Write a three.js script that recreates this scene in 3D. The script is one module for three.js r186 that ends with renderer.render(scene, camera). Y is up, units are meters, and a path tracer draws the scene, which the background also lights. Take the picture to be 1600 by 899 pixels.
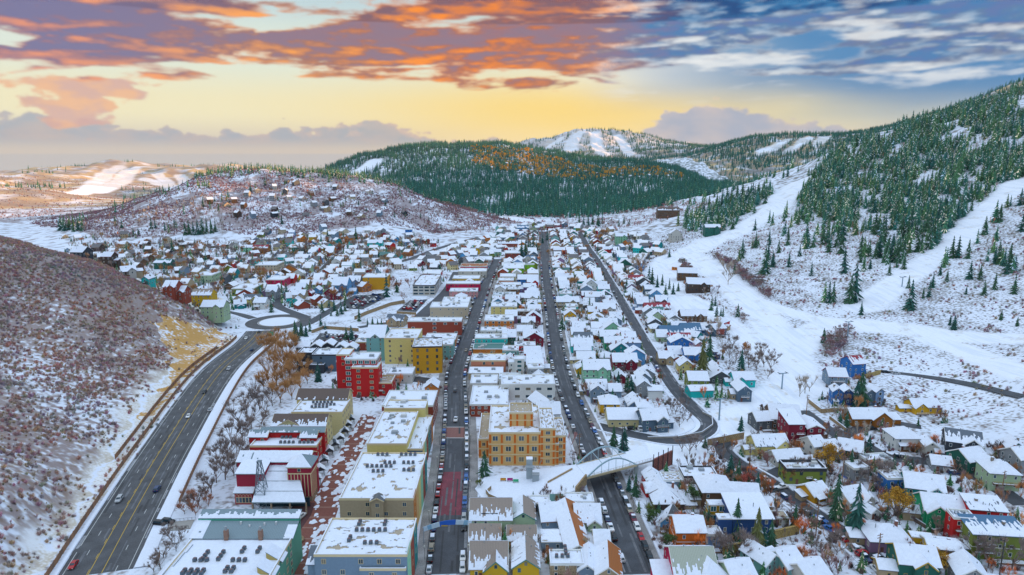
import * as THREE from 'three';
import { mergeGeometries } from 'three/addons/utils/BufferGeometryUtils.js';

// ---------------------------------------------------------------- camera
const W = 1600, H = 899;
const camera = new THREE.PerspectiveCamera(45.75, W / H, 1, 30000);
camera.position.set(0, 128, 0);
camera.rotation.set(-11.1 * Math.PI / 180, 0, 0);
const scene = new THREE.Scene();
const renderer = new THREE.WebGLRenderer({ antialias: true });
renderer.setSize(W, H);
renderer.toneMapping = THREE.LinearToneMapping;
renderer.toneMappingExposure = 2.2;
renderer.shadowMap.enabled = true;

// ---------------------------------------------------------------- seeded random and noise
function rng(seed) { let s = seed >>> 0; return () => { s = (s + 0x6D2B79F5) | 0; let t = Math.imul(s ^ (s >>> 15), 1 | s); t = (t + Math.imul(t ^ (t >>> 7), 61 | t)) ^ t; return ((t ^ (t >>> 14)) >>> 0) / 4294967296; }; }
const PERM = new Uint8Array(512), GX = new Float32Array(256), GY = new Float32Array(256);
{ const r = rng(77); const p = [...Array(256).keys()]; for (let i = 255; i > 0; i--) { const j = Math.floor(r() * (i + 1)); [p[i], p[j]] = [p[j], p[i]]; }
  for (let i = 0; i < 512; i++) PERM[i] = p[i & 255];
  for (let i = 0; i < 256; i++) { GX[i] = Math.cos(i / 256 * Math.PI * 2); GY[i] = Math.sin(i / 256 * Math.PI * 2); } }
function noise(x, y) {
  const xi = Math.floor(x), yi = Math.floor(y), fx = x - xi, fy = y - yi, X = xi & 255, Y = yi & 255;
  const u = fx * fx * fx * (fx * (fx * 6 - 15) + 10), v = fy * fy * fy * (fy * (fy * 6 - 15) + 10);
  const a = PERM[PERM[X] + Y], b = PERM[PERM[X + 1] + Y], c = PERM[PERM[X] + Y + 1], d = PERM[PERM[X + 1] + Y + 1];
  const n0 = GX[a] * fx + GY[a] * fy, n1 = GX[b] * (fx - 1) + GY[b] * fy, n2 = GX[c] * fx + GY[c] * (fy - 1), n3 = GX[d] * (fx - 1) + GY[d] * (fy - 1);
  const p = n0 + u * (n1 - n0), q = n2 + u * (n3 - n2);
  return (p + v * (q - p)) * 1.5;
}
function fbm(x, y, o) { let s = 0, a = 0.5; for (let i = 0; i < o; i++) { s += a * noise(x, y); x = x * 2.03 + 17.1; y = y * 2.03 - 9.7; a *= 0.5; } return s; }
const clamp = (x, a = 0, b = 1) => Math.min(b, Math.max(a, x)), mix = (a, b, t) => a + (b - a) * t;
const sstep = (a, b, x) => { const t = clamp((x - a) / (b - a)); return t * t * (3 - 2 * t); };
const lin = (c) => { c /= 255; return c <= 0.04045 ? c / 12.92 : Math.pow((c + 0.055) / 1.055, 2.4); };
const RGB = (r, g, b) => [lin(r), lin(g), lin(b)];
const mix3 = (a, b, t) => [mix(a[0], b[0], t), mix(a[1], b[1], t), mix(a[2], b[2], t)];

// ---------------------------------------------------------------- sky: evening air and clouds
function skyColor(az, el) {                     // degrees from due ahead (right is positive) and above the horizon
  const n = (fx, fy, o, sx = 0, sy = 0) => fbm(az * fx + sx, el * fy + sy, o);
  const wx = n(0.05, 0.25, 3, 3.1, 8.2) * 6, wy = n(0.06, 0.3, 3, 9.3, 1.7) * 1.3;
  const A = az + wx, E = el + wy;
  // clear air: gold low ahead, pale green-white higher, blue to the right and above
  const glow = Math.exp(-Math.pow((az - 5) / 17, 2));
  let c = mix3(RGB(216, 206, 190), RGB(255, 226, 160), glow);
  c = mix3(c, mix3(RGB(242, 234, 196), RGB(255, 220, 128), glow), sstep(0.8, 3.2, el));
  c = mix3(c, RGB(222, 234, 222), sstep(3.6, 7.5, el) * (0.95 - 0.2 * glow)); c = mix3(c, RGB(252, 250, 238), Math.exp(-Math.pow((az - 13) / 7, 2) - Math.pow((el - 6.4) / 1.8, 2)) * 0.85);
  c = mix3(c, RGB(178, 206, 222), sstep(8, 12, el) * 0.75);
  const blue = sstep(7, 30, A + E * 0.9) * sstep(1.2, 7, E + (A - 10) * 0.06);
  c = mix3(c, RGB(44, 126, 186), blue * 0.92);
  // low grey bank along the horizon, with cauliflower tops
  const puff = (s) => 0.7 * Math.abs(n(0.3, 0.6, 5, s, 2.2)) + 0.5 * n(0.09, 0.12, 3, s + 5, 0.3);
  let top = 1.25 + 1.5 * puff(11) * 2 + 0.55 * Math.exp(-Math.pow((az + 11) / 5, 2)) - 0.5 * sstep(-8, 6, az) - 2.5 * sstep(0, 6, az) * (1 - sstep(24, 40, az)) + 0.5 * sstep(-25, -33, az);
  let d = top - el;
  if (d > -0.2) { const body = mix3(mix3(RGB(206, 194, 184), RGB(158, 168, 184), sstep(0.2, 1.4, el)), RGB(196, 178, 174), clamp(0.25 + n(0.25, 0.7, 5, 14, 60) * 1.3) * sstep(0.4, 1.2, el)); const edge = sstep(0.5, 0.0, d); c = mix3(c, mix3(body, RGB(244, 196, 168), edge * 0.5 * (0.4 + glow)), sstep(-0.05, 0.1, d) * 0.85); }
  // tall cumulus to the right of the glow
  const cx = (az - 17) / 9.2; top = 3.9 * Math.exp(-cx * cx * 1.1) + 1.6 * Math.exp(-Math.pow((az - 24.5) / 3.4, 2)) + 2.2 * (Math.abs(n(0.3, 0.55, 5, 31, 6)) + 0.6 * n(0.16, 0.2, 3, 8, 8)) - 1.25 + 0.9 * sstep(10.5, 13, az) * sstep(20, 15, az);
  d = (top - el) * sstep(9.6, 12.2, az + 0.45 * el * 0.6 + n(0.3, 0.7, 4, 5, 15) * 2.4);
  if (d > 0) { const e = sstep(0.42, 0.0, d); const s = n(0.3, 0.6, 4, 2, 40); const body = mix3(RGB(172, 178, 194), RGB(206, 194, 192), clamp(0.35 + s * 1.2)); c = mix3(c, mix3(body, RGB(255, 224, 160), e * sstep(26, 12, az) * 0.9), sstep(0, 0.12, d)); }
  // small lit anvil cloud on the left
  { const q = Math.hypot((az + 31) / 4.6, (el - 4.6 + (az + 31) * 0.03) / 0.85) + n(0.4, 1.2, 4, 71, 3) * 0.9, q2 = Math.hypot((az + 32) / 2.6, (el - 3.2) / 1.7) + n(0.5, 1.0, 4, 55, 3) * 1.0;
    const q3 = Math.min(q, q2); if (q3 < 1) c = mix3(c, mix3(RGB(240, 180, 140), RGB(214, 168, 160), sstep(0.2, 0.8, n(0.5, 1, 3, 9, 90) + 0.5)), sstep(1, 0.72, q3) * 0.85); }
  // broken high cloud: dark bodies, lit from below and behind
  if (el > 2.2 && el < 60) {
    const flow = (x, y) => { const q = fbm(x * 0.06 + 4, y * 0.3 + 2, 4), p = fbm(x * 0.05 + 40, y * 0.26 + 12, 4); return [x + q * 9, y + p * 2.6 + q * 0.7]; };
    const dens = (x, y) => {
      const [a, b] = flow(x, y); const billow = 1 - 2 * Math.abs(fbm(a * 0.09 + 7, b * 0.55 + 3, 5)), f = fbm(a * 0.055 + 1.3, b * 0.36 + 0.6, 6) * 1.15 + (billow - 0.6) * 0.42 + fbm(x * 0.5 + 9, y * 2.2, 4) * 0.22;
      const g = (cx, cy, rx, ry, k, tilt = 0) => k * Math.exp(-Math.pow((x - cx) / rx, 2) - Math.pow((y - cy - (x - cx) * tilt) / ry, 2));
      const place = g(-4, 8.7, 15, 1.5, 0.75, 0.012) + g(2, 11.2, 10, 1.1, 0.62) + g(-31, 8.3, 13, 1.0, 0.62, 0.01) + g(-30, 10.9, 13, 0.8, 0.6) + g(-33, 6.6, 9, 0.5, 0.5) + g(-13, 5.9, 9, 0.3, 0.42) + g(2, 5.7, 6, 0.35, 0.42) + g(9, 7.0, 8, 0.5, 0.35, 0.02)
        + g(17, 10.8, 10, 1.5, 0.8, -0.03) + g(31, 9.6, 10, 1.7, 0.62) + g(17, 7.3, 5, 0.5, 0.6) + g(26, 6.2, 9, 0.5, 0.5, 0.03) - g(-16, 11.2, 7, 0.9, 0.5, -0.02) - g(-22, 9.6, 6, 0.35, 0.4) - g(22, 8.2, 6, 0.7, 0.5, 0.09) - g(12, 5.9, 5, 0.9, 0.4);
      return f - 0.13 + place - (1 - sstep(3.4, 5.4, y)) * 1.1 - sstep(12.2, 30, y) * 0.3; };
    d = dens(az, el);
    if (d > -0.1) {
      const below = dens(az + (az < 5 ? 0.35 : -0.35), el - 0.42), det = n(0.45, 2.0, 5, 60, 7), lit = clamp((d - below) * 1.7 + 0.02 + 1.0 * det + 0.5 * n(0.07, 0.4, 3, 5, 44)), thin = sstep(0.3, 0.0, d) * 0.8;
      const warm = sstep(13, 4, az - el * 0.25 + 1.5 + det * 4), far = sstep(-14, -36, az), hot = Math.exp(-Math.pow((az + 2) / 14, 2));
      const bodyW = mix3(mix3(RGB(128, 92, 106), RGB(106, 100, 142), far), RGB(150, 84, 78), clamp(0.3 + det * 1.5) * hot * 0.8), body = mix3(mix3(RGB(14, 70, 128), RGB(52, 126, 180), clamp(0.4 + det * 1.6)), bodyW, warm);
      const glowC = mix3(mix3(mix3(RGB(255, 172, 84), RGB(255, 138, 14), hot), RGB(244, 152, 112), far), RGB(236, 240, 240), 1 - warm);
      const amt = clamp(Math.max(lit, thin * 0.85) * (0.25 + 0.75 * clamp(0.75 + n(0.09, 0.5, 4, 20, 33) * 2.0)) * (warm > 0.5 ? 1.15 : 0.8));
      let cc = mix3(body, glowC, amt * sstep(34, 13, el)); cc = mix3(cc, RGB(150, 172, 204), sstep(13, 30, el) * 0.6);
      c = mix3(c, cc, sstep(-0.1, 0.2, d) * 0.96);
    }
    // thin white veils on the blue side
    const v = fbm(A * 0.09 + 90, E * 0.8 + 3 - A * 0.03, 6) * 1.3 + n(0.4, 1.8, 4, 3, 70) * 0.35;
    c = mix3(c, RGB(240, 242, 242), sstep(0.1, 0.55, v) * sstep(5, 13, az) * sstep(3.2, 5.5, el) * sstep(13, 8.5, el) * 0.75);
  }
  // overhead: pale, thinly clouded blue that lights the snow
  const up = sstep(14, 38, el);
  if (up > 0) { const k = clamp(0.5 + n(0.02, 0.06, 4, 7, 7) * 0.9); const z = mix3([0.78, 1.06, 1.44], [1.10, 1.24, 1.44], k); c = mix3(c, z, up); }
  return c;
}
function makeSky() {
  const w = 4096, h = 2048, data = new Float32Array(w * h * 4);
  const low = mix3(RGB(206, 194, 184), RGB(190, 184, 186), 0.5);
  for (let j = 0; j < h; j++) {
    const el = (j + 0.5) / h * 180 - 90;          // first row is the bottom (v = 0)
    const fine = el < 16 ? 1 : el < 40 ? 2 : 4;
    for (let i = 0; i < w; i++) {
      const o = (j * w + i) * 4;
      if (el < -0.2) { for (let q = 0; q < 3; q++) data[o + q] = low[q] / 2.2; data[o + 3] = 1; continue; }
      if (i % fine) { for (let q = 0; q < 4; q++) data[o + q] = data[o - 4 + q]; continue; }
      const u = (i + 0.5) / w;                     // three.js: u = atan2(z, x) / 2 pi + 0.5
      let az = (u - 0.25) * 360; if (az > 180) az -= 360;
      if (az < -180) az += 360;
      const fold = 180 - Math.abs(az);             // meet itself behind the viewer
      let c = skyColor(az, el);
      if (fold < 12) { const o2 = skyColor(-az, el); c = mix3(c, o2, 0.5 * (1 - fold / 12)); }
      for (let q = 0; q < 3; q++) data[o + q] = c[q] / 2.2; data[o + 3] = 1;
    }
  }
  const t = new THREE.DataTexture(data, w, h, THREE.RGBAFormat, THREE.FloatType);
  t.mapping = THREE.EquirectangularReflectionMapping; t.magFilter = THREE.LinearFilter; t.needsUpdate = true;
  return t;
}
scene.background = makeSky();
scene.environment = scene.background;
scene.fog = new THREE.FogExp2(new THREE.Color(0.62, 0.8, 1), 0.000014);

// ---------------------------------------------------------------- sun: low in the south-west, behind the ski hill
const sun = new THREE.DirectionalLight(new THREE.Color(1, 0.5, 0.13), 5);
const SUN = new THREE.Vector3(0.88, 0.15, -0.45).normalize();
sun.position.copy(SUN).multiplyScalar(6000); sun.target.position.set(0, 0, -1500);
sun.castShadow = true; sun.shadow.mapSize.set(4096, 4096); sun.shadow.radius = 2;
Object.assign(sun.shadow.camera, { left: -4000, right: 4000, top: 3000, bottom: -3000, near: 10, far: 14000 });
scene.add(sun, sun.target);
// ---------------------------------------------------------------- terrain: a thin-plate surface through set points [x, z, height]; unseen peaks right of view raised to cast shade
const SHAPED_HEIGHTS = [[-215.8,-490,2.2],[-232,-482,18.7],[-251,-476,30.4],[-269.5,-470,39.9],[-305.8,-460,56.6],[-340.3,-450,69.4],[-307.6,-400,40.6],[-236,-300,26.9],[-194,-242,21.6],[-175.7,-217,21.2],[-155.5,-188,12.8],[-261,-385,28.7],[-238.3,-410,22],[-217.3,-340,13],[-201.5,-290,15.3],[-221.6,-430,8.1],[203.6,-252,6.2],[254.2,-322,12.6],[290.4,-372,17.1],[347.4,-450,20.4],[424.4,-560,47.9],[535.9,-720,91.8],[645.7,-880,147.1],[782.3,-1080,221.5],[277.9,-480,13],[363.8,-640,36],[480.1,-860,84.2],[620,-1130,168.9],[453.4,-690,61.3],[701.3,-1100,190.3],[273.2,-400,8.6],[228.9,-330,2.8],[468.7,-1150,94.8],[353.8,-1150,55.6],[272.7,-1120,32.6],[202.8,-1080,19.9],[272.8,-720,24.1],[378.8,-900,56.9],[204.2,-530,6],[560,-1150,141.7],[-587.4,-1350,92.2],[-437.1,-1350,97.1],[-308,-1330,89.1],[-241.5,-1300,72.2],[-141.2,-1260,36.7],[-68.7,-1220,11.2],[-376.5,-1150,36.4],[-514.5,-1100,40.5],[-700.5,-1250,37.5],[-821,-1250,8.3],[-197.5,-1050,15.1],[-288.9,-1100,25.1],[-2445.7,-3300,24.1],[-2199.3,-3400,64.3],[-2035.4,-3500,81.4],[-1728,-3400,64.3],[-1401.8,-3300,78.2],[-1412.1,-1900,41.6],[-1294.3,-1880,28.6],[-1192.4,-1800,6.3],[-1481.7,-2800,9.5],[-1332.8,-2200,-9.1],[-532.8,-2400,70.8],[-460.7,-2500,118.2],[-365.3,-2650,153.4],[-252.5,-2750,169.1],[-126.2,-2750,174],[0,-2700,170.8],[119.7,-2600,124.8],[-176.8,-1900,27.5],[0,-1950,24.8],[0,-2400,83.9],[272.1,-1950,24.8],[326,-2350,76.3],[461.6,-2500,93.3],[553,-2300,77.5],[575.8,-2000,40.5],[-301.4,-1800,33],[169,-4600,182.2],[307.7,-4800,257.6],[594.3,-5000,303.1],[852.7,-4900,255.9],[1122.4,-4700,183.4],[359.5,-3900,104],[1423.2,-6200,211.2],[1766.3,-6200,183.3],[938.2,-3400,144.4],[1059.4,-3300,191.5],[1172.6,-3200,209.7],[1348.3,-3200,212.6],[1553.1,-3200,215.4],[1756.4,-3200,232.6],[874.8,-2700,53.4],[1120.8,-2700,102.5],[641,-2300,22.7],[-300,-620,7],[-420,-660,11],[-240,-570,0],[-500,-450,98],[-500,-300,78],[-420,-200,63],[-320,-110,53],[-700,-500,123],[-650,-700,33],[-220,-100,33],[700,-1500,113],[450,-1500,48],[900,-1420,213],[1200,-900,333],[1100,-500,253],[900,-200,183],[700,-60,113],[450,-100,53],[1700,-800,453],[1250,-1520,293],[1500,-2200,263],[2000,-2200,433],[2200,-2700,523],[860,-1200,218],[960,-1310,225],[1080,-1450,238],[1000,-1180,258],[2100,-3000,353],[2600,-1400,503],[1700,-200,323],[-450,-1650,43],[-250,-1560,18],[-700,-1600,18],[-1000,-1300,5],[-1500,-2600,18],[-2400,-1900,73],[-2600,-3000,63],[-1600,-4500,-60],[-3500,-4500,-40],[-1300,-1350,-4],[-1000,-900,0],[-100,-3300,113],[300,-3200,63],[-500,-3300,53],[-900,-3200,23],[-900,-2300,0],[-600,-2000,0],[500,-6200,153],[0,-5500,103],[-800,-5500,-60],[0,-9000,-250],[-4000,-9000,-350],[4000,-9000,-100],[4000,-4000,353],[-5000,-6000,-250],[-5000,-2000,63],[5000,-2000,603],[0,-12000,-500],[1500,-5000,153],[2500,-4500,253],[-5000,0,153],[4500,0,403],[-130,-80,0],[-40,-80,0],[60,-80,0],[150,-80,0],[-130,-220,0],[-40,-220,0],[60,-220,0],[150,-220,0],[-130,-360,0],[-40,-360,0],[60,-360,0],[150,-360,0],[-130,-500,0],[-40,-500,0],[60,-500,0],[-130,-640,0],[-40,-640,0],[60,-640,0],[-130,-780,0],[-40,-780,0],[60,-780,0],[-130,-920,0],[-40,-920,0],[60,-920,0],[-190,-640,0],[-190,-760,0],[-190,-880,0],[-300,-760,0],[-300,-900,0],[-450,-850,0],[-450,-980,0],[-620,-900,0],[-100,-1150,0],[60,-1150,0],[60,-1280,0],[150,-1150,0],[0,-1390,0],[100,-1400,0],[220,-60,0],[180,-230,0],[-105,-150,0],[-150,-230,0],[-190,-420,0],[-195,-500,0],[110,-560,0],[120,-700,0],[150,-850,0]];
const TPS = (() => {
  const n = SHAPED_HEIGHTS.length, N = n + 3, S = 1 / 500;
  const U = (r2) => r2 < 1e-12 ? 0 : 0.5 * r2 * Math.log(r2);
  const M = Array.from({ length: N }, () => new Float64Array(N + 1));
  for (let i = 0; i < n; i++) {
    const [x, z, h] = SHAPED_HEIGHTS[i];
    for (let j = 0; j < n; j++) { const dx = (x - SHAPED_HEIGHTS[j][0]) * S, dz = (z - SHAPED_HEIGHTS[j][1]) * S; M[i][j] = U(dx * dx + dz * dz); }
    M[i][i] += 2e-4;
    M[i][n] = M[n][i] = 1; M[i][n + 1] = M[n + 1][i] = x * S; M[i][n + 2] = M[n + 2][i] = z * S; M[i][N] = h;
  }
  for (let i = 0; i < N; i++) {
    let p = i; for (let k = i + 1; k < N; k++) if (Math.abs(M[k][i]) > Math.abs(M[p][i])) p = k;
    [M[i], M[p]] = [M[p], M[i]];
    for (let k = i + 1; k < N; k++) { const f = M[k][i] / M[i][i]; if (f) for (let j = i; j <= N; j++) M[k][j] -= f * M[i][j]; }
  }
  const w = new Float64Array(N);
  for (let i = N - 1; i >= 0; i--) { let s = M[i][N]; for (let j = i + 1; j < N; j++) s -= M[i][j] * w[j]; w[i] = s / M[i][i]; }
  return (x, z) => { let s = w[n] + w[n + 1] * x * S + w[n + 2] * z * S; for (let i = 0; i < n; i++) { const dx = (x - SHAPED_HEIGHTS[i][0]) * S, dz = (z - SHAPED_HEIGHTS[i][1]) * S, r2 = dx * dx + dz * dz; if (r2 > 1e-12) s += w[i] * 0.5 * r2 * Math.log(r2); } return s; };
})();
// heights on a lattice that is fine near the town and coarser far away; the valley floor is level
const HW_MID = [[-129.5,-190.4],[-138.6,-224.5],[-153.7,-285.2],[-176.6,-394.6],[-180.2,-455.8],[-184.3,-490.8],[-183.4,-520.6],[-162.6,-527.0]];
function offHighway(x, z) { let m = 1e9; for (let k = 0; k < HW_MID.length - 1; k++) { const [ax, az] = HW_MID[k], [bx, bz] = HW_MID[k + 1], t = clamp(((x - ax) * (bx - ax) + (z - az) * (bz - az)) / ((bx - ax) ** 2 + (bz - az) ** 2)); m = Math.min(m, Math.hypot(x - ax - t * (bx - ax), z - az - t * (bz - az))); } return m; }
const GXS = [], GZS = [];
{ const grow = (a, lim, fine, step, rate) => { let s = step, x = a[a.length - 1]; while (x < lim) { if (x > fine) s *= rate; x += s; a.push(x); } };
  const r = [0]; grow(r, 5200, 420, 5, 1.022); const l = [0]; grow(l, 5200, 420, 5, 1.022);
  for (let i = l.length - 1; i > 0; i--) GXS.push(-l[i]); GXS.push(...r);
  const z = [-150]; grow(z, 9000, 900, 5, 1.0115); GZS.push(...z); }
const GW = GXS.length, GH = GZS.length, GHT = new Float32Array(GW * GH);
for (let j = 0; j < GH; j++) for (let i = 0; i < GW; i++) {
  const x = GXS[i], d = GZS[j]; let t = TPS(x, -d);
  const floor = 1 - sstep(1700, 2300, d);
  const f = t <= 1 ? 0 : t < 5 ? (t - 1) * (t - 1) / 8 : t - 3;
  let h = mix(t - 3, f, floor);
  const rough = sstep(2, 40, h) * (1 + d / 1200);
  h += rough * (fbm(x / 90, d / 90, 4) * 5 + fbm(x / 420 + 5, d / 420, 3) * 9 * sstep(900, 2500, d));
  if (d < 620 && x < -60) h *= sstep(13, 34, offHighway(x, -d));
  GHT[j * GW + i] = h;
}
function cell(a, x) { let lo = 0, hi = a.length - 2; while (lo < hi) { const m = (lo + hi + 1) >> 1; if (a[m] <= x) lo = m; else hi = m - 1; } return lo; }
function ground(x, z) {                            // height of the sheet, triangle by triangle, so that things stand on it
  const d = -z, i = cell(GXS, x), j = cell(GZS, d);
  const u = clamp((x - GXS[i]) / (GXS[i + 1] - GXS[i])), v = clamp((d - GZS[j]) / (GZS[j + 1] - GZS[j]));
  const a = GHT[j * GW + i], b = GHT[j * GW + i + 1], c = GHT[(j + 1) * GW + i], e = GHT[(j + 1) * GW + i + 1];
  return u + v < 1 ? a + u * (b - a) + v * (c - a) : e + (1 - u) * (c - e) + (1 - v) * (b - e);
}
// ---------------------------------------------------------------- helpers: named objects and a small mesh builder
const used = new Map();
function numbered(name) { const n = used.get(name) ?? 0; used.set(name, n + 1); return n ? name + '_' + String(n).padStart(3, '0') : name; }
function thing(name, label, category, x = 0, y = 0, z = 0, turn = 0, group) {
  const o = new THREE.Group(); o.name = numbered(name); o.position.set(x, y, z); o.rotation.y = turn;
  o.userData = { label, category }; if (group) o.userData.group = group;
  scene.add(o); return o;
}
function tag(o, label, category, group) { o.userData.label = label; o.userData.category = category; if (group) o.userData.group = group; return o; }
class MB {                                        // collects flat-shaded faces; uv in metres
  constructor() { this.p = []; this.n = []; this.u = []; this.c = null; this.tint = null; }
  tri(a, b, c) {
    const ux = b[0] - a[0], uy = b[1] - a[1], uz = b[2] - a[2], vx = c[0] - a[0], vy = c[1] - a[1], vz = c[2] - a[2];
    let nx = uy * vz - uz * vy, ny = uz * vx - ux * vz, nz = ux * vy - uy * vx; const l = Math.hypot(nx, ny, nz) || 1; nx /= l; ny /= l; nz /= l;
    const ax = Math.abs(nx), ay = Math.abs(ny), az = Math.abs(nz);
    for (const q of [a, b, c]) {
      this.p.push(q[0], q[1], q[2]); this.n.push(nx, ny, nz);
      if (ay > ax && ay > az) this.u.push(q[0], q[2]); else if (ax > az) this.u.push(q[2], q[1]); else this.u.push(q[0], q[1]);
      if (this.tint) (this.c ??= []).push(...this.tint);
    }
    return this;
  }
  quad(a, b, c, d) { this.tri(a, b, c); return this.tri(a, c, d); }
  box(x0, y0, z0, x1, y1, z1, skipBottom) {
    const A = [x0, y0, z1], B = [x1, y0, z1], C = [x1, y1, z1], D = [x0, y1, z1], E = [x0, y0, z0], F = [x1, y0, z0], G = [x1, y1, z0], K = [x0, y1, z0];
    this.quad(A, B, C, D); this.quad(F, E, K, G); this.quad(B, F, G, C); this.quad(E, A, D, K); this.quad(D, C, G, K);
    if (!skipBottom) this.quad(E, F, B, A); return this;
  }
  bar(a, b, w, h = w) {                           // a square bar between two points
    const d = new THREE.Vector3(b[0] - a[0], b[1] - a[1], b[2] - a[2]).normalize();
    const s = new THREE.Vector3(0, 1, 0).cross(d); if (s.lengthSq() < 1e-4) s.set(1, 0, 0); s.normalize();
    const t = d.clone().cross(s).normalize(); s.multiplyScalar(w / 2); t.multiplyScalar(h / 2);
    const P = (o, i, j) => [o[0] + s.x * i + t.x * j, o[1] + s.y * i + t.y * j, o[2] + s.z * i + t.z * j];
    const q = [[-1, -1], [1, -1], [1, 1], [-1, 1]];
    for (let k = 0; k < 4; k++) { const m = (k + 1) % 4; this.quad(P(a, ...q[k]), P(a, ...q[m]), P(b, ...q[m]), P(b, ...q[k])); }
    this.quad(P(a, ...q[3]), P(a, ...q[2]), P(a, ...q[1]), P(a, ...q[0])); this.quad(P(b, ...q[0]), P(b, ...q[1]), P(b, ...q[2]), P(b, ...q[3]));
    return this;
  }
  cyl(a, b, r0, r1, s = 6, cap = true) {
    const d = new THREE.Vector3(b[0] - a[0], b[1] - a[1], b[2] - a[2]).normalize();
    const e = Math.abs(d.y) > 0.9 ? new THREE.Vector3(1, 0, 0) : new THREE.Vector3(0, 1, 0); const u = e.cross(d).normalize(), v = d.clone().cross(u);
    const R = (o, r, k) => { const t = k / s * Math.PI * 2, c = Math.cos(t) * r, q = Math.sin(t) * r; return [o[0] + u.x * c + v.x * q, o[1] + u.y * c + v.y * q, o[2] + u.z * c + v.z * q]; };
    for (let k = 0; k < s; k++) { this.quad(R(a, r0, k), R(a, r0, k + 1), R(b, r1, k + 1), R(b, r1, k)); if (cap) { this.tri(b, R(b, r1, k), R(b, r1, k + 1)); } }
    return this;
  }
  prism(pts, y0, y1) {                            // counter-clockwise (seen from above, x right, z down the page reversed) outline
    const n = pts.length; let area = 0; for (let i = 0; i < n; i++) { const [ax, az] = pts[i], [bx, bz] = pts[(i + 1) % n]; area += ax * bz - bx * az; }
    const P = area > 0 ? [...pts].reverse() : pts;
    for (let i = 0; i < n; i++) { const a = P[i], b = P[(i + 1) % n]; this.quad([a[0], y0, a[1]], [b[0], y0, b[1]], [b[0], y1, b[1]], [a[0], y1, a[1]]); }
    for (const t of THREE.ShapeUtils.triangulateShape(P.map((q) => new THREE.Vector2(q[0], q[1])), [])) {
      const [a, b, c] = t.map((k) => P[k]); const cr = (b[0] - a[0]) * (c[1] - a[1]) - (b[1] - a[1]) * (c[0] - a[0]);
      const o = cr < 0 ? [a, b, c] : [a, c, b]; this.tri(...o.map((q) => [q[0], y1, q[1]]));
    }
    return this;
  }
  geo() {
    const g = new THREE.BufferGeometry();
    g.setAttribute('position', new THREE.BufferAttribute(new Float32Array(this.p), 3)); g.setAttribute('normal', new THREE.BufferAttribute(new Float32Array(this.n), 3)); g.setAttribute('uv', new THREE.BufferAttribute(new Float32Array(this.u), 2));
    if (this.c) g.setAttribute('color', new THREE.BufferAttribute(new Float32Array(this.c), 3)); return g;
  }
  build(name, material, parent) { return part(name, this.geo(), material, parent); }
}
function part(name, geo, material, parent) {
  const m = new THREE.Mesh(geo, material); m.castShadow = m.receiveShadow = true;
  m.name = parent ? name : numbered(name); (parent ?? scene).add(m); return m;
}
function structure(o) { o.userData.kind = 'structure'; return o; }
function stuff(o) { o.userData.kind = 'stuff'; return o; }

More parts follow.
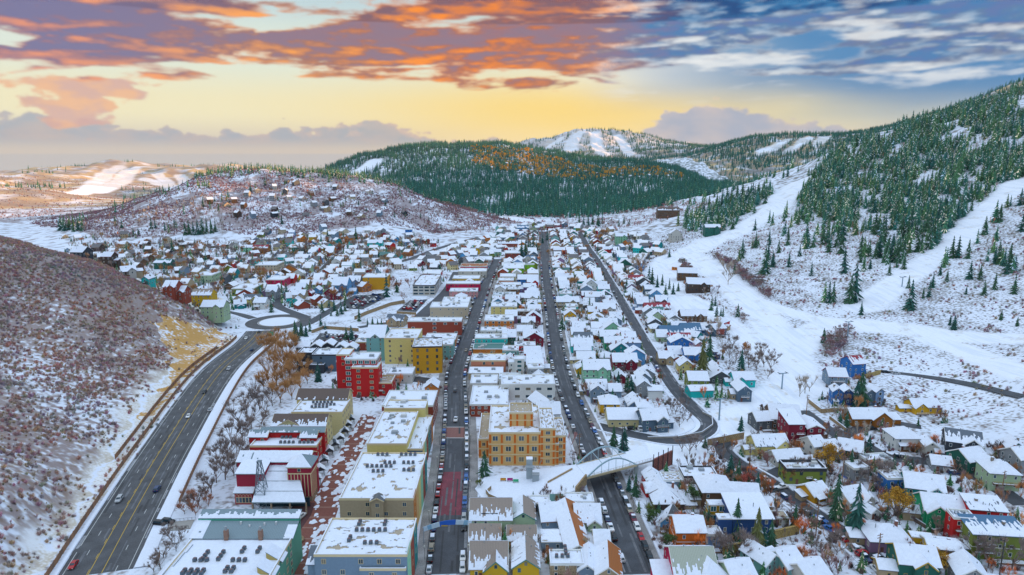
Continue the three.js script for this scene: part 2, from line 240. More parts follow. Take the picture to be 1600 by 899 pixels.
// ---------------------------------------------------------------- textures and materials
function tex(size, f, repeat = 1, srgb = false) {   // f(u, v) in 0..1, returns [r, g, b] linear, kept as bytes
  const d = new Uint8Array(size * size * 4);
  for (let j = 0; j < size; j++) for (let i = 0; i < size; i++) { const c = f(i / size, j / size), o = (j * size + i) * 4; for (let k = 0; k < 3; k++) d[o + k] = clamp(c[k] ?? c[0]) * 255; d[o + 3] = 255; }
  const t = new THREE.DataTexture(d, size, size, THREE.RGBAFormat); t.wrapS = t.wrapT = THREE.RepeatWrapping; t.magFilter = THREE.LinearFilter; t.repeat.set(repeat, repeat); t.needsUpdate = true; return t;
}
const grainy = (u, v, f, o = 4) => fbm(u * f, v * f, o);
const T = {
  siding: tex(128, (u, v) => { const s = (v * 8) % 1; const k = 0.9 + 0.1 * grainy(u, v, 12) - (s > 0.86 ? 0.22 : 0); return [k]; }, 1 / 1.6),
  boards: tex(128, (u, v) => { const s = (u * 6) % 1; const k = 0.9 + 0.12 * grainy(u, v * 0.2, 16) - (s > 0.88 ? 0.25 : 0); return [k]; }, 1 / 1.8),
  stucco: tex(128, (u, v) => [0.9 + 0.12 * grainy(u, v, 9, 5)], 1 / 7),
  brick: tex(256, (u, v) => { const row = Math.floor(v * 16), x = (u * 8 + (row & 1) * 0.5) % 1, y = (v * 16) % 1; const m = x < 0.05 || y < 0.12; const k = 0.82 + 0.3 * noise(Math.floor(u * 8 + (row & 1) * 0.5) * 3.7 + 0.5, row * 5.3 + 0.5); return m ? [0.75, 0.74, 0.72] : [k]; }, 1 / 1.7),
  stone: tex(256, (u, v) => { let best = 9, second = 9, id = 0; const n = 7; for (let j = -1; j <= 1; j++) for (let i = -1; i <= 1; i++) { const cx = Math.floor(u * n) + i, cy = Math.floor(v * n) + j, wx = ((cx % n) + n) % n, wy = ((cy % n) + n) % n; const px = cx + 0.5 + 0.7 * noise(wx * 7.3 + 0.4, wy * 3.1 + 0.7), py = cy + 0.5 + 0.7 * noise(wx * 2.3 + 9.4, wy * 8.1 + 0.2); const d = Math.hypot(u * n - px, v * n - py); if (d < best) { second = best; best = d; id = wx * 17 + wy * 5; } else if (d < second) second = d; } const k = second - best < 0.09 ? 0.35 : 0.75 + 0.35 * noise(id * 1.7 + 0.3, 4.5); return [k, k * 0.97, k * 0.92]; }, 1 / 3),
  seam: tex(128, (u, v) => { const s = (u * 4) % 1; return [0.86 + 0.1 * grainy(u, v, 5) - (s < 0.1 ? 0.28 : 0)]; }, 1 / 2),
  shingle: tex(128, (u, v) => [0.78 + 0.3 * grainy(u, v, 22, 3) - ((v * 10) % 1 > 0.85 ? 0.15 : 0)], 1 / 3),
  snow: tex(256, (u, v) => { const k = 0.95 + 0.09 * grainy(u, v, 10, 5); return [k, k, k + 0.01]; }, 1 / 9),
  asphalt: tex(512, (u, v) => { const k = 0.62 + 0.3 * grainy(u, v, 60, 3) + 0.35 * grainy(u, v, 5, 4); return [k, k, k * 1.02]; }, 1 / 26),
};
const mats = new Map();
function mat(kind, r, g, b, rough = 0.85, extra) {
  const key = [kind, r, g, b, rough].join();
  if (!mats.has(key)) { const m = new THREE.MeshStandardMaterial({ roughness: rough, map: T[kind] ?? null, ...(T[kind] && kind !== 'snow' && kind !== 'asphalt' ? { bumpMap: T[kind], bumpScale: 0.02 } : {}), ...extra }); m.color.setRGB(r, g, b); m.name = kind; mats.set(key, m); }
  return mats.get(key);
}
const plain = (r, g, b, rough = 0.7, extra) => mat('paint', r, g, b, rough, extra);
const SNOW = mat('snow', 0.76, 0.80, 0.875, 0.75), GLASS = plain(0.02, 0.045, 0.06, 0.08), GLASS_TEAL = plain(0.02, 0.12, 0.13, 0.08), WHITE = plain(0.72, 0.72, 0.68), DARK = plain(0.03, 0.03, 0.035, 0.6), STEEL = plain(0.28, 0.31, 0.33, 0.45), WOOD = mat('boards', 0.2, 0.1, 0.045), CONCRETE = mat('stucco', 0.36, 0.34, 0.31);
const CREAM = plain(0.66, 0.52, 0.3), GREENTRIM = plain(0.06, 0.2, 0.16);
// ---------------------------------------------------------------- what covers the ground, by place
const AREA = {brown_hill:[[-145.8,-189.7],[-154.3,-232.7],[-163.9,-290],[-190.3,-407.4],[-194.1,-467.5],[-212.6,-483.7],[-260,-600],[-420,-720],[-900,-720],[-900,-60],[-150,-60]],
right_hill:[[245,-309.9],[198.2,-316.6],[187,-358.2],[193.8,-418.2],[195.1,-505.1],[199.8,-654.2],[207.7,-844.2],[195.4,-988.3],[300,-1400],[1000,-1700],[1400,-1200],[1400,-60],[330,-60]],
middle_hill:[[-859.4,-1236.6],[-610.3,-996.2],[-509.6,-1001.2],[-467.6,-1059.4],[-364,-1016.3],[-273.2,-1037.3],[-205,-1091.5],[-115.1,-1111.7],[-34.3,-1217.1],[60,-1330],[-100,-1700],[-800,-1800],[-1400,-1500]],
forest:[[-50.3,-1413],[-128.5,-1250.2],[-189.9,-1273.8],[-239,-1286.5],[-700,-2000],[-700,-3300],[800,-3300],[823.1,-2534.6],[378.2,-1269.3],[286.7,-1202],[237.1,-1265.1],[129.5,-1382.2]],
gold_bank:[[-240.2,-440.9],[-236.6,-455.9],[-213.7,-485.2],[-198.2,-464.1],[-193.8,-418.2],[-190.1,-379.9],[-179.4,-319.9],[-177,-307.5],[-186.1,-336.2],[-197.6,-374.2],[-209.5,-403.5],[-224.9,-427.1]],
spruce_wood:[[381.1,-960.7],[513.5,-1136],[613.6,-1117.8],[902.7,-1379.5],[746.5,-1031.3],[760,-1180],[900,-1330],[1150,-1330],[1150,-900],[1000,-760],[700,-720],[550.4,-742.9],[493.5,-723.4],[412.4,-642.6],[373.7,-621],[395.3,-699.1],[392.1,-787.7],[377.5,-838.5],[350.2,-828.8]],
spruce_edge:[[324.4,-910.2],[406.4,-1027.9],[350.2,-828.8],[388.9,-780.8],[392.3,-693.4],[375.5,-619.2],[479.2,-731.9],[547.6,-738.9],[700,-700],[620,-560],[405.7,-534.2],[384.1,-561.1],[393,-610.1],[334.4,-556.2],[324.7,-587.8],[318.1,-671.6],[305.9,-753.6]],
middle_ridge:[[-680,-1300],[-430,-1285],[-260,-1262],[-190,-1300],[-230,-1380],[-420,-1440],[-680,-1440]],
aspen_slope:[[-650.6,-1065.2],[-596.5,-1098.5],[-541.9,-1162.7],[-480.1,-1170.7],[-433.9,-1102.5],[-440.7,-1016.4],[-509.6,-1001.2],[-562.1,-994]],
uphill:[[116.2,-1101.6],[182.5,-967.9],[197.5,-869.8],[184.6,-741.2],[151,-720.6],[135.3,-614],[159.6,-552.8],[164.4,-500],[138.4,-447.8],[103.2,-382.5],[90.8,-386],[96.8,-500.4],[106.6,-722.1]],
gardens:[[-396.6,-921.8],[-375,-1049],[-235.5,-1043.5],[-153.8,-1019.9],[-102.8,-989.6],[-126.8,-835.5],[-130.7,-684.7],[-136.3,-591.9],[-153.7,-571.2],[-181.8,-591.9],[-201,-581.4],[-217.7,-566.2],[-297.3,-684.7]],
condos:[[-665.4,-1008.6],[-535.3,-996.4],[-414.8,-954.6],[-297.3,-684.7],[-238.6,-591.9],[-251,-555.7],[-257.1,-506.2],[-275.2,-480.9],[-305.9,-474]],
valley:[[-116.2,-763.7],[-86,-909.3],[-29.7,-1051.3],[0,-1051.3],[-8.6,-909.3],[-30.8,-810.2],[-58.1,-763.7],[-78.4,-684.7]],
head:[[-32.2,-1139.8],[46.7,-1244.1],[118.4,-1200.2],[160.6,-1066.9],[97.7,-985.6],[49.5,-1051.3],[0,-989.6]],
ridge_homes:[[-533.3,-1142.7],[-480.6,-1201.2],[-420.3,-1258.3],[-325.3,-1251.1],[-243.8,-1246.6],[-177.2,-1183.1],[-247.9,-1101.3],[-367.4,-1120.1],[-447.2,-1083.6]],
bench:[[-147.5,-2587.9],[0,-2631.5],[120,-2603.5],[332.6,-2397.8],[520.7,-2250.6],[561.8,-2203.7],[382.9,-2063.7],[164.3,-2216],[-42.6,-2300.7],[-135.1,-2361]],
lot_slate:[[-137,-440],[-139.4,-479.8],[-110.4,-474.5],[-104.1,-438.5],[-118,-432.5]],
lot_ochre:[[-142.5,-561.3],[-144.6,-608.5],[-119.9,-626],[-114.5,-602.9],[-125.3,-556.5]],
lot_terrace:[[-95.6,-551.7],[-90.9,-591.9],[-75.6,-597.4],[-79,-547.1]],
plaza:[[-72.1,-190],[-75,-208.9],[-76.2,-222.8],[-75.5,-239.4],[-75.5,-252.9],[-75.5,-276.6],[-75.3,-304.7],[-74.9,-322.5],[-67.5,-320.8],[-66.2,-304.7],[-66.1,-276.6],[-66.7,-261.4],[-67.1,-251.8],[-64.1,-232.7],[-63.1,-221.5],[-65.9,-207.3],[-63.8,-190]],
plaza_dark:[[-77.2,-214.4],[-82,-228.1],[-80.5,-233.6],[-73.6,-234.6],[-72.5,-225.8],[-73.3,-216]],
spruce_left:[[250.4,-1018.7],[334.2,-1085],[413.8,-1113.1],[405.3,-1017.7],[361.9,-956.3],[295.9,-899.2],[250.4,-885.3]],
villa:[[69.3,-264.3],[93.6,-283.2],[137.3,-306.2],[174.1,-290],[213,-265.7],[158,-190],[51.5,-190]],
gully_a:[[232.9,-780.4],[236.3,-732.7],[231.7,-605.9],[224,-562.5],[214,-572.1],[217.5,-671.6]],
gully_b:[[181.3,-537.7],[194,-529.8],[180.7,-447.8],[165.7,-398.3],[167.9,-425.2],[173.8,-499.4]],
gully_c:[[221.8,-488.2],[239.8,-467.2],[221.8,-438.4],[204,-418.2],[205.6,-435.3]],
gully_d:[[169.6,-712.1],[210.8,-824.6],[219.7,-772.4],[197.5,-626.1],[194.6,-657.7],[199.9,-725.1]]};                         // outlines on the ground, [x, z]
const RUNS = [[21,[441.5,-1066.9],[396.5,-1001.8],[354.2,-934.6],[291.2,-884.4],[251.8,-866.4],[215.7,-828.7]],
[15,[215.7,-828.7],[192.3,-828.2],[167,-757.1],[148.9,-649.1],[145.7,-520.6]],
[13,[215.7,-828.7],[210.3,-713.6],[203.3,-572.6],[194.4,-496.4],[177.5,-418.2],[161.4,-368.9]],
[14,[161.4,-368.9],[130.6,-329.5],[104.4,-308.6],[75.4,-290],[51.9,-279.9]],
[11,[177.5,-418.2],[212.9,-475.8],[236.8,-490.3],[276.1,-460.3],[317.8,-410.4]],
[7,[204.7,-576.6],[221.5,-522.7],[236.8,-490.3]],
[9,[148.9,-649.1],[163.9,-568.6],[167.9,-481.5],[165.3,-418.2],[155.3,-358.2]],
[13,[553,-754.4],[486.6,-703],[422.7,-640.3],[362.4,-596.1],[311.6,-552.4],[273.5,-517.3]],
[8,[276.1,-460.3],[283,-415.4],[273.8,-350]],
[30,[-1923.3,-3384.2],[-1697.9,-2862.7],[-1482.5,-2416.5],[-1433.1,-2264.1]],
[34,[-1838.2,-3383.1],[-1661,-2964.2],[-1480.4,-2550.5],[-1429,-2363]],
[22,[-1567.7,-3051.4],[-1432.5,-2869.6],[-639,-1318],[-1376.6,-2898.7],[-1479.9,-3072.6]],
[20,[-1555.5,-2918.2],[-1496.4,-2880.4],[-1331.8,-2664.5]],
[40,[462.4,-4812.9],[393.8,-4519.3],[320.5,-4099.5]],
[34,[567.8,-4773.2],[533.9,-4405.7],[520.2,-3897.5]],
[30,[698.9,-4710.2],[714.5,-4447.1],[658.2,-3865.1]],
[26,[349.7,-4771],[257.4,-4521.3],[201.8,-4389.5]],
[26,[1218.9,-3055.9],[1134.1,-2975.2],[1056,-2941.5]],
[24,[1265.9,-2989.5],[1206.4,-2919.7],[1147.5,-2886.8]],
[24,[1341.1,-2987.2],[1275.9,-2896]],
[30,[-486.6,-2452.6],[-521.9,-2402.3],[-541.7,-2359.7]],
[20,[922.4,-4569.5],[1021.3,-4277.1]],
[24,[-13.1,-1396.8],[18.7,-1328.2],[43.6,-1329]]];                          // ski runs and trails: [half width, [x, z], ...]
const HIGHWAY = [[-141.2,-190.3],[-150.7,-232.7],[-162.5,-290],[-184.7,-394.6],[-192.8,-464.1],[-193.5,-496.5]];                    // left edge, right edge pairs along the highway
function inside(p, x, z) { let c = false; for (let i = 0, j = p.length - 1; i < p.length; j = i++) { const a = p[i], b = p[j]; if ((a[1] > z) !== (b[1] > z) && x < (b[0] - a[0]) * (z - a[1]) / (b[1] - a[1]) + a[0]) c = !c; } return c; }
for (const k in AREA) { const p = AREA[k]; p.box = [Math.min(...p.map((q) => q[0])), Math.max(...p.map((q) => q[0])), Math.min(...p.map((q) => q[1])), Math.max(...p.map((q) => q[1]))]; }
const within = (k, x, z, wob = 0) => { const p = AREA[k]; if (wob) { x += noise(x / wob, z / wob) * wob * 0.6; z += noise(x / wob + 9, z / wob + 4) * wob * 0.6; } const b = p.box; return x > b[0] && x < b[1] && z > b[2] && z < b[3] && inside(p, x, z); };
class Stamp {                                      // a lattice of distances to the runs
  constructor(x0, x1, z0, z1, n) { Object.assign(this, { x0, z0, sx: (x1 - x0) / n, sz: (z1 - z0) / n, n, a: new Float32Array(n * n) }); }
  line(pts, hw, soft) { for (let k = 0; k < pts.length - 1; k++) { const [ax, az] = pts[k], [bx, bz] = pts[k + 1], R = hw + soft; const L = (bx - ax) ** 2 + (bz - az) ** 2;
    const i0 = Math.max(0, Math.floor((Math.min(ax, bx) - R - this.x0) / this.sx)), i1 = Math.min(this.n - 1, Math.ceil((Math.max(ax, bx) + R - this.x0) / this.sx)), j0 = Math.max(0, Math.floor((Math.min(az, bz) - R - this.z0) / this.sz)), j1 = Math.min(this.n - 1, Math.ceil((Math.max(az, bz) + R - this.z0) / this.sz));
    for (let j = j0; j <= j1; j++) for (let i = i0; i <= i1; i++) { const x = this.x0 + i * this.sx, z = this.z0 + j * this.sz; const t = clamp(((x - ax) * (bx - ax) + (z - az) * (bz - az)) / L); const d = Math.hypot(x - ax - t * (bx - ax), z - az - t * (bz - az)); const v = 1 - sstep(hw * 0.8, R, d); const o = j * this.n + i; if (v > this.a[o]) this.a[o] = v; } } }
  at(x, z) { const i = Math.round((x - this.x0) / this.sx), j = Math.round((z - this.z0) / this.sz); return i < 0 || j < 0 || i >= this.n || j >= this.n ? 0 : this.a[j * this.n + i]; }
}
const runNear = new Stamp(-500, 700, -1300, -100, 800), runFar = new Stamp(-2600, 2600, -5400, -1000, 1100);
for (const [hw, ...pts] of RUNS) { runNear.line(pts, hw, Math.max(3, hw * 0.4)); runFar.line(pts, hw, Math.max(6, hw * 0.4)); }
const runAt = (x, z) => z > -1290 && x > -490 && x < 690 ? runNear.at(x, z) : runFar.at(x, z);
function hwLeft(z) { const h = HIGHWAY; for (let k = 0; k < h.length - 1; k++) { const a = h[k], b = h[k + 1]; if (z <= a[1] && z > b[1]) return mix(a[0], b[0], (z - a[1]) / (b[1] - a[1])); } return z > h[0][1] ? h[0][0] : -1e9; }
const C_SNOW = [0.73, 0.775, 0.86], C_DRY = [0.42, 0.31, 0.13], C_EARTH = [0.16, 0.12, 0.10], C_LITTER = [0.24, 0.19, 0.18], C_GOLD = [0.50, 0.33, 0.11];
function zoneAt(x, z) {
  if (within('brown_hill', x, z)) return 1;
  if (within('right_hill', x, z)) return 2;
  if (within('middle_hill', x, z)) return 3;
  if (z < -1400) return within('forest', x, z) ? 5 : 4;
  return 0;
}
function groundColor(x, z, fine) {
  const n1 = fbm(x / 14, z / 14, 4), n2 = fine ? fbm(x / 1.9 + 31, z / 1.9, 3) : fbm(x / 9 + 31, z / 9, 2), n3 = fbm(x / 70 + 3, z / 70, 3);
  let c = C_SNOW; const zone = zoneAt(x, z), run = runAt(x, z);
  const shade = 1 + 0.06 * n1 + 0.05 * n2;
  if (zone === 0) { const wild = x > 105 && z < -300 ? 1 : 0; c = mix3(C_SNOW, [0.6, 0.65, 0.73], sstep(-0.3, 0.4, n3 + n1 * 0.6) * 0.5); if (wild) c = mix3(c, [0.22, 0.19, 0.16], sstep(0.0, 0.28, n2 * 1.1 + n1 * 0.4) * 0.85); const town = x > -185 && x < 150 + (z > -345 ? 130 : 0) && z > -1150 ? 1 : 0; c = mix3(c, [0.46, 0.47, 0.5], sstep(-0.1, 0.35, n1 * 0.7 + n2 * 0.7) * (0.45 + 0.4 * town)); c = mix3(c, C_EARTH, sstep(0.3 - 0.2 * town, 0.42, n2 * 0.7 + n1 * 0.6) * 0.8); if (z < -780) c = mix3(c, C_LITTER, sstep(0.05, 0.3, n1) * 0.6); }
  else if (zone === 1) { const k = n1 * 0.4 + n2 * 1.0 + n3 * 0.4; c = mix3(C_SNOW, [0.40, 0.31, 0.18], sstep(0.02, 0.4, k) * 0.75); c = mix3(c, [0.23, 0.155, 0.13], sstep(-0.28, 0.18, fbm(x / 3.2, z / 3.2 + 50, 3) + n3 * 0.6 + 0.06 + 0.25 * sstep(15, 50, ground(x, z))) * 0.85);
    const e = hwLeft(z) - x + n1 * 10 + mix(13, 0, sstep(190, 340, -z)); if (e < 30) { const q = sstep(30, 20, e), m = fbm(x / 0.9 + 3, z / 0.9, 3); c = mix3(c, mix3([0.78, 0.79, 0.8], [0.47, 0.38, 0.24], sstep(-0.3, 0.4, m + n1 * 0.9) * 0.75), q); const tr = Math.abs(e - 19 - n3 * 4); c = mix3(c, C_SNOW, sstep(1.4, 0.7, tr)); }
    if (within('gold_bank', x, z, 10)) c = mix3([0.52, 0.29, 0.085], C_SNOW, sstep(0.02, 0.4, n1 * 0.8 + n2 * 0.9)); }
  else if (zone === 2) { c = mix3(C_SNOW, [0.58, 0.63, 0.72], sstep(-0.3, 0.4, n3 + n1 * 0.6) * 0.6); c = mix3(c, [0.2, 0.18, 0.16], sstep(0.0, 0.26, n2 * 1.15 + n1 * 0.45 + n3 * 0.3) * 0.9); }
  else if (zone === 3) { c = mix3(C_SNOW, [0.25, 0.185, 0.18], sstep(-0.32, 0.18, n2 * 0.6 + n1 * 0.5 + n3 * 0.8) * 0.85); }
  else if (zone === 5) { c = mix3(C_SNOW, [0.1, 0.12, 0.1], sstep(-0.2, 0.2, n1 + n3 * 0.5) * 0.8); }
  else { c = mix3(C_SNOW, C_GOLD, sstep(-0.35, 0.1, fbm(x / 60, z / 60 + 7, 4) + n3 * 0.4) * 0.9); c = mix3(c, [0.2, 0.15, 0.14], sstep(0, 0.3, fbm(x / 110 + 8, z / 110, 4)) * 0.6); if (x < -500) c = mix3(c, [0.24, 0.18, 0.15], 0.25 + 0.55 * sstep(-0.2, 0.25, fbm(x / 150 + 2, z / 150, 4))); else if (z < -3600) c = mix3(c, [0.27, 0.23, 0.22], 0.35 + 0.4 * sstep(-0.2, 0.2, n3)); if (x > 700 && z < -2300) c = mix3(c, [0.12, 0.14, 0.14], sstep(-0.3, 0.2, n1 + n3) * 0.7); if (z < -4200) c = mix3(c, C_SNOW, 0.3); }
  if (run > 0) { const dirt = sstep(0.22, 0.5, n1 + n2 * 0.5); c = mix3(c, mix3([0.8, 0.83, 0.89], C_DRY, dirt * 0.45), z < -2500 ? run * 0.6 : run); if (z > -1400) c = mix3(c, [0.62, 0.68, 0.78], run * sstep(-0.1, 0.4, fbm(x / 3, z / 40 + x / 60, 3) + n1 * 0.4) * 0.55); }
  return [c[0] * shade, c[1] * shade, c[2] * shade];
}
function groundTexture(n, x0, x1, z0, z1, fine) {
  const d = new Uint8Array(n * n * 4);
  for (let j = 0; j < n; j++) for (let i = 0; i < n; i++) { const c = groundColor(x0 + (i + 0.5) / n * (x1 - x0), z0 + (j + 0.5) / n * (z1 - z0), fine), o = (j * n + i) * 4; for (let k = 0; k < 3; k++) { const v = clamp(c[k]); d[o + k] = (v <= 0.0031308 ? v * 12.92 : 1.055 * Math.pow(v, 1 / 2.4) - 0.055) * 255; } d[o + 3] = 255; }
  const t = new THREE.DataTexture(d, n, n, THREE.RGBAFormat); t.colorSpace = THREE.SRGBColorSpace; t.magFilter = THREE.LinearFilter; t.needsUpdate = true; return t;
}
{
  const zones = [[-440, 660, -990, -110, 2048, true], [-2300, 2300, -3300, -700, 2048, false], [-5300, 5300, -12200, 0, 1024, false]];
  const geos = [], ms = [];
  const owner = (x, z) => zones.findIndex(([a, b, c, d]) => x > a + 8 && x < b - 8 && z > c + 14 && z < d - 2);
  const idx = [[], [], []];
  for (let j = 0; j < GH - 1; j++) for (let i = 0; i < GW - 1; i++) { const a = j * GW + i; let o = 0; for (const [p, q] of [[0, 0], [1, 0], [0, 1], [1, 1]]) { const k = owner(GXS[i + p], -GZS[j + q]); o = Math.max(o, k < 0 ? 2 : k); } idx[o].push(a, a + 1, a + GW, a + 1, a + GW + 1, a + GW); }
  const pos = new Float32Array(GW * GH * 3); for (let j = 0; j < GH; j++) for (let i = 0; i < GW; i++) pos.set([GXS[i], GHT[j * GW + i], -GZS[j]], (j * GW + i) * 3);
  const whole = new THREE.BufferGeometry(); whole.setAttribute('position', new THREE.BufferAttribute(pos, 3)); whole.setIndex(idx.flat()); whole.computeVertexNormals();
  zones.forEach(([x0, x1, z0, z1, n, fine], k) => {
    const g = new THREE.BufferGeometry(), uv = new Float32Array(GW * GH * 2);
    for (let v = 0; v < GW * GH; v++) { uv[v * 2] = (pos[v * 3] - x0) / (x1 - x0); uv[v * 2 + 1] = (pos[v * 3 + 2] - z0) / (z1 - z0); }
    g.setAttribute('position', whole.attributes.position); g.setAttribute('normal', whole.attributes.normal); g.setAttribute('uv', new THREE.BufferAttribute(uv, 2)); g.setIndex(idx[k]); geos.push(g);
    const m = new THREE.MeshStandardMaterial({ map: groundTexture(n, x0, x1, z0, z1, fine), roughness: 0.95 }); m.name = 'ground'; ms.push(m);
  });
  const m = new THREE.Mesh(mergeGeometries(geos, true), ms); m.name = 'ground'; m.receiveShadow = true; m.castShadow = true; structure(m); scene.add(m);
}

// ---------------------------------------------------------------- roads
function smooth(pts, step = 5) { const c = new THREE.CatmullRomCurve3(pts.map(([x, z]) => new THREE.Vector3(x, 0, z)), false, 'centripetal'); const n = Math.max(2, Math.round(c.getLength() / step)); return c.getSpacedPoints(n).map((p) => [p.x, p.z]); }
function side(pts, off) { return pts.map((p, i) => { const a = pts[Math.max(0, i - 1)], b = pts[Math.min(pts.length - 1, i + 1)]; const dx = b[0] - a[0], dz = b[1] - a[1], l = Math.hypot(dx, dz) || 1; return [p[0] - dz / l * off, p[1] + dx / l * off]; }); }
function ribbon(mb, L, R, lift, thick = 0.3) {     // a draped strip with a skirt
  let s = 0; const top = (p) => [p[0], Math.max(ground(p[0], p[1]), ground(p[0] + 2, p[1]), ground(p[0] - 2, p[1])) + lift, p[1]], low = (p) => [p[0], p[1] - thick, p[2]];
  for (let i = 0; i < L.length - 1; i++) {
    const a = top(L[i]), b = top(R[i]), c = top(R[i + 1]), d = top(L[i + 1]);
    const f = (p, q, r, t) => { const cr = (q[0] - p[0]) * (r[2] - p[2]) - (q[2] - p[2]) * (r[0] - p[0]); cr < 0 ? mb.quad(p, q, r, t) : mb.quad(t, r, q, p); };
    f(a, b, c, d);
    mb.quad(low(a), low(d), d, a); mb.quad(low(b), low(c), c, b);
  }
  return mb;
}
const ROADS = {highway:[21.5,[-129.5,-190.4],[-138.6,-224.5],[-153.7,-285.2],[-176.6,-394.6],[-180.2,-455.8],[-184.8,-487.1]],
shop_street:[13,[-20.6,-190.4],[-22.6,-228.1],[-23.8,-258.5],[-25.3,-283.2],[-28.7,-329.5],[-32.8,-380.2],[-32.6,-418.2],[-30.5,-500.4],[-27.3,-635.1],[-21.8,-763.7],[-18.2,-835.5]],
middle_street:[11.5,[40.1,-190.4],[38,-232.7],[35.7,-273.4],[33,-316.6],[30.3,-358.2],[29.4,-418.2],[32.4,-542.5],[36.5,-722.1],[44.5,-921.8],[52.5,-1139.8]],
bend_street:[8,[39.9,-308.6],[59.1,-295.7],[75.4,-290],[89.4,-298.7],[95.3,-311],[93.5,-327.7],[90.8,-354.1],[91,-404.7],[92.1,-455.8],[94.8,-531.4],[98.4,-635.1],[103.8,-810.2],[106.6,-982.2],[112.6,-1139.8]],
villa_street:[7.5,[117.4,-190.4],[115.5,-207.3],[111.2,-221.5],[106.4,-237.5],[102,-251.8],[94.8,-269.1],[93.6,-283.2],[99.2,-290]],
cross_lane:[6,[103.4,-255.7],[121.9,-269.1],[144.4,-288.6],[167.8,-306.2],[184.1,-311],[195.2,-306.2]],
cottage_lane:[6.5,[147.8,-327.7],[149.5,-306.2],[152.1,-286.6]],
upper_lane:[7,[189.3,-232.5],[188.2,-249.4],[185.5,-258.8],[176,-269],[162.1,-273.4],[157.4,-288.6]],
hill_track:[4.5,[218.1,-392.1],[228.2,-388.2],[240.5,-377],[249.7,-352.5],[253,-321.1]],
back_street:[12,[-73.4,-524.9],[-69.1,-561.3],[-60.8,-635.1],[-59.3,-742.3]],
hillside_road:[8,[-162.6,-527],[-184,-549.4],[-198.1,-566.2],[-206.7,-586.6],[-210,-608.5],[-209.3,-664],[-211.9,-742.3],[-221.8,-835.5],[-222.9,-936]],
round_road:[7,[-240.1,-548.4],[-220.2,-537.7],[-205,-524.9]],
link_road:[8,[-162.9,-498.5],[-157.1,-508.3],[-153.7,-531.4],[-148.2,-571.2],[-141.2,-614.2]],
curl_road:[6,[-318.8,-684.6],[-290.2,-629.2],[-265.9,-592.4],[-251.4,-566.2]],
far_valley_road:[9,[-149.4,-786.3],[-126.8,-835.5],[-104.6,-921.8],[-75.8,-1004.4],[-40.9,-1085]],
loop_road:[6,[-115.2,-496.5],[-98.2,-508.3],[-80.4,-520.6]],
cross_street:[9,[-59.4,-377.9],[-44,-373.3],[-29.3,-372.2],[-21.9,-371.1]]};                        // name: [width, [x, z], ...] along the middle
const roadLine = {};
const ASPHALT = mat('asphalt', 0.08, 0.088, 0.102, 0.65), ASPHALT_WORN = mat('asphalt', 0.105, 0.107, 0.112, 0.7), WALK = mat('asphalt', 0.42, 0.40, 0.38, 0.85);
const YELLOW = plain(0.5, 0.32, 0.03), LINE_WHITE = plain(0.5, 0.5, 0.48), KERB_SNOW = SNOW;
for (const k in ROADS) {
  const [w, ...pts] = ROADS[k]; const mid = smooth(pts, 4); roadLine[k] = { mid, w };
  const lift = { highway: 0.05, shop_street: 0.054, middle_street: 0.058, bend_street: 0.062 }[k] ?? 0.066 + 0.004 * Object.keys(ROADS).indexOf(k);
  structure(ribbon(new MB(), side(mid, -w / 2), side(mid, w / 2), lift).build('road', k === 'highway' ? ASPHALT_WORN : ASPHALT));
}
function pavement(k, s, width, material, name = 'pavement', gap = 0, lift = 0.17) { const { mid, w } = roadLine[k]; const o = s * (w / 2 + gap); const L = side(mid, o), R = side(mid, o + s * width); structure(ribbon(new MB(), s > 0 ? L : R, s > 0 ? R : L, lift).build(name, material)); }
pavement('shop_street', -1, 3.4, WALK); pavement('shop_street', 1, 3.4, WALK); pavement('middle_street', -1, 2, WALK); pavement('middle_street', 1, 2.2, WALK);
function dashes(k, off, len, gap, width, material, name, lift, from = 0, to = 1) {
  const { mid } = roadLine[k]; const pts = side(smooth(mid, 1), off), L = side(pts, -width / 2), R = side(pts, width / 2); const mb = new MB(); const n = pts.length - 1;
  for (let i = Math.round(n * from); i < n * to - 1; i += Math.round(len + gap)) { const e = Math.min(n, i + Math.round(len)); ribbon(mb, L.slice(i, e + 1), R.slice(i, e + 1), lift, 0.01); }
  return structure(mb.build(name, material));
}
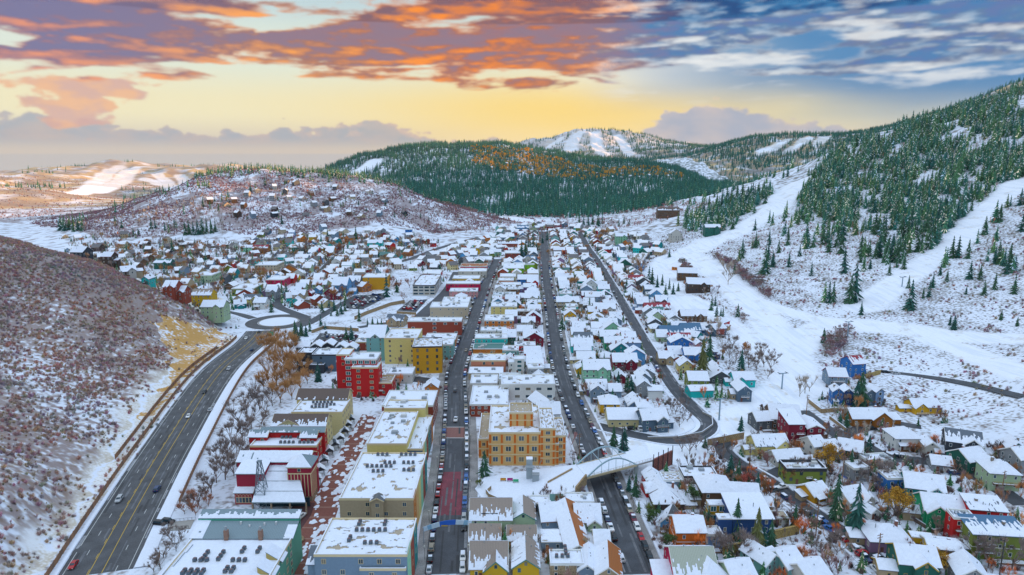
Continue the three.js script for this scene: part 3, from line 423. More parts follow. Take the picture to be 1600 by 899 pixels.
// ---------------------------------------------------------------- trees and scrub
const LEAFY = new THREE.MeshStandardMaterial({ vertexColors: true, roughness: 0.95 }); LEAFY.name = 'foliage';
const BARK = plain(0.10, 0.075, 0.06, 0.95), BARK_PALE = plain(0.36, 0.32, 0.28, 0.9);
function coniferGeo(seed, layers, pts, snowy, hue) {   // unit height; drooping star-shaped skirts of boughs round a stem
  const r = rng(seed), mb = new MB();
  for (let l = 0; l < layers; l++) {
    const t = l / (layers - 0.4), y = 0.08 + 0.9 * t, R = (0.185 * Math.pow(1 - t, 0.85) + 0.012) * (0.8 + 0.4 * r()), droop = (0.09 + 0.05 * r()) * (1 - t * 0.55), ph = r() * 7;
    const rim = []; for (let k = 0; k < pts * 2; k++) { const a = ph + k / (pts * 2) * Math.PI * 2 + (r() - 0.5) * 0.25, q = k & 1 ? R * (0.4 + 0.2 * r()) : R * (0.75 + 0.5 * r()); rim.push([Math.cos(a) * q, y - droop * (k & 1 ? 0.45 : 0.8 + 0.4 * r()), Math.sin(a) * q]); }
    const topP = [(r() - 0.5) * 0.01, y + 0.075 * (1 - t * 0.4), (r() - 0.5) * 0.01];
    for (let k = 0; k < rim.length; k++) { const dark = 0.6 + 0.7 * r(), s = r() < snowy ? 1 : 0; mb.tint = s ? [0.5, 0.55, 0.58] : [hue[0] * dark, hue[1] * dark, hue[2] * dark]; mb.tri(topP, rim[(k + 1) % rim.length], rim[k]); }
  }
  mb.tint = [hue[0] * 0.45, hue[1] * 0.45, hue[2] * 0.45]; mb.cyl([0, 0.06, 0], [0, 0.99, 0], 0.055, 0.003, 5, false);
  return mb.geo();
}
const GREEN = [0.04, 0.115, 0.06], TEAL = [0.022, 0.1, 0.078], OLIVE = [0.12, 0.13, 0.04];
const trunkGeo = new MB().cyl([0, -0.04, 0], [0, 0.5, 0], 0.022, 0.012, 6).geo();
const CON_NEAR = [1, 2, 3, 4].map((s) => coniferGeo(s * 31, 17, 9, 0.05, s % 2 ? GREEN : TEAL)), CON_MID = [5, 6, 7, 8, 21, 22, 23].map((s) => coniferGeo(s * 17, 8 + s % 4, 6 + s % 3, 0.03 + 0.05 * (s % 3), s % 2 ? GREEN : TEAL)), CON_FAR = [9, 10, 11].map((s) => coniferGeo(s * 13, 6, 5, 0.03, TEAL)), CON_OLIVE = [coniferGeo(401, 18, 9, 0.02, OLIVE)];
function conifer(x, z, h, label, group, kind = 'near', seed = 1) {
  const o = thing('conifer', label, 'conifer tree', x, ground(x, z) - 0.15, z, seed * 1.7, group);
  const set = kind === 'olive' ? CON_OLIVE : kind === 'near' ? CON_NEAR : CON_MID; const w = h * (1.05 + 0.45 * ((seed * 7919) % 13) / 13);
  for (const m of [part('trunk', trunkGeo, BARK, o), part('crown', set[seed % set.length], LEAFY, o)]) m.scale.set(w, h, w);
  return o;
}
function branches(seed, tips, lean, twigs, col, twigLen = 0.1) {   // bare crown of unit height: limbs that fork, ending in sprays of twigs
  const r = rng(seed), mb = new MB(), trunk = new MB(), ends = [];
  const grow = (a, dir, len, rad, depth) => {
    const b = [a[0] + dir[0] * len, a[1] + dir[1] * len, a[2] + dir[2] * len]; mb.tint = [col[0] * 0.75, col[1] * 0.72, col[2] * 0.7]; mb.cyl(a, b, rad, rad * 0.62, 3, false);
    if (depth <= 0) { ends.push([b, dir]); return; }
    for (let k = 0; k < 2 + (r() < 0.5); k++) { const d = new THREE.Vector3(dir[0] + (r() - 0.5) * lean, dir[1] + (r() - 0.35) * lean * 0.7, dir[2] + (r() - 0.5) * lean).normalize(); grow(b, [d.x, d.y, d.z], len * (0.62 + 0.25 * r()), rad * 0.6, depth - 1); }
  };
  for (let k = 0; k < tips; k++) { const a = r() * 7, s = 0.35 + 0.5 * r(); const d = new THREE.Vector3(Math.cos(a) * s, 0.9, Math.sin(a) * s).normalize(); grow([0, 0.12 + 0.12 * r(), 0], [d.x, d.y, d.z], 0.2 + 0.1 * r(), 0.014, 2); }
  for (const [b, d] of ends) for (let k = 0; k < twigs; k++) { const e = [d[0] + (r() - 0.5) * 1.6, d[1] + (r() - 0.25) * 1.3, d[2] + (r() - 0.5) * 1.6]; const L = twigLen * (0.5 + r()), f = 0.65 + 0.6 * r(), w = 0.006; mb.tint = [col[0] * f, col[1] * f, col[2] * f];
    mb.tri([b[0] - w, b[1], b[2]], [b[0] + w, b[1], b[2] + w], [b[0] + e[0] * L, b[1] + e[1] * L, b[2] + e[2] * L]); }
  trunk.cyl([0, -0.03, 0], [0, 0.3, 0], 0.02, 0.013, 6, false);
  return { crown: mb.geo(), trunk: trunk.geo() };
}
const BARE = { orange: [1, 2, 3].map((s) => branches(s * 7, 8, 0.9, 26, [0.52, 0.27, 0.1], 0.14)), grey: [4, 5, 6].map((s) => branches(s * 9, 7, 0.9, 22, [0.3, 0.235, 0.21])), rust: [7, 8].map((s) => branches(s * 5, 7, 1.0, 16, [0.4, 0.16, 0.08], 0.14)), aspen: [9, 10].map((s) => branches(s * 3, 5, 0.45, 9, [0.5, 0.42, 0.34], 0.12)) };
function leafCrown(seed, col, n) { const r = rng(seed), mb = new MB(); const cl = [...Array(11)].map(() => { const a = r() * 7, q = Math.sqrt(r()) * 0.3; return [Math.cos(a) * q, 0.42 + 0.5 * r() * (1 - q), Math.sin(a) * q, 0.1 + 0.09 * r()]; });
  for (let k = 0; k < n; k++) { const c = cl[Math.floor(r() * cl.length)]; const d = new THREE.Vector3(r() - 0.5, r() - 0.5, r() - 0.5).normalize().multiplyScalar(c[3] * Math.cbrt(r())); const p = [c[0] + d.x, c[1] + d.y, c[2] + d.z], f = 0.55 + 0.75 * r(), s = 0.034; mb.tint = [col[0] * f, col[1] * f * (0.9 + 0.2 * r()), col[2] * f];
    const j = () => (r() - 0.5) * 2 * s; mb.tri([p[0] + j(), p[1] + j(), p[2] + j()], [p[0] + j(), p[1] + j(), p[2] + j()], [p[0] + j(), p[1] + j(), p[2] + j()]); } return mb.geo(); }
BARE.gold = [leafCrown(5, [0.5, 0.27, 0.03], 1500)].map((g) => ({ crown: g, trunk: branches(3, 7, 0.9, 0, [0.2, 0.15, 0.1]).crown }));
BARE.amber = [leafCrown(15, [0.45, 0.2, 0.06], 1300)].map((g) => ({ crown: g, trunk: branches(13, 7, 0.9, 0, [0.2, 0.13, 0.1]).crown }));
BARE.red = [leafCrown(25, [0.4, 0.09, 0.06], 1100)].map((g) => ({ crown: g, trunk: branches(23, 7, 0.9, 0, [0.2, 0.13, 0.1]).crown }));
BARE.green = [leafCrown(35, [0.06, 0.12, 0.03], 1500), leafCrown(36, [0.14, 0.17, 0.03], 1300)].map((g) => ({ crown: g, trunk: branches(33, 7, 0.9, 0, [0.12, 0.1, 0.08]).crown }));
function broadleaf(kind, x, z, h, label, group, seed = 1, wide = 1) {
  const o = thing('tree', label, kind === 'gold' || kind === 'amber' ? 'autumn tree' : kind === 'green' ? 'tree' : 'bare tree', x, ground(x, z) - 0.1, z, seed * 2.3, group); const set = BARE[kind], v = set[seed % set.length], w = h * wide;
  for (const m of [part('trunk', v.trunk, v.trunk.attributes.color ? LEAFY : kind === 'aspen' ? BARK_PALE : BARK, o), part('crown', v.crown, LEAFY, o)]) m.scale.set(w, h, w);
  return o;
}
function scrubGeo(seed, n, col, fine = 1) { const r = rng(seed), mb = new MB(); for (let k = 0; k < n; k++) { const a = r() * 7, s = r() * 0.75, y = 0.6 + 0.55 * r(), f = 0.55 + 0.8 * r(); mb.tint = [col[0] * f, col[1] * f, col[2] * f]; const bx = (r() - 0.5) * 0.5, bz = (r() - 0.5) * 0.5, w = (0.05 + 0.03 * r()) * fine; mb.tri([bx - w, 0, bz], [bx + w, 0, bz + w], [bx * 0.6 + Math.cos(a) * s, y * (1.1 - s * 0.5), bz * 0.6 + Math.sin(a) * s]);
    if (k % 2) { const q = [bx * 0.6 + Math.cos(a) * s * 0.6, y * 0.55, bz * 0.6 + Math.sin(a) * s * 0.6]; mb.tri(q, [q[0] + 0.07, q[1], q[2]], [q[0] + Math.sin(a) * 0.3, q[1] + 0.35, q[2] - Math.cos(a) * 0.3]); } } return mb.geo(); }
function scatter(name, geos, material, items, label, category) {      // items: [x, z, height, width, brightness]; one object of many copies
  const per = geos.map(() => []); items.forEach((it, k) => per[k % geos.length].push(it)); const M = new THREE.Matrix4(), Q = new THREE.Quaternion(), UPV = new THREE.Vector3(0, 1, 0), c = new THREE.Color();
  const all = new THREE.Group(); all.name = numbered(name); stuff(tag(all, label, category)); scene.add(all);
  geos.forEach((g, n) => { if (!per[n].length) return; const im = new THREE.InstancedMesh(g, material, per[n].length); per[n].forEach((it, k) => { const [x, z, h, w, b] = it; Q.setFromAxisAngle(UPV, k * 2.399); M.compose(new THREE.Vector3(x, ground(x, z) - h * 0.03, z), Q, new THREE.Vector3(w, h, w)); im.setMatrixAt(k, M); im.setColorAt(k, Array.isArray(b) ? c.setRGB(...b) : c.setRGB(b, b, b)); });
    im.name = 'foliage'; im.castShadow = true; stuff(im); all.add(im); });
}
const TREES = [["very large olive green conifer above the turquoise shed",0,'o',[109.5,-375.6,26]],
["dark conifer half hidden behind the large olive green conifer",0,'c',[122.6,-407.4,19.1]],
["dark pointed spruce beside the turquoise house by the ski run",0,'c',[136.3,-388.4,15.2]],
["small dark spruce by the near end of the footbridge, beside the street kerb",0,'c',[45.4,-285.2,10]],
["taller dark spruce standing behind the arch of the footbridge",0,'c',[49,-279.2,12.2]],
["dark spruce at the corner of the orange and cream hotel",0,'c',[-11.1,-256.2,11.4]],
["round green bush beside the sloping snowy plaza",0,'green',[-12.3,-246.5,4.7]],
["dark spruce in front of the red gabled house",0,'c',[47,-239.4,9.9]],
["short spruce beside the kerb below the footbridge",0,'c',[45.2,-243.4,7.1]],
["bushy dark green tree before the small blue cottage",0,'green',[48.8,-216.8,8.9]],
["yellow green shrub beside the parked cars and the dark hip roof",0,'green',[49.1,-226.3,5.7]],
["round green pine between the red house and the glass walled house",0,'green',[67.3,-231.3,9.3]],
["small green pine behind the dark hip roofed house",0,'green',[66.2,-237.5,6.5]],
["tall narrow spruce against the dark blue apartment house",0,'c',[75.8,-210,15.6]],
["tall yellowing conifer at the end of the dark blue apartment house",0,'o',[79.6,-201.4,17]],
["dark spruce beside the yellow stone retaining wall",0,'c',[85,-203.6,11.6]],
["half hidden spruce between the yellowing conifer and the stone wall",0,'c',[82.5,-202.8,9.4]],
["green pine at the street side of the orange house",0,'green',[51.2,-202.1,8.1]],
["blue spruce at the bend of the villa street",0,'c',[88.3,-256.2,10]],
["larger blue spruce next to the cream roofs on the villa street",0,'c',[89,-248.6,11.6]],
["dark spruce beside the red bush on the villa street",0,'c',[93.8,-240.9,9.7]],
["dark spruce above the stone wall on the villa street",0,'c',[98.4,-216.8,9.2]],
["dark shrub above the stone wall on the villa street",0,'green',[96.2,-218.5,4.6]],
["small spruce on the bank behind the footbridge wall",0,'c',[85.7,-283.2,5.9]],
["spruce in the bare thicket beside the cream house",0,'c',[107.9,-302.4,7.7]],
["tall snow dusted spruce by the ochre cottage",0,'c',[115.9,-223.6,17.8]],
["tallest spruce on the villa street, in front of the white cottage",0,'c',[117,-212,20.3]],
["dark spruce behind the golden tree and the olive green house",0,'c',[137.6,-257.4,11.8]],
["dark spruce beside the stop sign on the cross lane",0,'c',[156.3,-279.2,8.4]],
["spruce beside the timber house with the round window",0,'c',[159.5,-306.2,8.8]],
["small spruce between the blue house and the teal house",0,'c',[145.8,-238.4,7.6]],
["tall twin spruce in front of the blue row houses",0,'c',[180.6,-334.9,19.1]],
["shorter spruce beside the tall twin spruce at the blue row houses",0,'c',[177.4,-333,15.8]],
["small snowy spruce below the bright yellow house",0,'c',[194.6,-307.8,4.6]],
["golden leaved tree beside the green house with the yellow balcony",0,'gold',[135.9,-220.2,15.1]],
["golden leaved tree behind the olive green apartment house",0,'gold',[128.7,-259.6,13.6]],
["golden leaved tree in front of the dark green gabled house",0,'gold',[131.1,-190.7,9.6]],
["rust orange tree beside the turquoise house and the ski trail",0,'amber',[150.8,-423.8,10]],
["round russet tree below the spruce clump at the ski trail",0,'red',[145.8,-460.8,9.7]],
["small coral red tree on the villa street",0,'red',[90.8,-244.5,7.9]],
["tiny spruce at the edge of the ski run above the brown house",0,'green',[135.8,-329.5,4.2]],
["dark conifer on the open slope above the ski trail","conifers on the open slope above the ski trail",'c',[261,-673.2,15.3],[273.2,-664,17.2],[278.7,-625,14.5],[256.2,-539,18.6],[259.7,-538.9,17.5],[274.7,-535.1,32.8],[269.7,-531.9,23.2],[263.3,-500.6,11.1],[321.4,-686.1,20.2],[329.1,-675,21.5],[362.9,-668.3,18.1],[354.1,-617.7,23.8],[347.5,-596.2,16.5],[213.9,-452.1,11],[223,-673,12.3],[277,-769.2,19.5],[250,-732.6,18.5],[289.9,-763.6,19.4],[304,-746.9,21.5],[285.5,-723.4,14.9],[261.4,-675.9,16.7],[293.4,-904.7,18],[296,-694.3,13],[323.4,-741.7,16.9],[310.4,-868.5,15.7],[328.4,-635,13.7],[327.4,-614.8,10.7],[328.6,-584.7,11.6]],
["dark conifer among bushes on the upper snow slope","conifers among the bushes of the upper slope",'c',[298.9,-498.7,23.8],[324.5,-519.3,13],[319.7,-518.5,9.4],[370.7,-542.9,15.8],[376.4,-539.2,13.9],[358.8,-507.5,12],[371.6,-514.6,13.4],[374.3,-497.8,15.6],[301.1,-450.3,10.6],[303.9,-459.1,7.6],[393.7,-603.7,20.6],[397.1,-601,20.6],[400.3,-592.2,17.7],[358.2,-561.2,11.5],[353.6,-544.8,10],[323,-544.9,11],[350.1,-514.7,8.4],[336.5,-455.9,7.7],[335.3,-439.1,6.5]],
["dark conifer in the clump beside the ski lodges","conifers beside the ski trail lodge",'c',[136.4,-667.1,19.8],[140.2,-670.3,17.3],[141.8,-653.3,13],[139.9,-608.1,13.4],[151.1,-642.2,11.6],[148.7,-662.3,11.9],[149.3,-618.5,11.2],[157.1,-631.6,8.9],[162.3,-515.9,10.7],[165.7,-551.9,12.5],[163.6,-530.3,11],[173.1,-566.5,9.3],[168.5,-529.7,8.8],[179.6,-527.8,11],[192.9,-827.4,11.4]],
["dark conifer in the row beside the upper ski run","conifers beside the upper ski run",'c',[301.6,-1074.9,19],[308.9,-1072.7,23.2],[317.5,-1061.4,25.1],[327.5,-1069,25.3],[337.9,-1077.5,27.7],[347,-1084.4,25.7],[358.8,-1093.1,28.2],[366.8,-1093.1,30.4],[359.6,-1046.9,27.1],[366.8,-1045.4,31.3],[375.4,-1045.8,27.2],[366.9,-992.5,23.9],[390.6,-1067.2,25.7],[284.8,-969.3,17.2],[288.3,-956.3,17],[298.1,-962.5,19.1]],
["dark conifer in the row at the head of the bending street","conifers at the head of the bending street",'c',[121.6,-1232.9,18.8],[130.9,-1244.1,21.3],[137.8,-1232.9,20],[148.5,-1255.5,22.8],[156.5,-1243.4,21.4],[166.9,-1260.5,19.3],[156.1,-1221.7,17.5],[187.6,-1195.9,14.9],[199.9,-1216.8,16.4],[203,-1181,13.6],[112.4,-1046.5,12],[112.3,-885.3,12.8],[134.8,-862.5,12.5],[120.1,-800.4,15.6]],
["tall dark conifer near the top of the middle street","conifers near the top of the middle street",'c',[12,-840.8,24.2],[17.1,-857,21.4],[24.3,-885.3,18.7],[27.8,-891.2,23.9],[31.8,-885.3,18.7],[31.5,-1011.9,16.4],[53.3,-1027.3,19.6],[44.8,-989.6,13.2],[73.9,-1059.5,13.1],[22.4,-909.3,15.7],[31.6,-954.6,14.6],[79.3,-1051.2,12]],
["broad dark conifer standing by itself beside the middle street",0,'c',[36.9,-489,12.8]],
["dark conifer behind pale cottages on the middle street",0,'c',[64.5,-554.1,11]],
["short conifer beside the yellow cottage on the middle street",0,'c',[52.3,-516.5,7.2]],
["green conifer between the mint terrace and grey houses","conifers between the mint terrace and grey houses",'c',[64.2,-350.1,11.3],[62.8,-356.2,9.9],[59.9,-366.7,8.6],[67.4,-356.2,9.2],[84.4,-407.4,6.8],[79.2,-362.4,7]],
["dark green conifer below the green gabled house on the bending street",0,'c',[107.8,-629,13.7]],
["conifer beside the small ochre cottage on the bending street",0,'c',[105.4,-584,10.5]],
["tall dark pine in front of the ochre hillside block",0,'c',[-114.3,-608.5,23]],
["smaller pine just past the ochre hillside block",0,'c',[-108.4,-629,13.7]],
["green pine in the planted belt beside the roundabout","pines planted beside the roundabout",'c',[-146.8,-451,13.4],[-154.8,-471,12.4],[-150.8,-472.7,10.9],[-148.5,-485.3,10.1],[-147,-471,8.9],[-144.6,-500.4,9.3],[-156.4,-547.1,10.1],[-155,-563.7,9.2],[-147.6,-551.7,12.4],[-139,-540.2,12.1],[-138.6,-551.7,11.2],[-145.5,-533.6,7.1],[-140.4,-533.6,8.7],[-119.2,-516.5,11.6],[-98.3,-498.5,7.6],[-105.5,-500.4,7.6],[-101.6,-500.4,6.6],[-110.1,-504.3,6.2],[-198.1,-547.1,12.6],[-138.7,-490.8,7.1]],
["dark pine beside the car park behind the slate roofs","pines beside the car park",'c',[-116.2,-462.4,9.6],[-112.3,-460.8,11.5]],
["spruce at the corner of the dark slate roofed market hall",0,'c',[-111.1,-373.3,11.3]],
["dark conifer in the clump below the aspen slope","conifers below the aspen slope",'c',[-718.2,-1083.2,24.6],[-703,-1069.3,26.6],[-700.1,-1075.9,24.3],[-678.4,-1052.6,27.3],[-674.9,-1058.4,23.8],[-663.5,-1049.7,25.9],[-560.3,-1004.9,14.2],[-552.8,-1005.1,13.1],[-547.2,-1032.2,17.7],[-542.8,-1035,14.4],[-617.4,-1060.4,16.2],[-596.9,-1041.2,13.6],[-489.9,-1018.2,21.4],[-485.7,-1021.4,23.6],[-478.6,-1020.7,21.4],[-473.5,-1024.2,23.5],[-468.3,-1027.9,25.7],[-463.1,-1031.5,23.6],[-457,-1033.1,21.4],[-453.5,-1038.9,17.2]],
["conifer on the slope of the purple scrub hill","conifers dotted over the purple scrub hill",'c',[-510.2,-1130.6,17.5],[-492,-1115.3,14.9],[-475.2,-1106.8,13.6],[-457.5,-1202.3,19.4],[-449.3,-1204.4,16.9],[-395.8,-1279,17.6],[-445.5,-1242.6,17.4],[-220.8,-1194,10.3],[-197.7,-1146.8,9.9],[-182.1,-1163.8,10],[-183.3,-1235.2,11.8],[-158.8,-1185.1,9],[-144,-1181.1,9],[-120.6,-1155.4,9.9],[-90.5,-1159.3,8.8],[-49.1,-1159.3,9.9],[-265.8,-1186,10.3],[-246.6,-1156.4,8.9]],
["rounded dark conifer in the hillside gardens above the curved road",0,'c',[-264.9,-974.7,19.2]],
["dark pointed conifer beside the blue hillside house",0,'c',[-227.2,-987.7,21.2]],
["dark conifer beside the curved hillside road",0,'c',[-236.1,-835.5,16.6]],
["conifer in front of the small yellow house",0,'c',[-162.3,-722.1,10.7]],
["tall dark conifer among the condominium blocks",0,'c',[-439.4,-873.8,22.4]],
["conifer at the top of the hillside gardens",0,'c',[-368,-1089,15.2]],
["orange brown leafless cottonwood in the highway thicket","orange cottonwoods beside the highway",'orange',[-155.1,-418.2,15.4],[-158.4,-440,14.1],[-150.3,-429.6,16.6],[-140.2,-410,16.8],[-145,-398.3,15.6],[-136.3,-386,16.9],[-129.8,-380.2,14.9],[-142.5,-380.2,14.2],[-123.3,-368.9,13.7],[-132,-364.6,15.3],[-124.2,-356.2,14.2],[-129.5,-350.1,13.3],[-128.7,-392.1,12.7],[-136.9,-358.2,11.2],[-115.8,-356.2,11],[-116.7,-343.3,11.5],[-121.2,-338.6,12.2],[-116.1,-368.9,9.7],[-121.9,-386,8.4]],
["bare grey brown tree along the creek below the highway","bare grey trees along the creek",'grey',[-137.3,-343.3,13.2],[-128.9,-329.5,12.8],[-133.8,-325.1,13.4],[-122,-319.1,12.4],[-131.5,-308.6,13.7],[-124.4,-306.2,12.8],[-122.4,-290,13.8],[-124.3,-283.2,12.9],[-121,-270.3,13.8],[-114.6,-264.3,12.9],[-120,-261.4,12.9],[-114.7,-252.9,12.6],[-117.1,-250.2,11.3],[-115.8,-242.4,10.5],[-116,-238.4,9.2],[-116.6,-290,10.3],[-114.8,-275.3,9.9],[-112.4,-255.7,9.5],[-116.3,-232.7,7.9],[-116.5,-228.1,7.2],[-123.9,-333.9,11.3],[-119.6,-306.2,9.2]],
["low russet bush on the bank beside the hotel bridge","russet bushes on the bank beside the hotel bridge",'rust',[-120.6,-232.7,6.1],[-117,-229,6.6],[-116.1,-231.8,6],[-118.5,-226.3,5.4],[-114.1,-225.4,5.4],[-115.4,-235.1,5.5],[-112.3,-231.8,4.8]],
["bare shrub in the creek bed below the hotel","shrubs in the creek bed below the green roofed hotel",'grey',[-113.8,-207.3,6.9],[-110.2,-202.8,6.8],[-117.4,-212,5.8],[-112.5,-199.2,6.2],[-111.5,-209.2,5.2],[-110.4,-193,6.1],[-111.6,-191.3,5.5]],
["bare grey tree in a garden along the villa street","bare garden trees along the villa street",'grey',[74.5,-279.2,8.4],[77.2,-276.6,9],[81,-280.5,7.8],[85.4,-277.9,7.2],[88.5,-275.3,7.8],[138.4,-243.4,9.5],[144.1,-248.6,11],[142.8,-241.4,9.5],[141.8,-254,9.1],[149.4,-255.7,9.2],[141.9,-283.2,9],[141.6,-275.3,7.5],[116.2,-258.5,7.7],[116,-251.8,8.2],[120.9,-257.4,7.7],[104.5,-204.3,8.5],[98.5,-203.6,6.7],[99.4,-199.9,7.2],[105.6,-200.7,7.3],[131.9,-270.3,6.7],[151.7,-285.9,7],[149.7,-290,7.8]],
["large leafless tree before the dark blue apartment house","leafless trees before the dark blue apartment house",'grey',[71.6,-197.1,11.9],[69.6,-199.2,9.7],[75.1,-198.5,9.8],[68.4,-201.4,7.6]],
["leafless tree below the red and olive balcony houses","leafless trees below the red and olive balcony houses",'grey',[147.8,-196.4,10.6],[150,-193.7,9.9],[157,-193,11.8],[147.6,-200.7,7.1],[140.6,-193,8.1],[159,-199.2,6.6]],
["rust orange garden tree along the middle street","rust orange garden trees along the middle street",'orange',[29.3,-968.3,11.1],[32.7,-909.3,11.3],[58.8,-684.7,12],[60.4,-650.8,10.2],[60,-614.2,10.9],[56.5,-742.3,10.1],[53.8,-810.2,9.4],[72.2,-722.1,9.8],[68.2,-591.9,8.2],[124,-972.9,13.1],[159.9,-1132.9,15.2],[137.1,-1010.1,13.6],[158.9,-908.3,10.6],[136.8,-714.3,21.1],[53.8,-520.6,8.3],[47.4,-862.5,8.3],[77.7,-644.4,7.6],[101.5,-909.3,8.8]],
["bare pale tree in the gardens of the bending street","bare pale trees in the bending street gardens",'aspen',[120.9,-684.7,13.5],[139.4,-763.7,15],[152,-800.4,14.1],[161.8,-819.7,12.8],[146.9,-481.6,13.1],[145.1,-467.5,12.8],[147.2,-490.8,11.2],[215,-673.7,17.7],[214,-656.2,17.3],[205.2,-635.7,16.8],[159.5,-353.1,12.1],[154.6,-348.1,10.3],[163.2,-356.2,9.8],[141.3,-440,9.3],[157.3,-316.6,9],[158.5,-312.6,8.9],[156.7,-290,9.3],[161.6,-292.9,7.9]],
["leafless tree in the thicket around the turquoise house","thicket trees around the turquoise house",'grey',[144.2,-398.3,11.3],[146.7,-392.1,11.2],[154,-399.6,12.3],[155.5,-392.1,11.2],[138.7,-418.2,10.8],[139.3,-407.4,9.7],[159.2,-418.2,10.9],[163.2,-407.4,9.8],[129.8,-392.1,7.6],[137.9,-374.4,6.6],[147.7,-440,11.2],[139,-429.6,9.2],[148.4,-377.9,6.7]],
["bare shrub at the bend below the wooden house","shrubs inside the hairpin bend",'grey',[81.9,-322.5,7.9],[83.7,-316.6,7.1],[80.9,-329.5,7.3],[79.9,-306.2,5.5],[85.2,-312.6,5.6],[76.8,-316.6,5.6],[88.8,-329.5,7.3],[79.8,-368.9,5.5],[91.4,-348.1,6.1]],
["russet tree on the slope above the hillside parking","russet trees above the hillside parking",'rust',[-118.1,-657.3,10.4],[-107.7,-632,11.3],[-99.6,-650.8,10.3],[-91.2,-644.4,8.9],[-96.6,-591.9,8.2],[-90.4,-742.3,10.1],[-85.6,-820.1,11.1],[-80.7,-851.5,11.5],[-98.1,-862.5,10]],
["bare brown tree on the hillside above the curved road","bare trees above the curved hillside road",'grey',[-275.9,-763.7,14.1],[-284.5,-810.2,14.8],[-285.2,-835.5,15.2],[-269.6,-862.5,15.6],[-269.9,-891.2,16],[-315.3,-810.2,13.3],[-308.6,-763.7,12.7],[-348.6,-835.5,15.6],[-371.8,-862.5,16.2],[-396.4,-891.2,14.9],[-390.5,-921.8,17.2],[-421.8,-891.2,15],[-453.3,-921.8,15.7],[-376.8,-810.2,13.7],[-322.7,-862.5,14.1],[-255.3,-1044.1,14.3],[-243.6,-1081.3,14.7]]];                        // label, group, kind, [x, z, height] ...
const ORDER = ['first', 'second', 'third', 'fourth', 'fifth', 'sixth', 'seventh', 'eighth', 'ninth', 'tenth', 'eleventh', 'twelfth', 'thirteenth', 'fourteenth', 'fifteenth', 'sixteenth', 'seventeenth', 'eighteenth', 'nineteenth', 'twentieth', 'twenty-first', 'twenty-second', 'twenty-third', 'twenty-fourth', 'twenty-fifth', 'twenty-sixth', 'twenty-seventh', 'twenty-eighth'];
{ let i = 0; for (const [label, group, k, ...spots] of TREES) { spots.sort((p, q) => q[1] - p[1]); spots.forEach(([x, z, h], n) => { i++; const l = spots.length > 1 && n < ORDER.length ? `${label}, ${ORDER[n]} from near end` : label, g = group || undefined; if (k === 'c' || k === 'o') conifer(x, z, h, l, g, k === 'o' ? 'olive' : z > -480 ? 'near' : 'mid', i); else broadleaf(k, x, z, h, l, g, i); }); } }
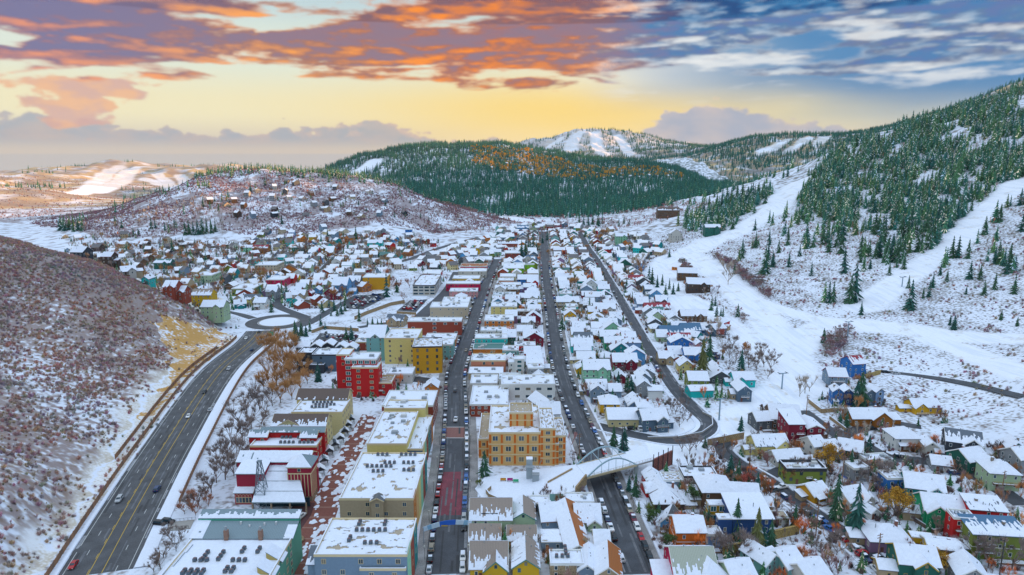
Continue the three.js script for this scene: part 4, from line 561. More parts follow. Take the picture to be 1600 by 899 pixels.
{
  const r = rng(2024);
  // spruces of the ski hill: those that show largest one by one, the rest as one wood
  const inRuns = (x, z) => runAt(x, z) > 0.25, hill = [];
  const pick = (n, x0, x1, z0, z1, f, out) => { for (let k = 0; k < n; k++) { const x = mix(x0, x1, r()), z = mix(z0, z1, r()), d = f(x, z); if (d > 0 && r() < d && !inRuns(x, z)) out.push([x, z]); } };
  const clump = (x, z, s) => fbm(x / s, z / s + 20, 3);
  pick(46000, 240, 1150, -1400, -420, (x, z) => within('spruce_wood', x, z, 25) ? clamp(0.56 + clump(x, z, 36) * 2.8) : within('spruce_left', x, z, 12) ? clamp(0.3 + clump(x, z, 20) * 2) : within('spruce_edge', x, z, 25) ? clamp(clump(x, z, 26) * 1.9 - 0.08) : within('right_hill', x, z) && z < -520 ? clamp(clump(x, z, 30) * 0.7 - 0.14) : 0, hill);
  hill.sort((a, b) => Math.hypot(...a) - Math.hypot(...b));
  const single = hill.filter((_, k) => k % 3 === 0).slice(0, 85), rest = hill.filter((p) => !single.includes(p));
  single.forEach(([x, z], k) => conifer(x, z, 15 + 12 * r(), 'dark green spruce at the lower edge of the dense ski hill forest', 'spruces at the lower edge of the ski hill forest', 'mid', k));
  const green = () => { const k = 1.05 + 1.1 * r(), w = r(); return [k * (0.85 + w * 0.8), k * (1.0 + w * 0.25), k * (1.15 - w * 0.3)]; };
  scatter('spruce_forest', CON_MID, LEAFY, rest.map(([x, z]) => { const h = 9 + 8 * r() + 11 * r() * r(); return [x, z, h, h * (0.9 + 0.6 * r()), green()]; }), 'dense dark green spruce forest covering the ski hill', 'forest');
  // bare poles and rust-coloured trees between them
  const poles = []; pick(9000, 240, 1000, -1350, -420, (x, z) => within('spruce_wood', x, z, 30) ? 0.16 : within('spruce_edge', x, z, 25) ? 0.1 : 0, poles);
  scatter('bare_aspens', BARE.aspen.map((v) => v.crown), LEAFY, poles.map(([x, z]) => { const h = 6 + 6 * r(); return [x, z, h, h * 0.5, r() < 0.3 ? [1.1, 0.6, 0.5] : 0.7]; }), 'thin bare aspens scattered through the ski hill spruces', 'bare trees');
  // the wooded hill at the head of the valley
  const far = []; pick(40000, -700, 700, -3100, -1390, (x, z) => within('forest', x, z, 60) ? (z > -2700 ? clamp(0.75 + clump(x, z, 130) * 1.3) : clamp(0.5 + clump(x, z, 130))) : 0, far);
  scatter('conifer_wood', CON_FAR, LEAFY, far.map(([x, z]) => { const h = 13 + 12 * r(); return [x, z, h, h * 1.15, green()]; }), 'dense dark conifer wood on the hill at the valley head', 'forest');
  const out = []; pick(46000, -2600, 2600, -4900, -1450, (x, z) => within('forest', x, z) ? 0 : z > -2000 && x < -450 ? 0 : (x < -700 ? clamp(clump(x, z, 170) * 2 - 0.32) : x > 600 ? clamp(1.1 + clump(x, z, 200) * 1.6) : clamp(clump(x, z, 150) * 1.8 + 0.6)), out);
  pick(4000, 900, 1800, -3600, -2700, (x, z) => 0.8, out);
  scatter('distant_conifers', CON_FAR, LEAFY, out.map(([x, z]) => { const h = 14 + 10 * r(); return [x, z, h, h * 1.2, green()]; }), 'patches of conifers on the distant ski mountains', 'forest');
  const ridge = []; pick(9000, -900, -80, -1600, -960, (x, z) => within('middle_ridge', x, z, 30) ? clamp(0.5 + clump(x, z, 40) * 2) : within('middle_hill', x, z) ? clamp(clump(x, z, 60) * 1.1 - 0.22) : 0, ridge);
  scatter('ridge_conifers', CON_MID, LEAFY, ridge.map(([x, z]) => { const h = 9 + 9 * r(); return [x, z, h, h, green()]; }), 'dark conifers along the ridge of the purple scrub hill', 'forest');
  const gard = []; pick(2600, -620, -60, -1000, -520, (x, z) => within('gardens', x, z) || within('condos', x, z) ? 0.9 : 0, gard);
  scatter('hillside_bare_trees', [...BARE.grey, ...BARE.aspen, ...BARE.orange].map((v) => v.crown), LEAFY, gard.map(([x, z]) => { const h = 5 + 6 * r(); return [x, z, h, h * 0.65, [0.75 + r() * 0.4, 0.75 + r() * 0.3, 0.75 + r() * 0.3]]; }), 'bare trees between the hillside houses beyond the roundabout', 'bare trees');
  const gardC = []; pick(1100, -620, -60, -1000, -520, (x, z) => within('gardens', x, z) || within('condos', x, z) ? 0.4 : 0, gardC);
  scatter('hillside_conifers', CON_MID, LEAFY, gardC.map(([x, z]) => { const h = 6 + 8 * r(); return [x, z, h, h * 1.1, green()]; }), 'conifers between the hillside houses beyond the roundabout', 'conifers');
  const poleM = []; pick(14000, -1000, 60, -1350, -900, (x, z) => within('aspen_slope', x, z, 25) ? clamp(0.45 + clump(x, z, 40) * 1.3) : within('middle_hill', x, z) ? 0.05 : 0, poleM);
  scatter('aspen_wood', BARE.aspen.map((v) => v.crown), LEAFY, poleM.map(([x, z]) => { const h = 7 + 5 * r(); return [x, z, h, h * 0.45, 0.6 + 0.5 * r()]; }), 'pale bare aspen wood below the purple scrub hill', 'bare trees');
  // scrub oak
  const S_BROWN = [1, 2, 3, 4].map((s) => scrubGeo(s, 46, [0.42, 0.345, 0.31], 0.6)), S_FAR = [5, 6].map((s) => scrubGeo(s, 16, [0.27, 0.17, 0.185]));
  const bush = (x, z, lo, hi, tint) => { const h = mix(lo, hi, r()); return [x, z, h, h * (0.9 + 0.5 * r()), tint ?? 0.65 + 0.7 * r()]; };
  let s = []; pick(110000, -480, -140, -700, -170, (x, z) => { if (!within('brown_hill', x, z)) return 0; const e = hwLeft(z) - x; if (e < mix(8, 20, sstep(190, 340, -z)) || within('gold_bank', x, z, 8)) return e > 4.5 && e < 9.5 ? 0.16 : 0.02; return clamp(0.55 + 0.35 * sstep(15, 50, ground(x, z)) + fbm(x / 13, z / 13 + 50, 4) * 1.3 + fbm(x / 60, z / 60 + 3, 2) * 0.9 - (e < 30 ? 0.25 : 0)); }, s);
  scatter('scrub_oak', S_BROWN, LEAFY, s.map(([x, z]) => { const w = fbm(x / 40, z / 40, 2); if (r() < 0.25) return bush(x, z, 0.5, 1.1, [1.25, 1.15, 0.8]); return bush(x, z, 0.8, 1.9, [0.9 + 0.55 * r() + w * 0.4, 0.74 + 0.42 * r(), 0.7 + 0.45 * r() - w * 0.3]); }), 'brown leafless scrub oak covering the hill beside the highway', 'scrub');
  s = []; pick(60000, 140, 800, -950, -190, (x, z) => within('spruce_wood', x, z) ? 0 : within('right_hill', x, z, 12) || (x > 150 && z < -380 && z > -900) ? runAt(x, z) > 0.2 ? 0 : clamp(fbm(x / 18, z / 18 + 9, 4) * 1.5 + 0.2) : 0, s);
  scatter('hillside_scrub', S_BROWN, LEAFY, s.map(([x, z]) => bush(x, z, 0.7, 2.1, [1.05 * (0.7 + r() * 0.5), 0.9 * (0.7 + r() * 0.5), 0.95 * (0.7 + r() * 0.5)])), 'sparse leafless scrub on the snowy slope below the spruces', 'scrub');
  s = []; pick(26000, 120, 360, -900, -330, (x, z) => within('gully_a', x, z, 8) || within('gully_b', x, z, 8) || within('gully_c', x, z, 8) || within('gully_d', x, z, 8) ? 0.55 : 0, s);
  scatter('gully_thicket', [...BARE.grey.map((v) => v.crown)], LEAFY, s.map(([x, z]) => { const h = 3 + 3.5 * r(); return [x, z, h, h * 1.2, [0.9 + 0.6 * r(), 0.85 + 0.4 * r(), 0.95 + 0.4 * r()]]; }), 'grey leafless thickets beside the ski trail', 'scrub');
  s = []; pick(70000, -900, 60, -1400, -820, (x, z) => within('middle_hill', x, z, 20) ? clamp(0.62 + fbm(x / 50, z / 50 + 3, 4) * 1.8) : 0, s);
  scatter('purple_scrub', S_FAR, LEAFY, s.map(([x, z]) => bush(x, z, 1.3, 2.8, [0.9 + r() * 0.6, 0.8 + r() * 0.45, 0.8 + r() * 0.45])), 'purple grey scrub on the hill across the valley', 'scrub');
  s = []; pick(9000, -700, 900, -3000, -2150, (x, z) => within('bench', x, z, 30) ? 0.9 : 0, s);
  scatter('sun_gold_trees', [...BARE.gold].map((v) => v.crown), LEAFY, s.map(([x, z]) => { const h = 9 + 7 * r(); return [x, z, h, h * 0.9, 1.3 + 0.6 * r()]; }), 'trees coloured gold to paint in sunlight on the wooded bench at the valley head', 'autumn trees');  // gold crowns and bright tint paint low sunlight onto a shaded slope
  s = []; pick(2600, -150, 330, -1420, -1080, (x, z) => clamp(0.3 + clump(x, z, 40) * 1.5), s);
  scatter('valley_head_thicket', BARE.grey.map((v) => v.crown), LEAFY, s.map(([x, z]) => { const h = 4 + 5 * r(); return [x, z, h, h * 0.8, [1.1 + r() * 0.8, 0.9 + r() * 0.35, 0.9 + r() * 0.4]]; }), 'leafless purple thickets at the head of the valley', 'scrub');
  s = []; pick(30000, -2600, -500, -2700, -1300, (x, z) => clamp(0.4 + fbm(x / 90, z / 90, 3)), s);
  scatter('plateau_scrub', S_FAR, LEAFY, s.map(([x, z]) => bush(x, z, 1.5, 4, 0.9 + 0.4 * r())), 'low scrub on the far sunlit plateau', 'scrub');
}
// ---------------------------------------------------------------- buildings
const UNIT = new MB().box(-0.5, 0, -0.03, 0.5, 0.07, 0.06).box(-0.5, 0.93, -0.03, 0.5, 1, 0.05).box(-0.5, 0.07, -0.03, -0.42, 0.93, 0.05).box(0.42, 0.07, -0.03, 0.5, 0.93, 0.05).geo();
const UNIT_MULLION = mergeGeometries([UNIT, new MB().box(-0.03, 0.07, -0.02, 0.03, 0.93, 0.045).geo()]);
const PANE = new MB().box(-0.44, 0.05, -0.04, 0.44, 0.95, 0.02).geo(), SIMPLE = new MB().box(-0.5, 0, -0.04, 0.5, 1, 0.05).geo();
const DOOR = new MB().box(-0.5, 0, -0.05, 0.5, 1, 0.06).geo();
const footprints = [];                             // [x, z, radius] of all that is built
function snowSheet(mb, P, nx, ny, thick, cover, seed, level) {
  if (cover <= 0.02) return; if (cover < 0.9) { nx = Math.min(60, Math.round(nx * 2.2)); ny = Math.min(30, Math.round(ny * 1.6)); }
  const fx = level ? 0.13 : cover < 0.9 ? 0.42 : 0.37, fy = level ? 0.15 : cover < 0.9 ? 0.11 : 0.45; if (level && cover < 0.985) { nx = Math.min(48, nx * 2); ny = Math.min(48, ny * 2); }   // P = corners [eaveL, eaveR, ridgeR, ridgeL]; a lumpy blanket with ragged gaps near the eave
  const at = (u, v) => [0, 1, 2].map((k) => mix(mix(P[0][k], P[1][k], u), mix(P[3][k], P[2][k], u), v));
  const keep = []; for (let j = 0; j < ny; j++) for (let i = 0; i < nx; i++) keep.push(cover >= 1 || fbm(i * fx + seed * 3.1, j * fy + seed * 1.7, 3) * 1.2 + (level ? 0.46 - (1 - cover) * 1.25 : (cover < 0.7 ? (0.42 - j / ny) * 1.5 : (j / ny - 0.5) * 0.35) + cover * 1.7 - 0.85) > 0);
  const K = (i, j) => i >= 0 && j >= 0 && i < nx && j < ny && keep[j * nx + i];
  const pt = (i, j, up) => { const q = at(i / nx, j / ny); const edge = i === 0 || j === 0 || i === nx; return [q[0], q[1] + (up ? thick * (edge ? 0.75 : 1) * (0.8 + 0.5 * (noise(i * 0.7 + seed, j * 0.7) + 0.3)) : 0.01), q[2]]; };
  for (let j = 0; j < ny; j++) for (let i = 0; i < nx; i++) if (K(i, j)) {
    const a = pt(i, j, 1), b = pt(i + 1, j, 1), c = pt(i + 1, j + 1, 1), d = pt(i, j + 1, 1); mb.quad(a, b, c, d);
    if (!K(i, j - 1)) mb.quad(pt(i, j), pt(i + 1, j), b, a); if (!K(i + 1, j)) mb.quad(pt(i + 1, j), pt(i + 1, j + 1), c, b); if (!K(i - 1, j)) mb.quad(pt(i, j + 1), pt(i, j), a, d); if (!K(i, j + 1)) mb.quad(pt(i + 1, j + 1), pt(i, j + 1), d, c);
  }
}
function slab(mb, P, t) {                          // a roof plane with thickness, P counter-clockwise seen from above
  const Q = P.map((p) => [p[0], p[1] + t, p[2]]); mb.quad(...Q); mb.quad(P[3], P[2], P[1], P[0]);
  for (let k = 0; k < 4; k++) { const m = (k + 1) % 4; mb.quad(P[k], P[m], Q[m], Q[k]); }
  return Q;
}
const PANES = [GLASS, GLASS, plain(0.045, 0.09, 0.13, 0.1), plain(0.09, 0.12, 0.14, 0.2), plain(0.2, 0.17, 0.12, 0.5)];
function windowAt(o, x, y, z, turn, w, h, trim, glass, lod) {
  if (glass === GLASS) glass = PANES[Math.abs(Math.round(x * 13 + y * 7 + z * 5)) % 5];
  const f = part('window', lod > 1 ? (w > 1.3 ? UNIT_MULLION : UNIT) : SIMPLE, lod > 0 ? trim : glass, o); f.position.set(x, y, z); f.rotation.y = turn; f.scale.set(w, h, 1);
  if (lod > 0) { const p = part('pane', PANE, glass, f); if (lod < 2) { p.position.z = 0.04; p.scale.set(0.92, 0.94, 1); } }
  return f;
}
// faces of a box: front +z, back -z, right +x, left -x
const FACES = { f: [0, 1], r: [Math.PI / 2, 0], l: [-Math.PI / 2, 0], b: [Math.PI, 1] };
function facade(o, face, w, d, y0, y1, opt) {
  const [turn, along] = FACES[face], span = along ? w : d, off = along ? d / 2 : w / 2; const { trim, glass, lod, seed, ww = 1.0, wh = 1.45, gap = 3, storey = 2.9, skip = 0.15, bx = 0, bz = 0 } = opt; const r = rng(seed * 131 + face.charCodeAt(0));
  const rows = Math.max(1, Math.round((y1 - y0) / storey)), cols = Math.max(1, Math.floor((span - 0.8) / gap)); const rh = (y1 - y0) / rows;
  for (let j = 0; j < rows; j++) for (let i = 0; i < cols; i++) {
    if (r() < skip) continue; const s = (i + 0.5) / cols * span - span / 2; const y = y0 + j * rh + rh * 0.3, hh = Math.min(wh, rh * 0.62);
    const px = bx + Math.sin(turn) * off + Math.cos(turn) * s, pz = bz + Math.cos(turn) * off - Math.sin(turn) * s; windowAt(o, px, y, pz, turn, Math.min(ww, span / cols * 0.8), hh, trim, glass, lod);
  }
}
function roofUnits(o, list, y, big = 1) {          // rows of cooling units: [x, z, count, along z?]
  for (const [x, z, n, al] of list) for (let k = 0; k < n; k++) {
    const m = new MB().box(-0.55, 0, -0.55, 0.55, 0.28, 0.55); const u = m.build('roof_unit', plain(0.5, 0.47, 0.4), o); u.position.set(x + (al ? 0 : k * 1.75 * big), y, z + (al ? k * 1.75 * big : 0)); u.scale.setScalar(big);
    new MB().box(-0.5, 0.28, -0.5, 0.5, 1.2, 0.5).build('casing', plain(0.10, 0.13, 0.16), u); new MB().cyl([0, 1.2, 0], [0, 1.34, 0], 0.42, 0.42, 8).build('fan_guard', plain(0.16, 0.1, 0.1), u);
  }
}
function wallMat(kind, c) { return mat(kind, c[0], c[1], c[2], 0.85); }
const ROOF_COL = { grey: ['shingle', 0.13, 0.14, 0.15], brown: ['shingle', 0.14, 0.09, 0.07], tan: ['seam', 0.33, 0.26, 0.21], rust: ['seam', 0.42, 0.13, 0.02], red: ['seam', 0.35, 0.03, 0.05], green: ['seam', 0.09, 0.22, 0.2], blue: ['seam', 0.06, 0.17, 0.3], slate: ['seam', 0.12, 0.15, 0.19], sage: ['seam', 0.42, 0.45, 0.36], steel: ['seam', 0.22, 0.3, 0.33] };
function roofMat(c) { const [k, r, g, b] = ROOF_COL[c]; return mat(k, r, g, b, 0.6); }
// body + roof of one volume, in the axes of o; returns the height of the roof's top
function volume(o, v) {
  const { x = 0, z = 0, w, d, h, base = -3, roof = 'flat', wall, trim = WHITE, roofCol = 'grey', cover = 0.9, seed = 1, lod = 2, pitch = 0.55, over = 0.45, parapet = 0.7, units, glass = GLASS } = v;
  const hw = w / 2, hd = d / 2, mb = new MB(), rb = new MB(), sb = new MB(), q = lod > 1 ? 1 : lod > 0 ? 0.6 : 0.35, N = (s) => Math.max(2, Math.min(22, Math.round(s / 0.8 * q)));
  const body = new THREE.Group(); let top = h;
  const walls = () => { mb.quad([x - hw, base, z + hd], [x + hw, base, z + hd], [x + hw, h, z + hd], [x - hw, h, z + hd]).quad([x + hw, base, z - hd], [x - hw, base, z - hd], [x - hw, h, z - hd], [x + hw, h, z - hd]).quad([x + hw, base, z + hd], [x + hw, base, z - hd], [x + hw, h, z - hd], [x + hw, h, z + hd]).quad([x - hw, base, z - hd], [x - hw, base, z + hd], [x - hw, h, z + hd], [x - hw, h, z - hd]); };
  if (roof === 'flat') {
    const t = 0.28, p = parapet; walls();
    new MB().quad([x - hw, h, z + hd], [x + hw, h, z + hd], [x + hw, h, z - hd], [x - hw, h, z - hd]).build('roof_deck', roofCol === 'grey' ? mat('stucco', 0.44, 0.36, 0.26) : roofMat(roofCol), o);
    const rim = new MB(); if (p > 0) rim.box(x - hw - 0.08, h - 0.12, z + hd - t, x + hw + 0.08, h + p, z + hd + 0.1).box(x - hw - 0.08, h - 0.12, z - hd - 0.1, x + hw + 0.08, h + p, z - hd + t).box(x - hw - 0.08, h - 0.12, z - hd + t, x - hw + t, h + p, z + hd - t).box(x + hw - t, h - 0.12, z - hd + t, x + hw + 0.08, h + p, z + hd - t).build('parapet', trim, o);
    const e = p > 0 ? t + 0.02 : 0.05; snowSheet(sb, [[x - hw + e, h + 0.02, z + hd - e], [x + hw - e, h + 0.02, z + hd - e], [x + hw - e, h + 0.02, z - hd + e], [x - hw + e, h + 0.02, z - hd + e]], N(w) + 2, N(d) + 2, 0.22, cover, seed, true);
    if (p > 0 && lod > 0) sb.box(x - hw - 0.06, h + p + 0.003, z + hd - t, x + hw + 0.06, h + p + 0.12, z + hd + 0.08).box(x - hw - 0.06, h + p + 0.003, z - hd + t, x - hw + t, h + p + 0.12, z + hd - t).box(x + hw - t, h + p + 0.003, z - hd + t, x + hw + 0.06, h + p + 0.12, z + hd - t);
    top = h + p; if (units) roofUnits(o, units, h + 0.1);
    if (lod > 0 && units === undefined && w > 9) { const r = rng(seed * 9 + 2); for (let k = 0; k < 2 + w * d / 120; k++) { const bx = x + (r() - 0.5) * w * 0.75, bz = z + (r() - 0.5) * d * 0.75, s = 0.5 + r() * 0.8; new MB().box(bx - s, h, bz - s * 0.7, bx + s, h + 0.5 + s * 0.7, bz + s * 0.7).build('roof_unit', r() < 0.5 ? STEEL : plain(0.5, 0.5, 0.48), o); } }
  } else if (roof === 'shed') {                    // low in front, high behind
    const rise = d * pitch * 0.5; walls();
    mb.quad([x + hw, h, z - hd], [x - hw, h, z - hd], [x - hw, h + rise, z - hd], [x + hw, h + rise, z - hd]).tri([x + hw, h, z + hd], [x + hw, h, z - hd], [x + hw, h + rise, z - hd]).tri([x - hw, h, z - hd], [x - hw, h, z + hd], [x - hw, h + rise, z - hd]);
    const k = rise / d, P = [[x - hw - over, h - over * k, z + hd + over], [x + hw + over, h - over * k, z + hd + over], [x + hw + over, h + rise + over * k, z - hd - over], [x - hw - over, h + rise + over * k, z - hd - over]];
    const Q = slab(rb, P, 0.2); snowSheet(sb, Q, N(w), N(d), 0.2, cover, seed); top = h + rise;
  } else if (roof === 's' || roof === 'f') {       // ridge across (s) or towards the front (f)
    const s = roof === 's', half = s ? hd : hw, rise = half * pitch; walls();
    if (s) { for (const e of [-1, 1]) { const a = [x + e * hw, h, z + hd], b = [x + e * hw, h, z - hd], c = [x + e * hw, h + rise, z]; e > 0 ? mb.tri(a, b, c) : mb.tri(b, a, c); } }
    else for (const e of [-1, 1]) { const a = [x - hw, h, z + e * hd], b = [x + hw, h, z + e * hd], c = [x, h + rise, z + e * hd]; e > 0 ? mb.tri(a, b, c) : mb.tri(b, a, c); }
    const L = (s ? hw : hd) + over;
    for (const e of [-1, 1]) {
      const ev = half + over, ey = h - over * pitch; let P;
      if (s) P = e > 0 ? [[x - L, ey, z + ev], [x + L, ey, z + ev], [x + L, h + rise, z], [x - L, h + rise, z]] : [[x + L, ey, z - ev], [x - L, ey, z - ev], [x - L, h + rise, z], [x + L, h + rise, z]];
      else P = e > 0 ? [[x + ev, ey, z + L], [x + ev, ey, z - L], [x, h + rise, z - L], [x, h + rise, z + L]] : [[x - ev, ey, z - L], [x - ev, ey, z + L], [x, h + rise, z + L], [x, h + rise, z - L]];
      const Q = slab(rb, P, 0.18 + (e > 0 ? 0.002 : 0)); const cv = Array.isArray(cover) ? cover[e > 0 ? 0 : 1] : cover; if (cv > 0) snowSheet(sb, Q, N(2 * L), N(half * 1.2), 0.2, cv, seed + e * 0.37);
      if (lod > 1) { const tb = new MB(); if (!s) { for (const f of [1, -1]) tb.bar([x + e * ev, ey + 0.02, z + f * (L + 0.03)], [x, h + rise + 0.02, z + f * (L + 0.03)], 0.1, 0.32); } else for (const f of [1, -1]) tb.bar([x + f * (L + 0.03), ey + 0.02, z + e * ev], [x + f * (L + 0.03), h + rise + 0.02, z], 0.1, 0.32); tb.build('bargeboard', trim, o); }
    }
    top = h + rise;
  } else if (roof === 'hip') {
    const m = Math.min(hw, hd), rise = m * pitch, ov = over, A = [x - hw - ov, h - ov * pitch, z + hd + ov], B = [x + hw + ov, h - ov * pitch, z + hd + ov], C = [x + hw + ov, h - ov * pitch, z - hd - ov], D = [x - hw - ov, h - ov * pitch, z - hd - ov]; walls();
    const long = hw >= hd, R1 = long ? [x - hw + m, h + rise, z] : [x, h + rise, z + hd - m], R2 = long ? [x + hw - m, h + rise, z] : [x, h + rise, z - hd + m];
    const planes = long ? [[A, B, R2, R1], [C, D, R1, R2], [B, C, R2, R2], [D, A, R1, R1]] : [[A, B, R1, R1], [C, D, R2, R2], [B, C, R2, R1], [D, A, R1, R2]];
    for (const [k, P] of planes.entries()) { const Q = P.map((p) => [p[0], p[1] + 0.16, p[2]]); rb.quad(...Q); const lo = P.map((p) => p); rb.quad(lo[0], lo[1], Q[1], Q[0]); snowSheet(sb, Q, N(6), N(m), 0.2, cover, seed + k * 0.7); }
    rb.quad(D, C, B, A); top = h + rise;
  }
  part('wall', mb.geo(), wall, o); if (rb.p.length) part('roof', rb.geo(), roofMat(roofCol), o); if (sb.p.length) part('roof_snow', sb.geo(), SNOW, o);
  return top;
}
function railing(o, x0, z0, x1, z1, y, material = STEEL) { const mb = new MB(); const L = Math.hypot(x1 - x0, z1 - z0), n = Math.max(1, Math.round(L / 1.4)); mb.bar([x0, y + 1, z0], [x1, y + 1, z1], 0.07); mb.bar([x0, y + 0.5, z0], [x1, y + 0.5, z1], 0.04); for (let k = 0; k <= n; k++) { const t = k / n; mb.bar([mix(x0, x1, t), y, mix(z0, z1, t)], [mix(x0, x1, t), y + 1.02, mix(z0, z1, t)], 0.07); } return mb.build('railing', material, o); }
function balcony(o, x, y, z, w, d = 1.4, rail = WHITE) { new MB().box(x - w / 2, y - 0.18, z, x + w / 2, y, z + d).build('balcony', WOOD, o); railing(o, x - w / 2, z + d - 0.05, x + w / 2, z + d - 0.05, y, rail); new MB().box(x - w / 2 + 0.1, y + 0.002, z + 0.5, x + w / 2 - 0.1, y + 0.1, z + d - 0.15).build('snow', SNOW, o); }
function chimney(o, x, z, y0, y1, material = mat('brick', 0.3, 0.12, 0.08)) { const c = new MB().box(x - 0.4, y0, z - 0.4, x + 0.4, y1, z + 0.4).build('chimney', material, o); new MB().box(x - 0.46, y1 + 0.002, z - 0.46, x + 0.46, y1 + 0.16, z + 0.46).build('snow_cap', SNOW, c); }
function porch(o, x, z, w, trim, roofCol, y = 2.6) { const d = 1.8, mb = new MB(), rb = new MB(); for (const e of [-1, 1]) mb.box(x + e * (w / 2 - 0.15) - 0.08, 0, z + d - 0.25, x + e * (w / 2 - 0.15) + 0.08, y, z + d - 0.09); mb.build('porch_post', trim, o); const Q = slab(rb, [[x - w / 2 - 0.2, y, z + d + 0.2], [x + w / 2 + 0.2, y, z + d + 0.2], [x + w / 2 + 0.2, y + 0.75, z + 0.01], [x - w / 2 - 0.2, y + 0.75, z + 0.01]], 0.12); rb.build('porch_roof', roofMat(roofCol), o); const sb = new MB(); snowSheet(sb, Q, 4, 3, 0.15, 1, 3); sb.build('porch_snow', SNOW, o); new MB().box(x - w / 2, -0.9, z + 0.01, x + w / 2, 0.15, z + d).build('porch_floor', WOOD, o); }
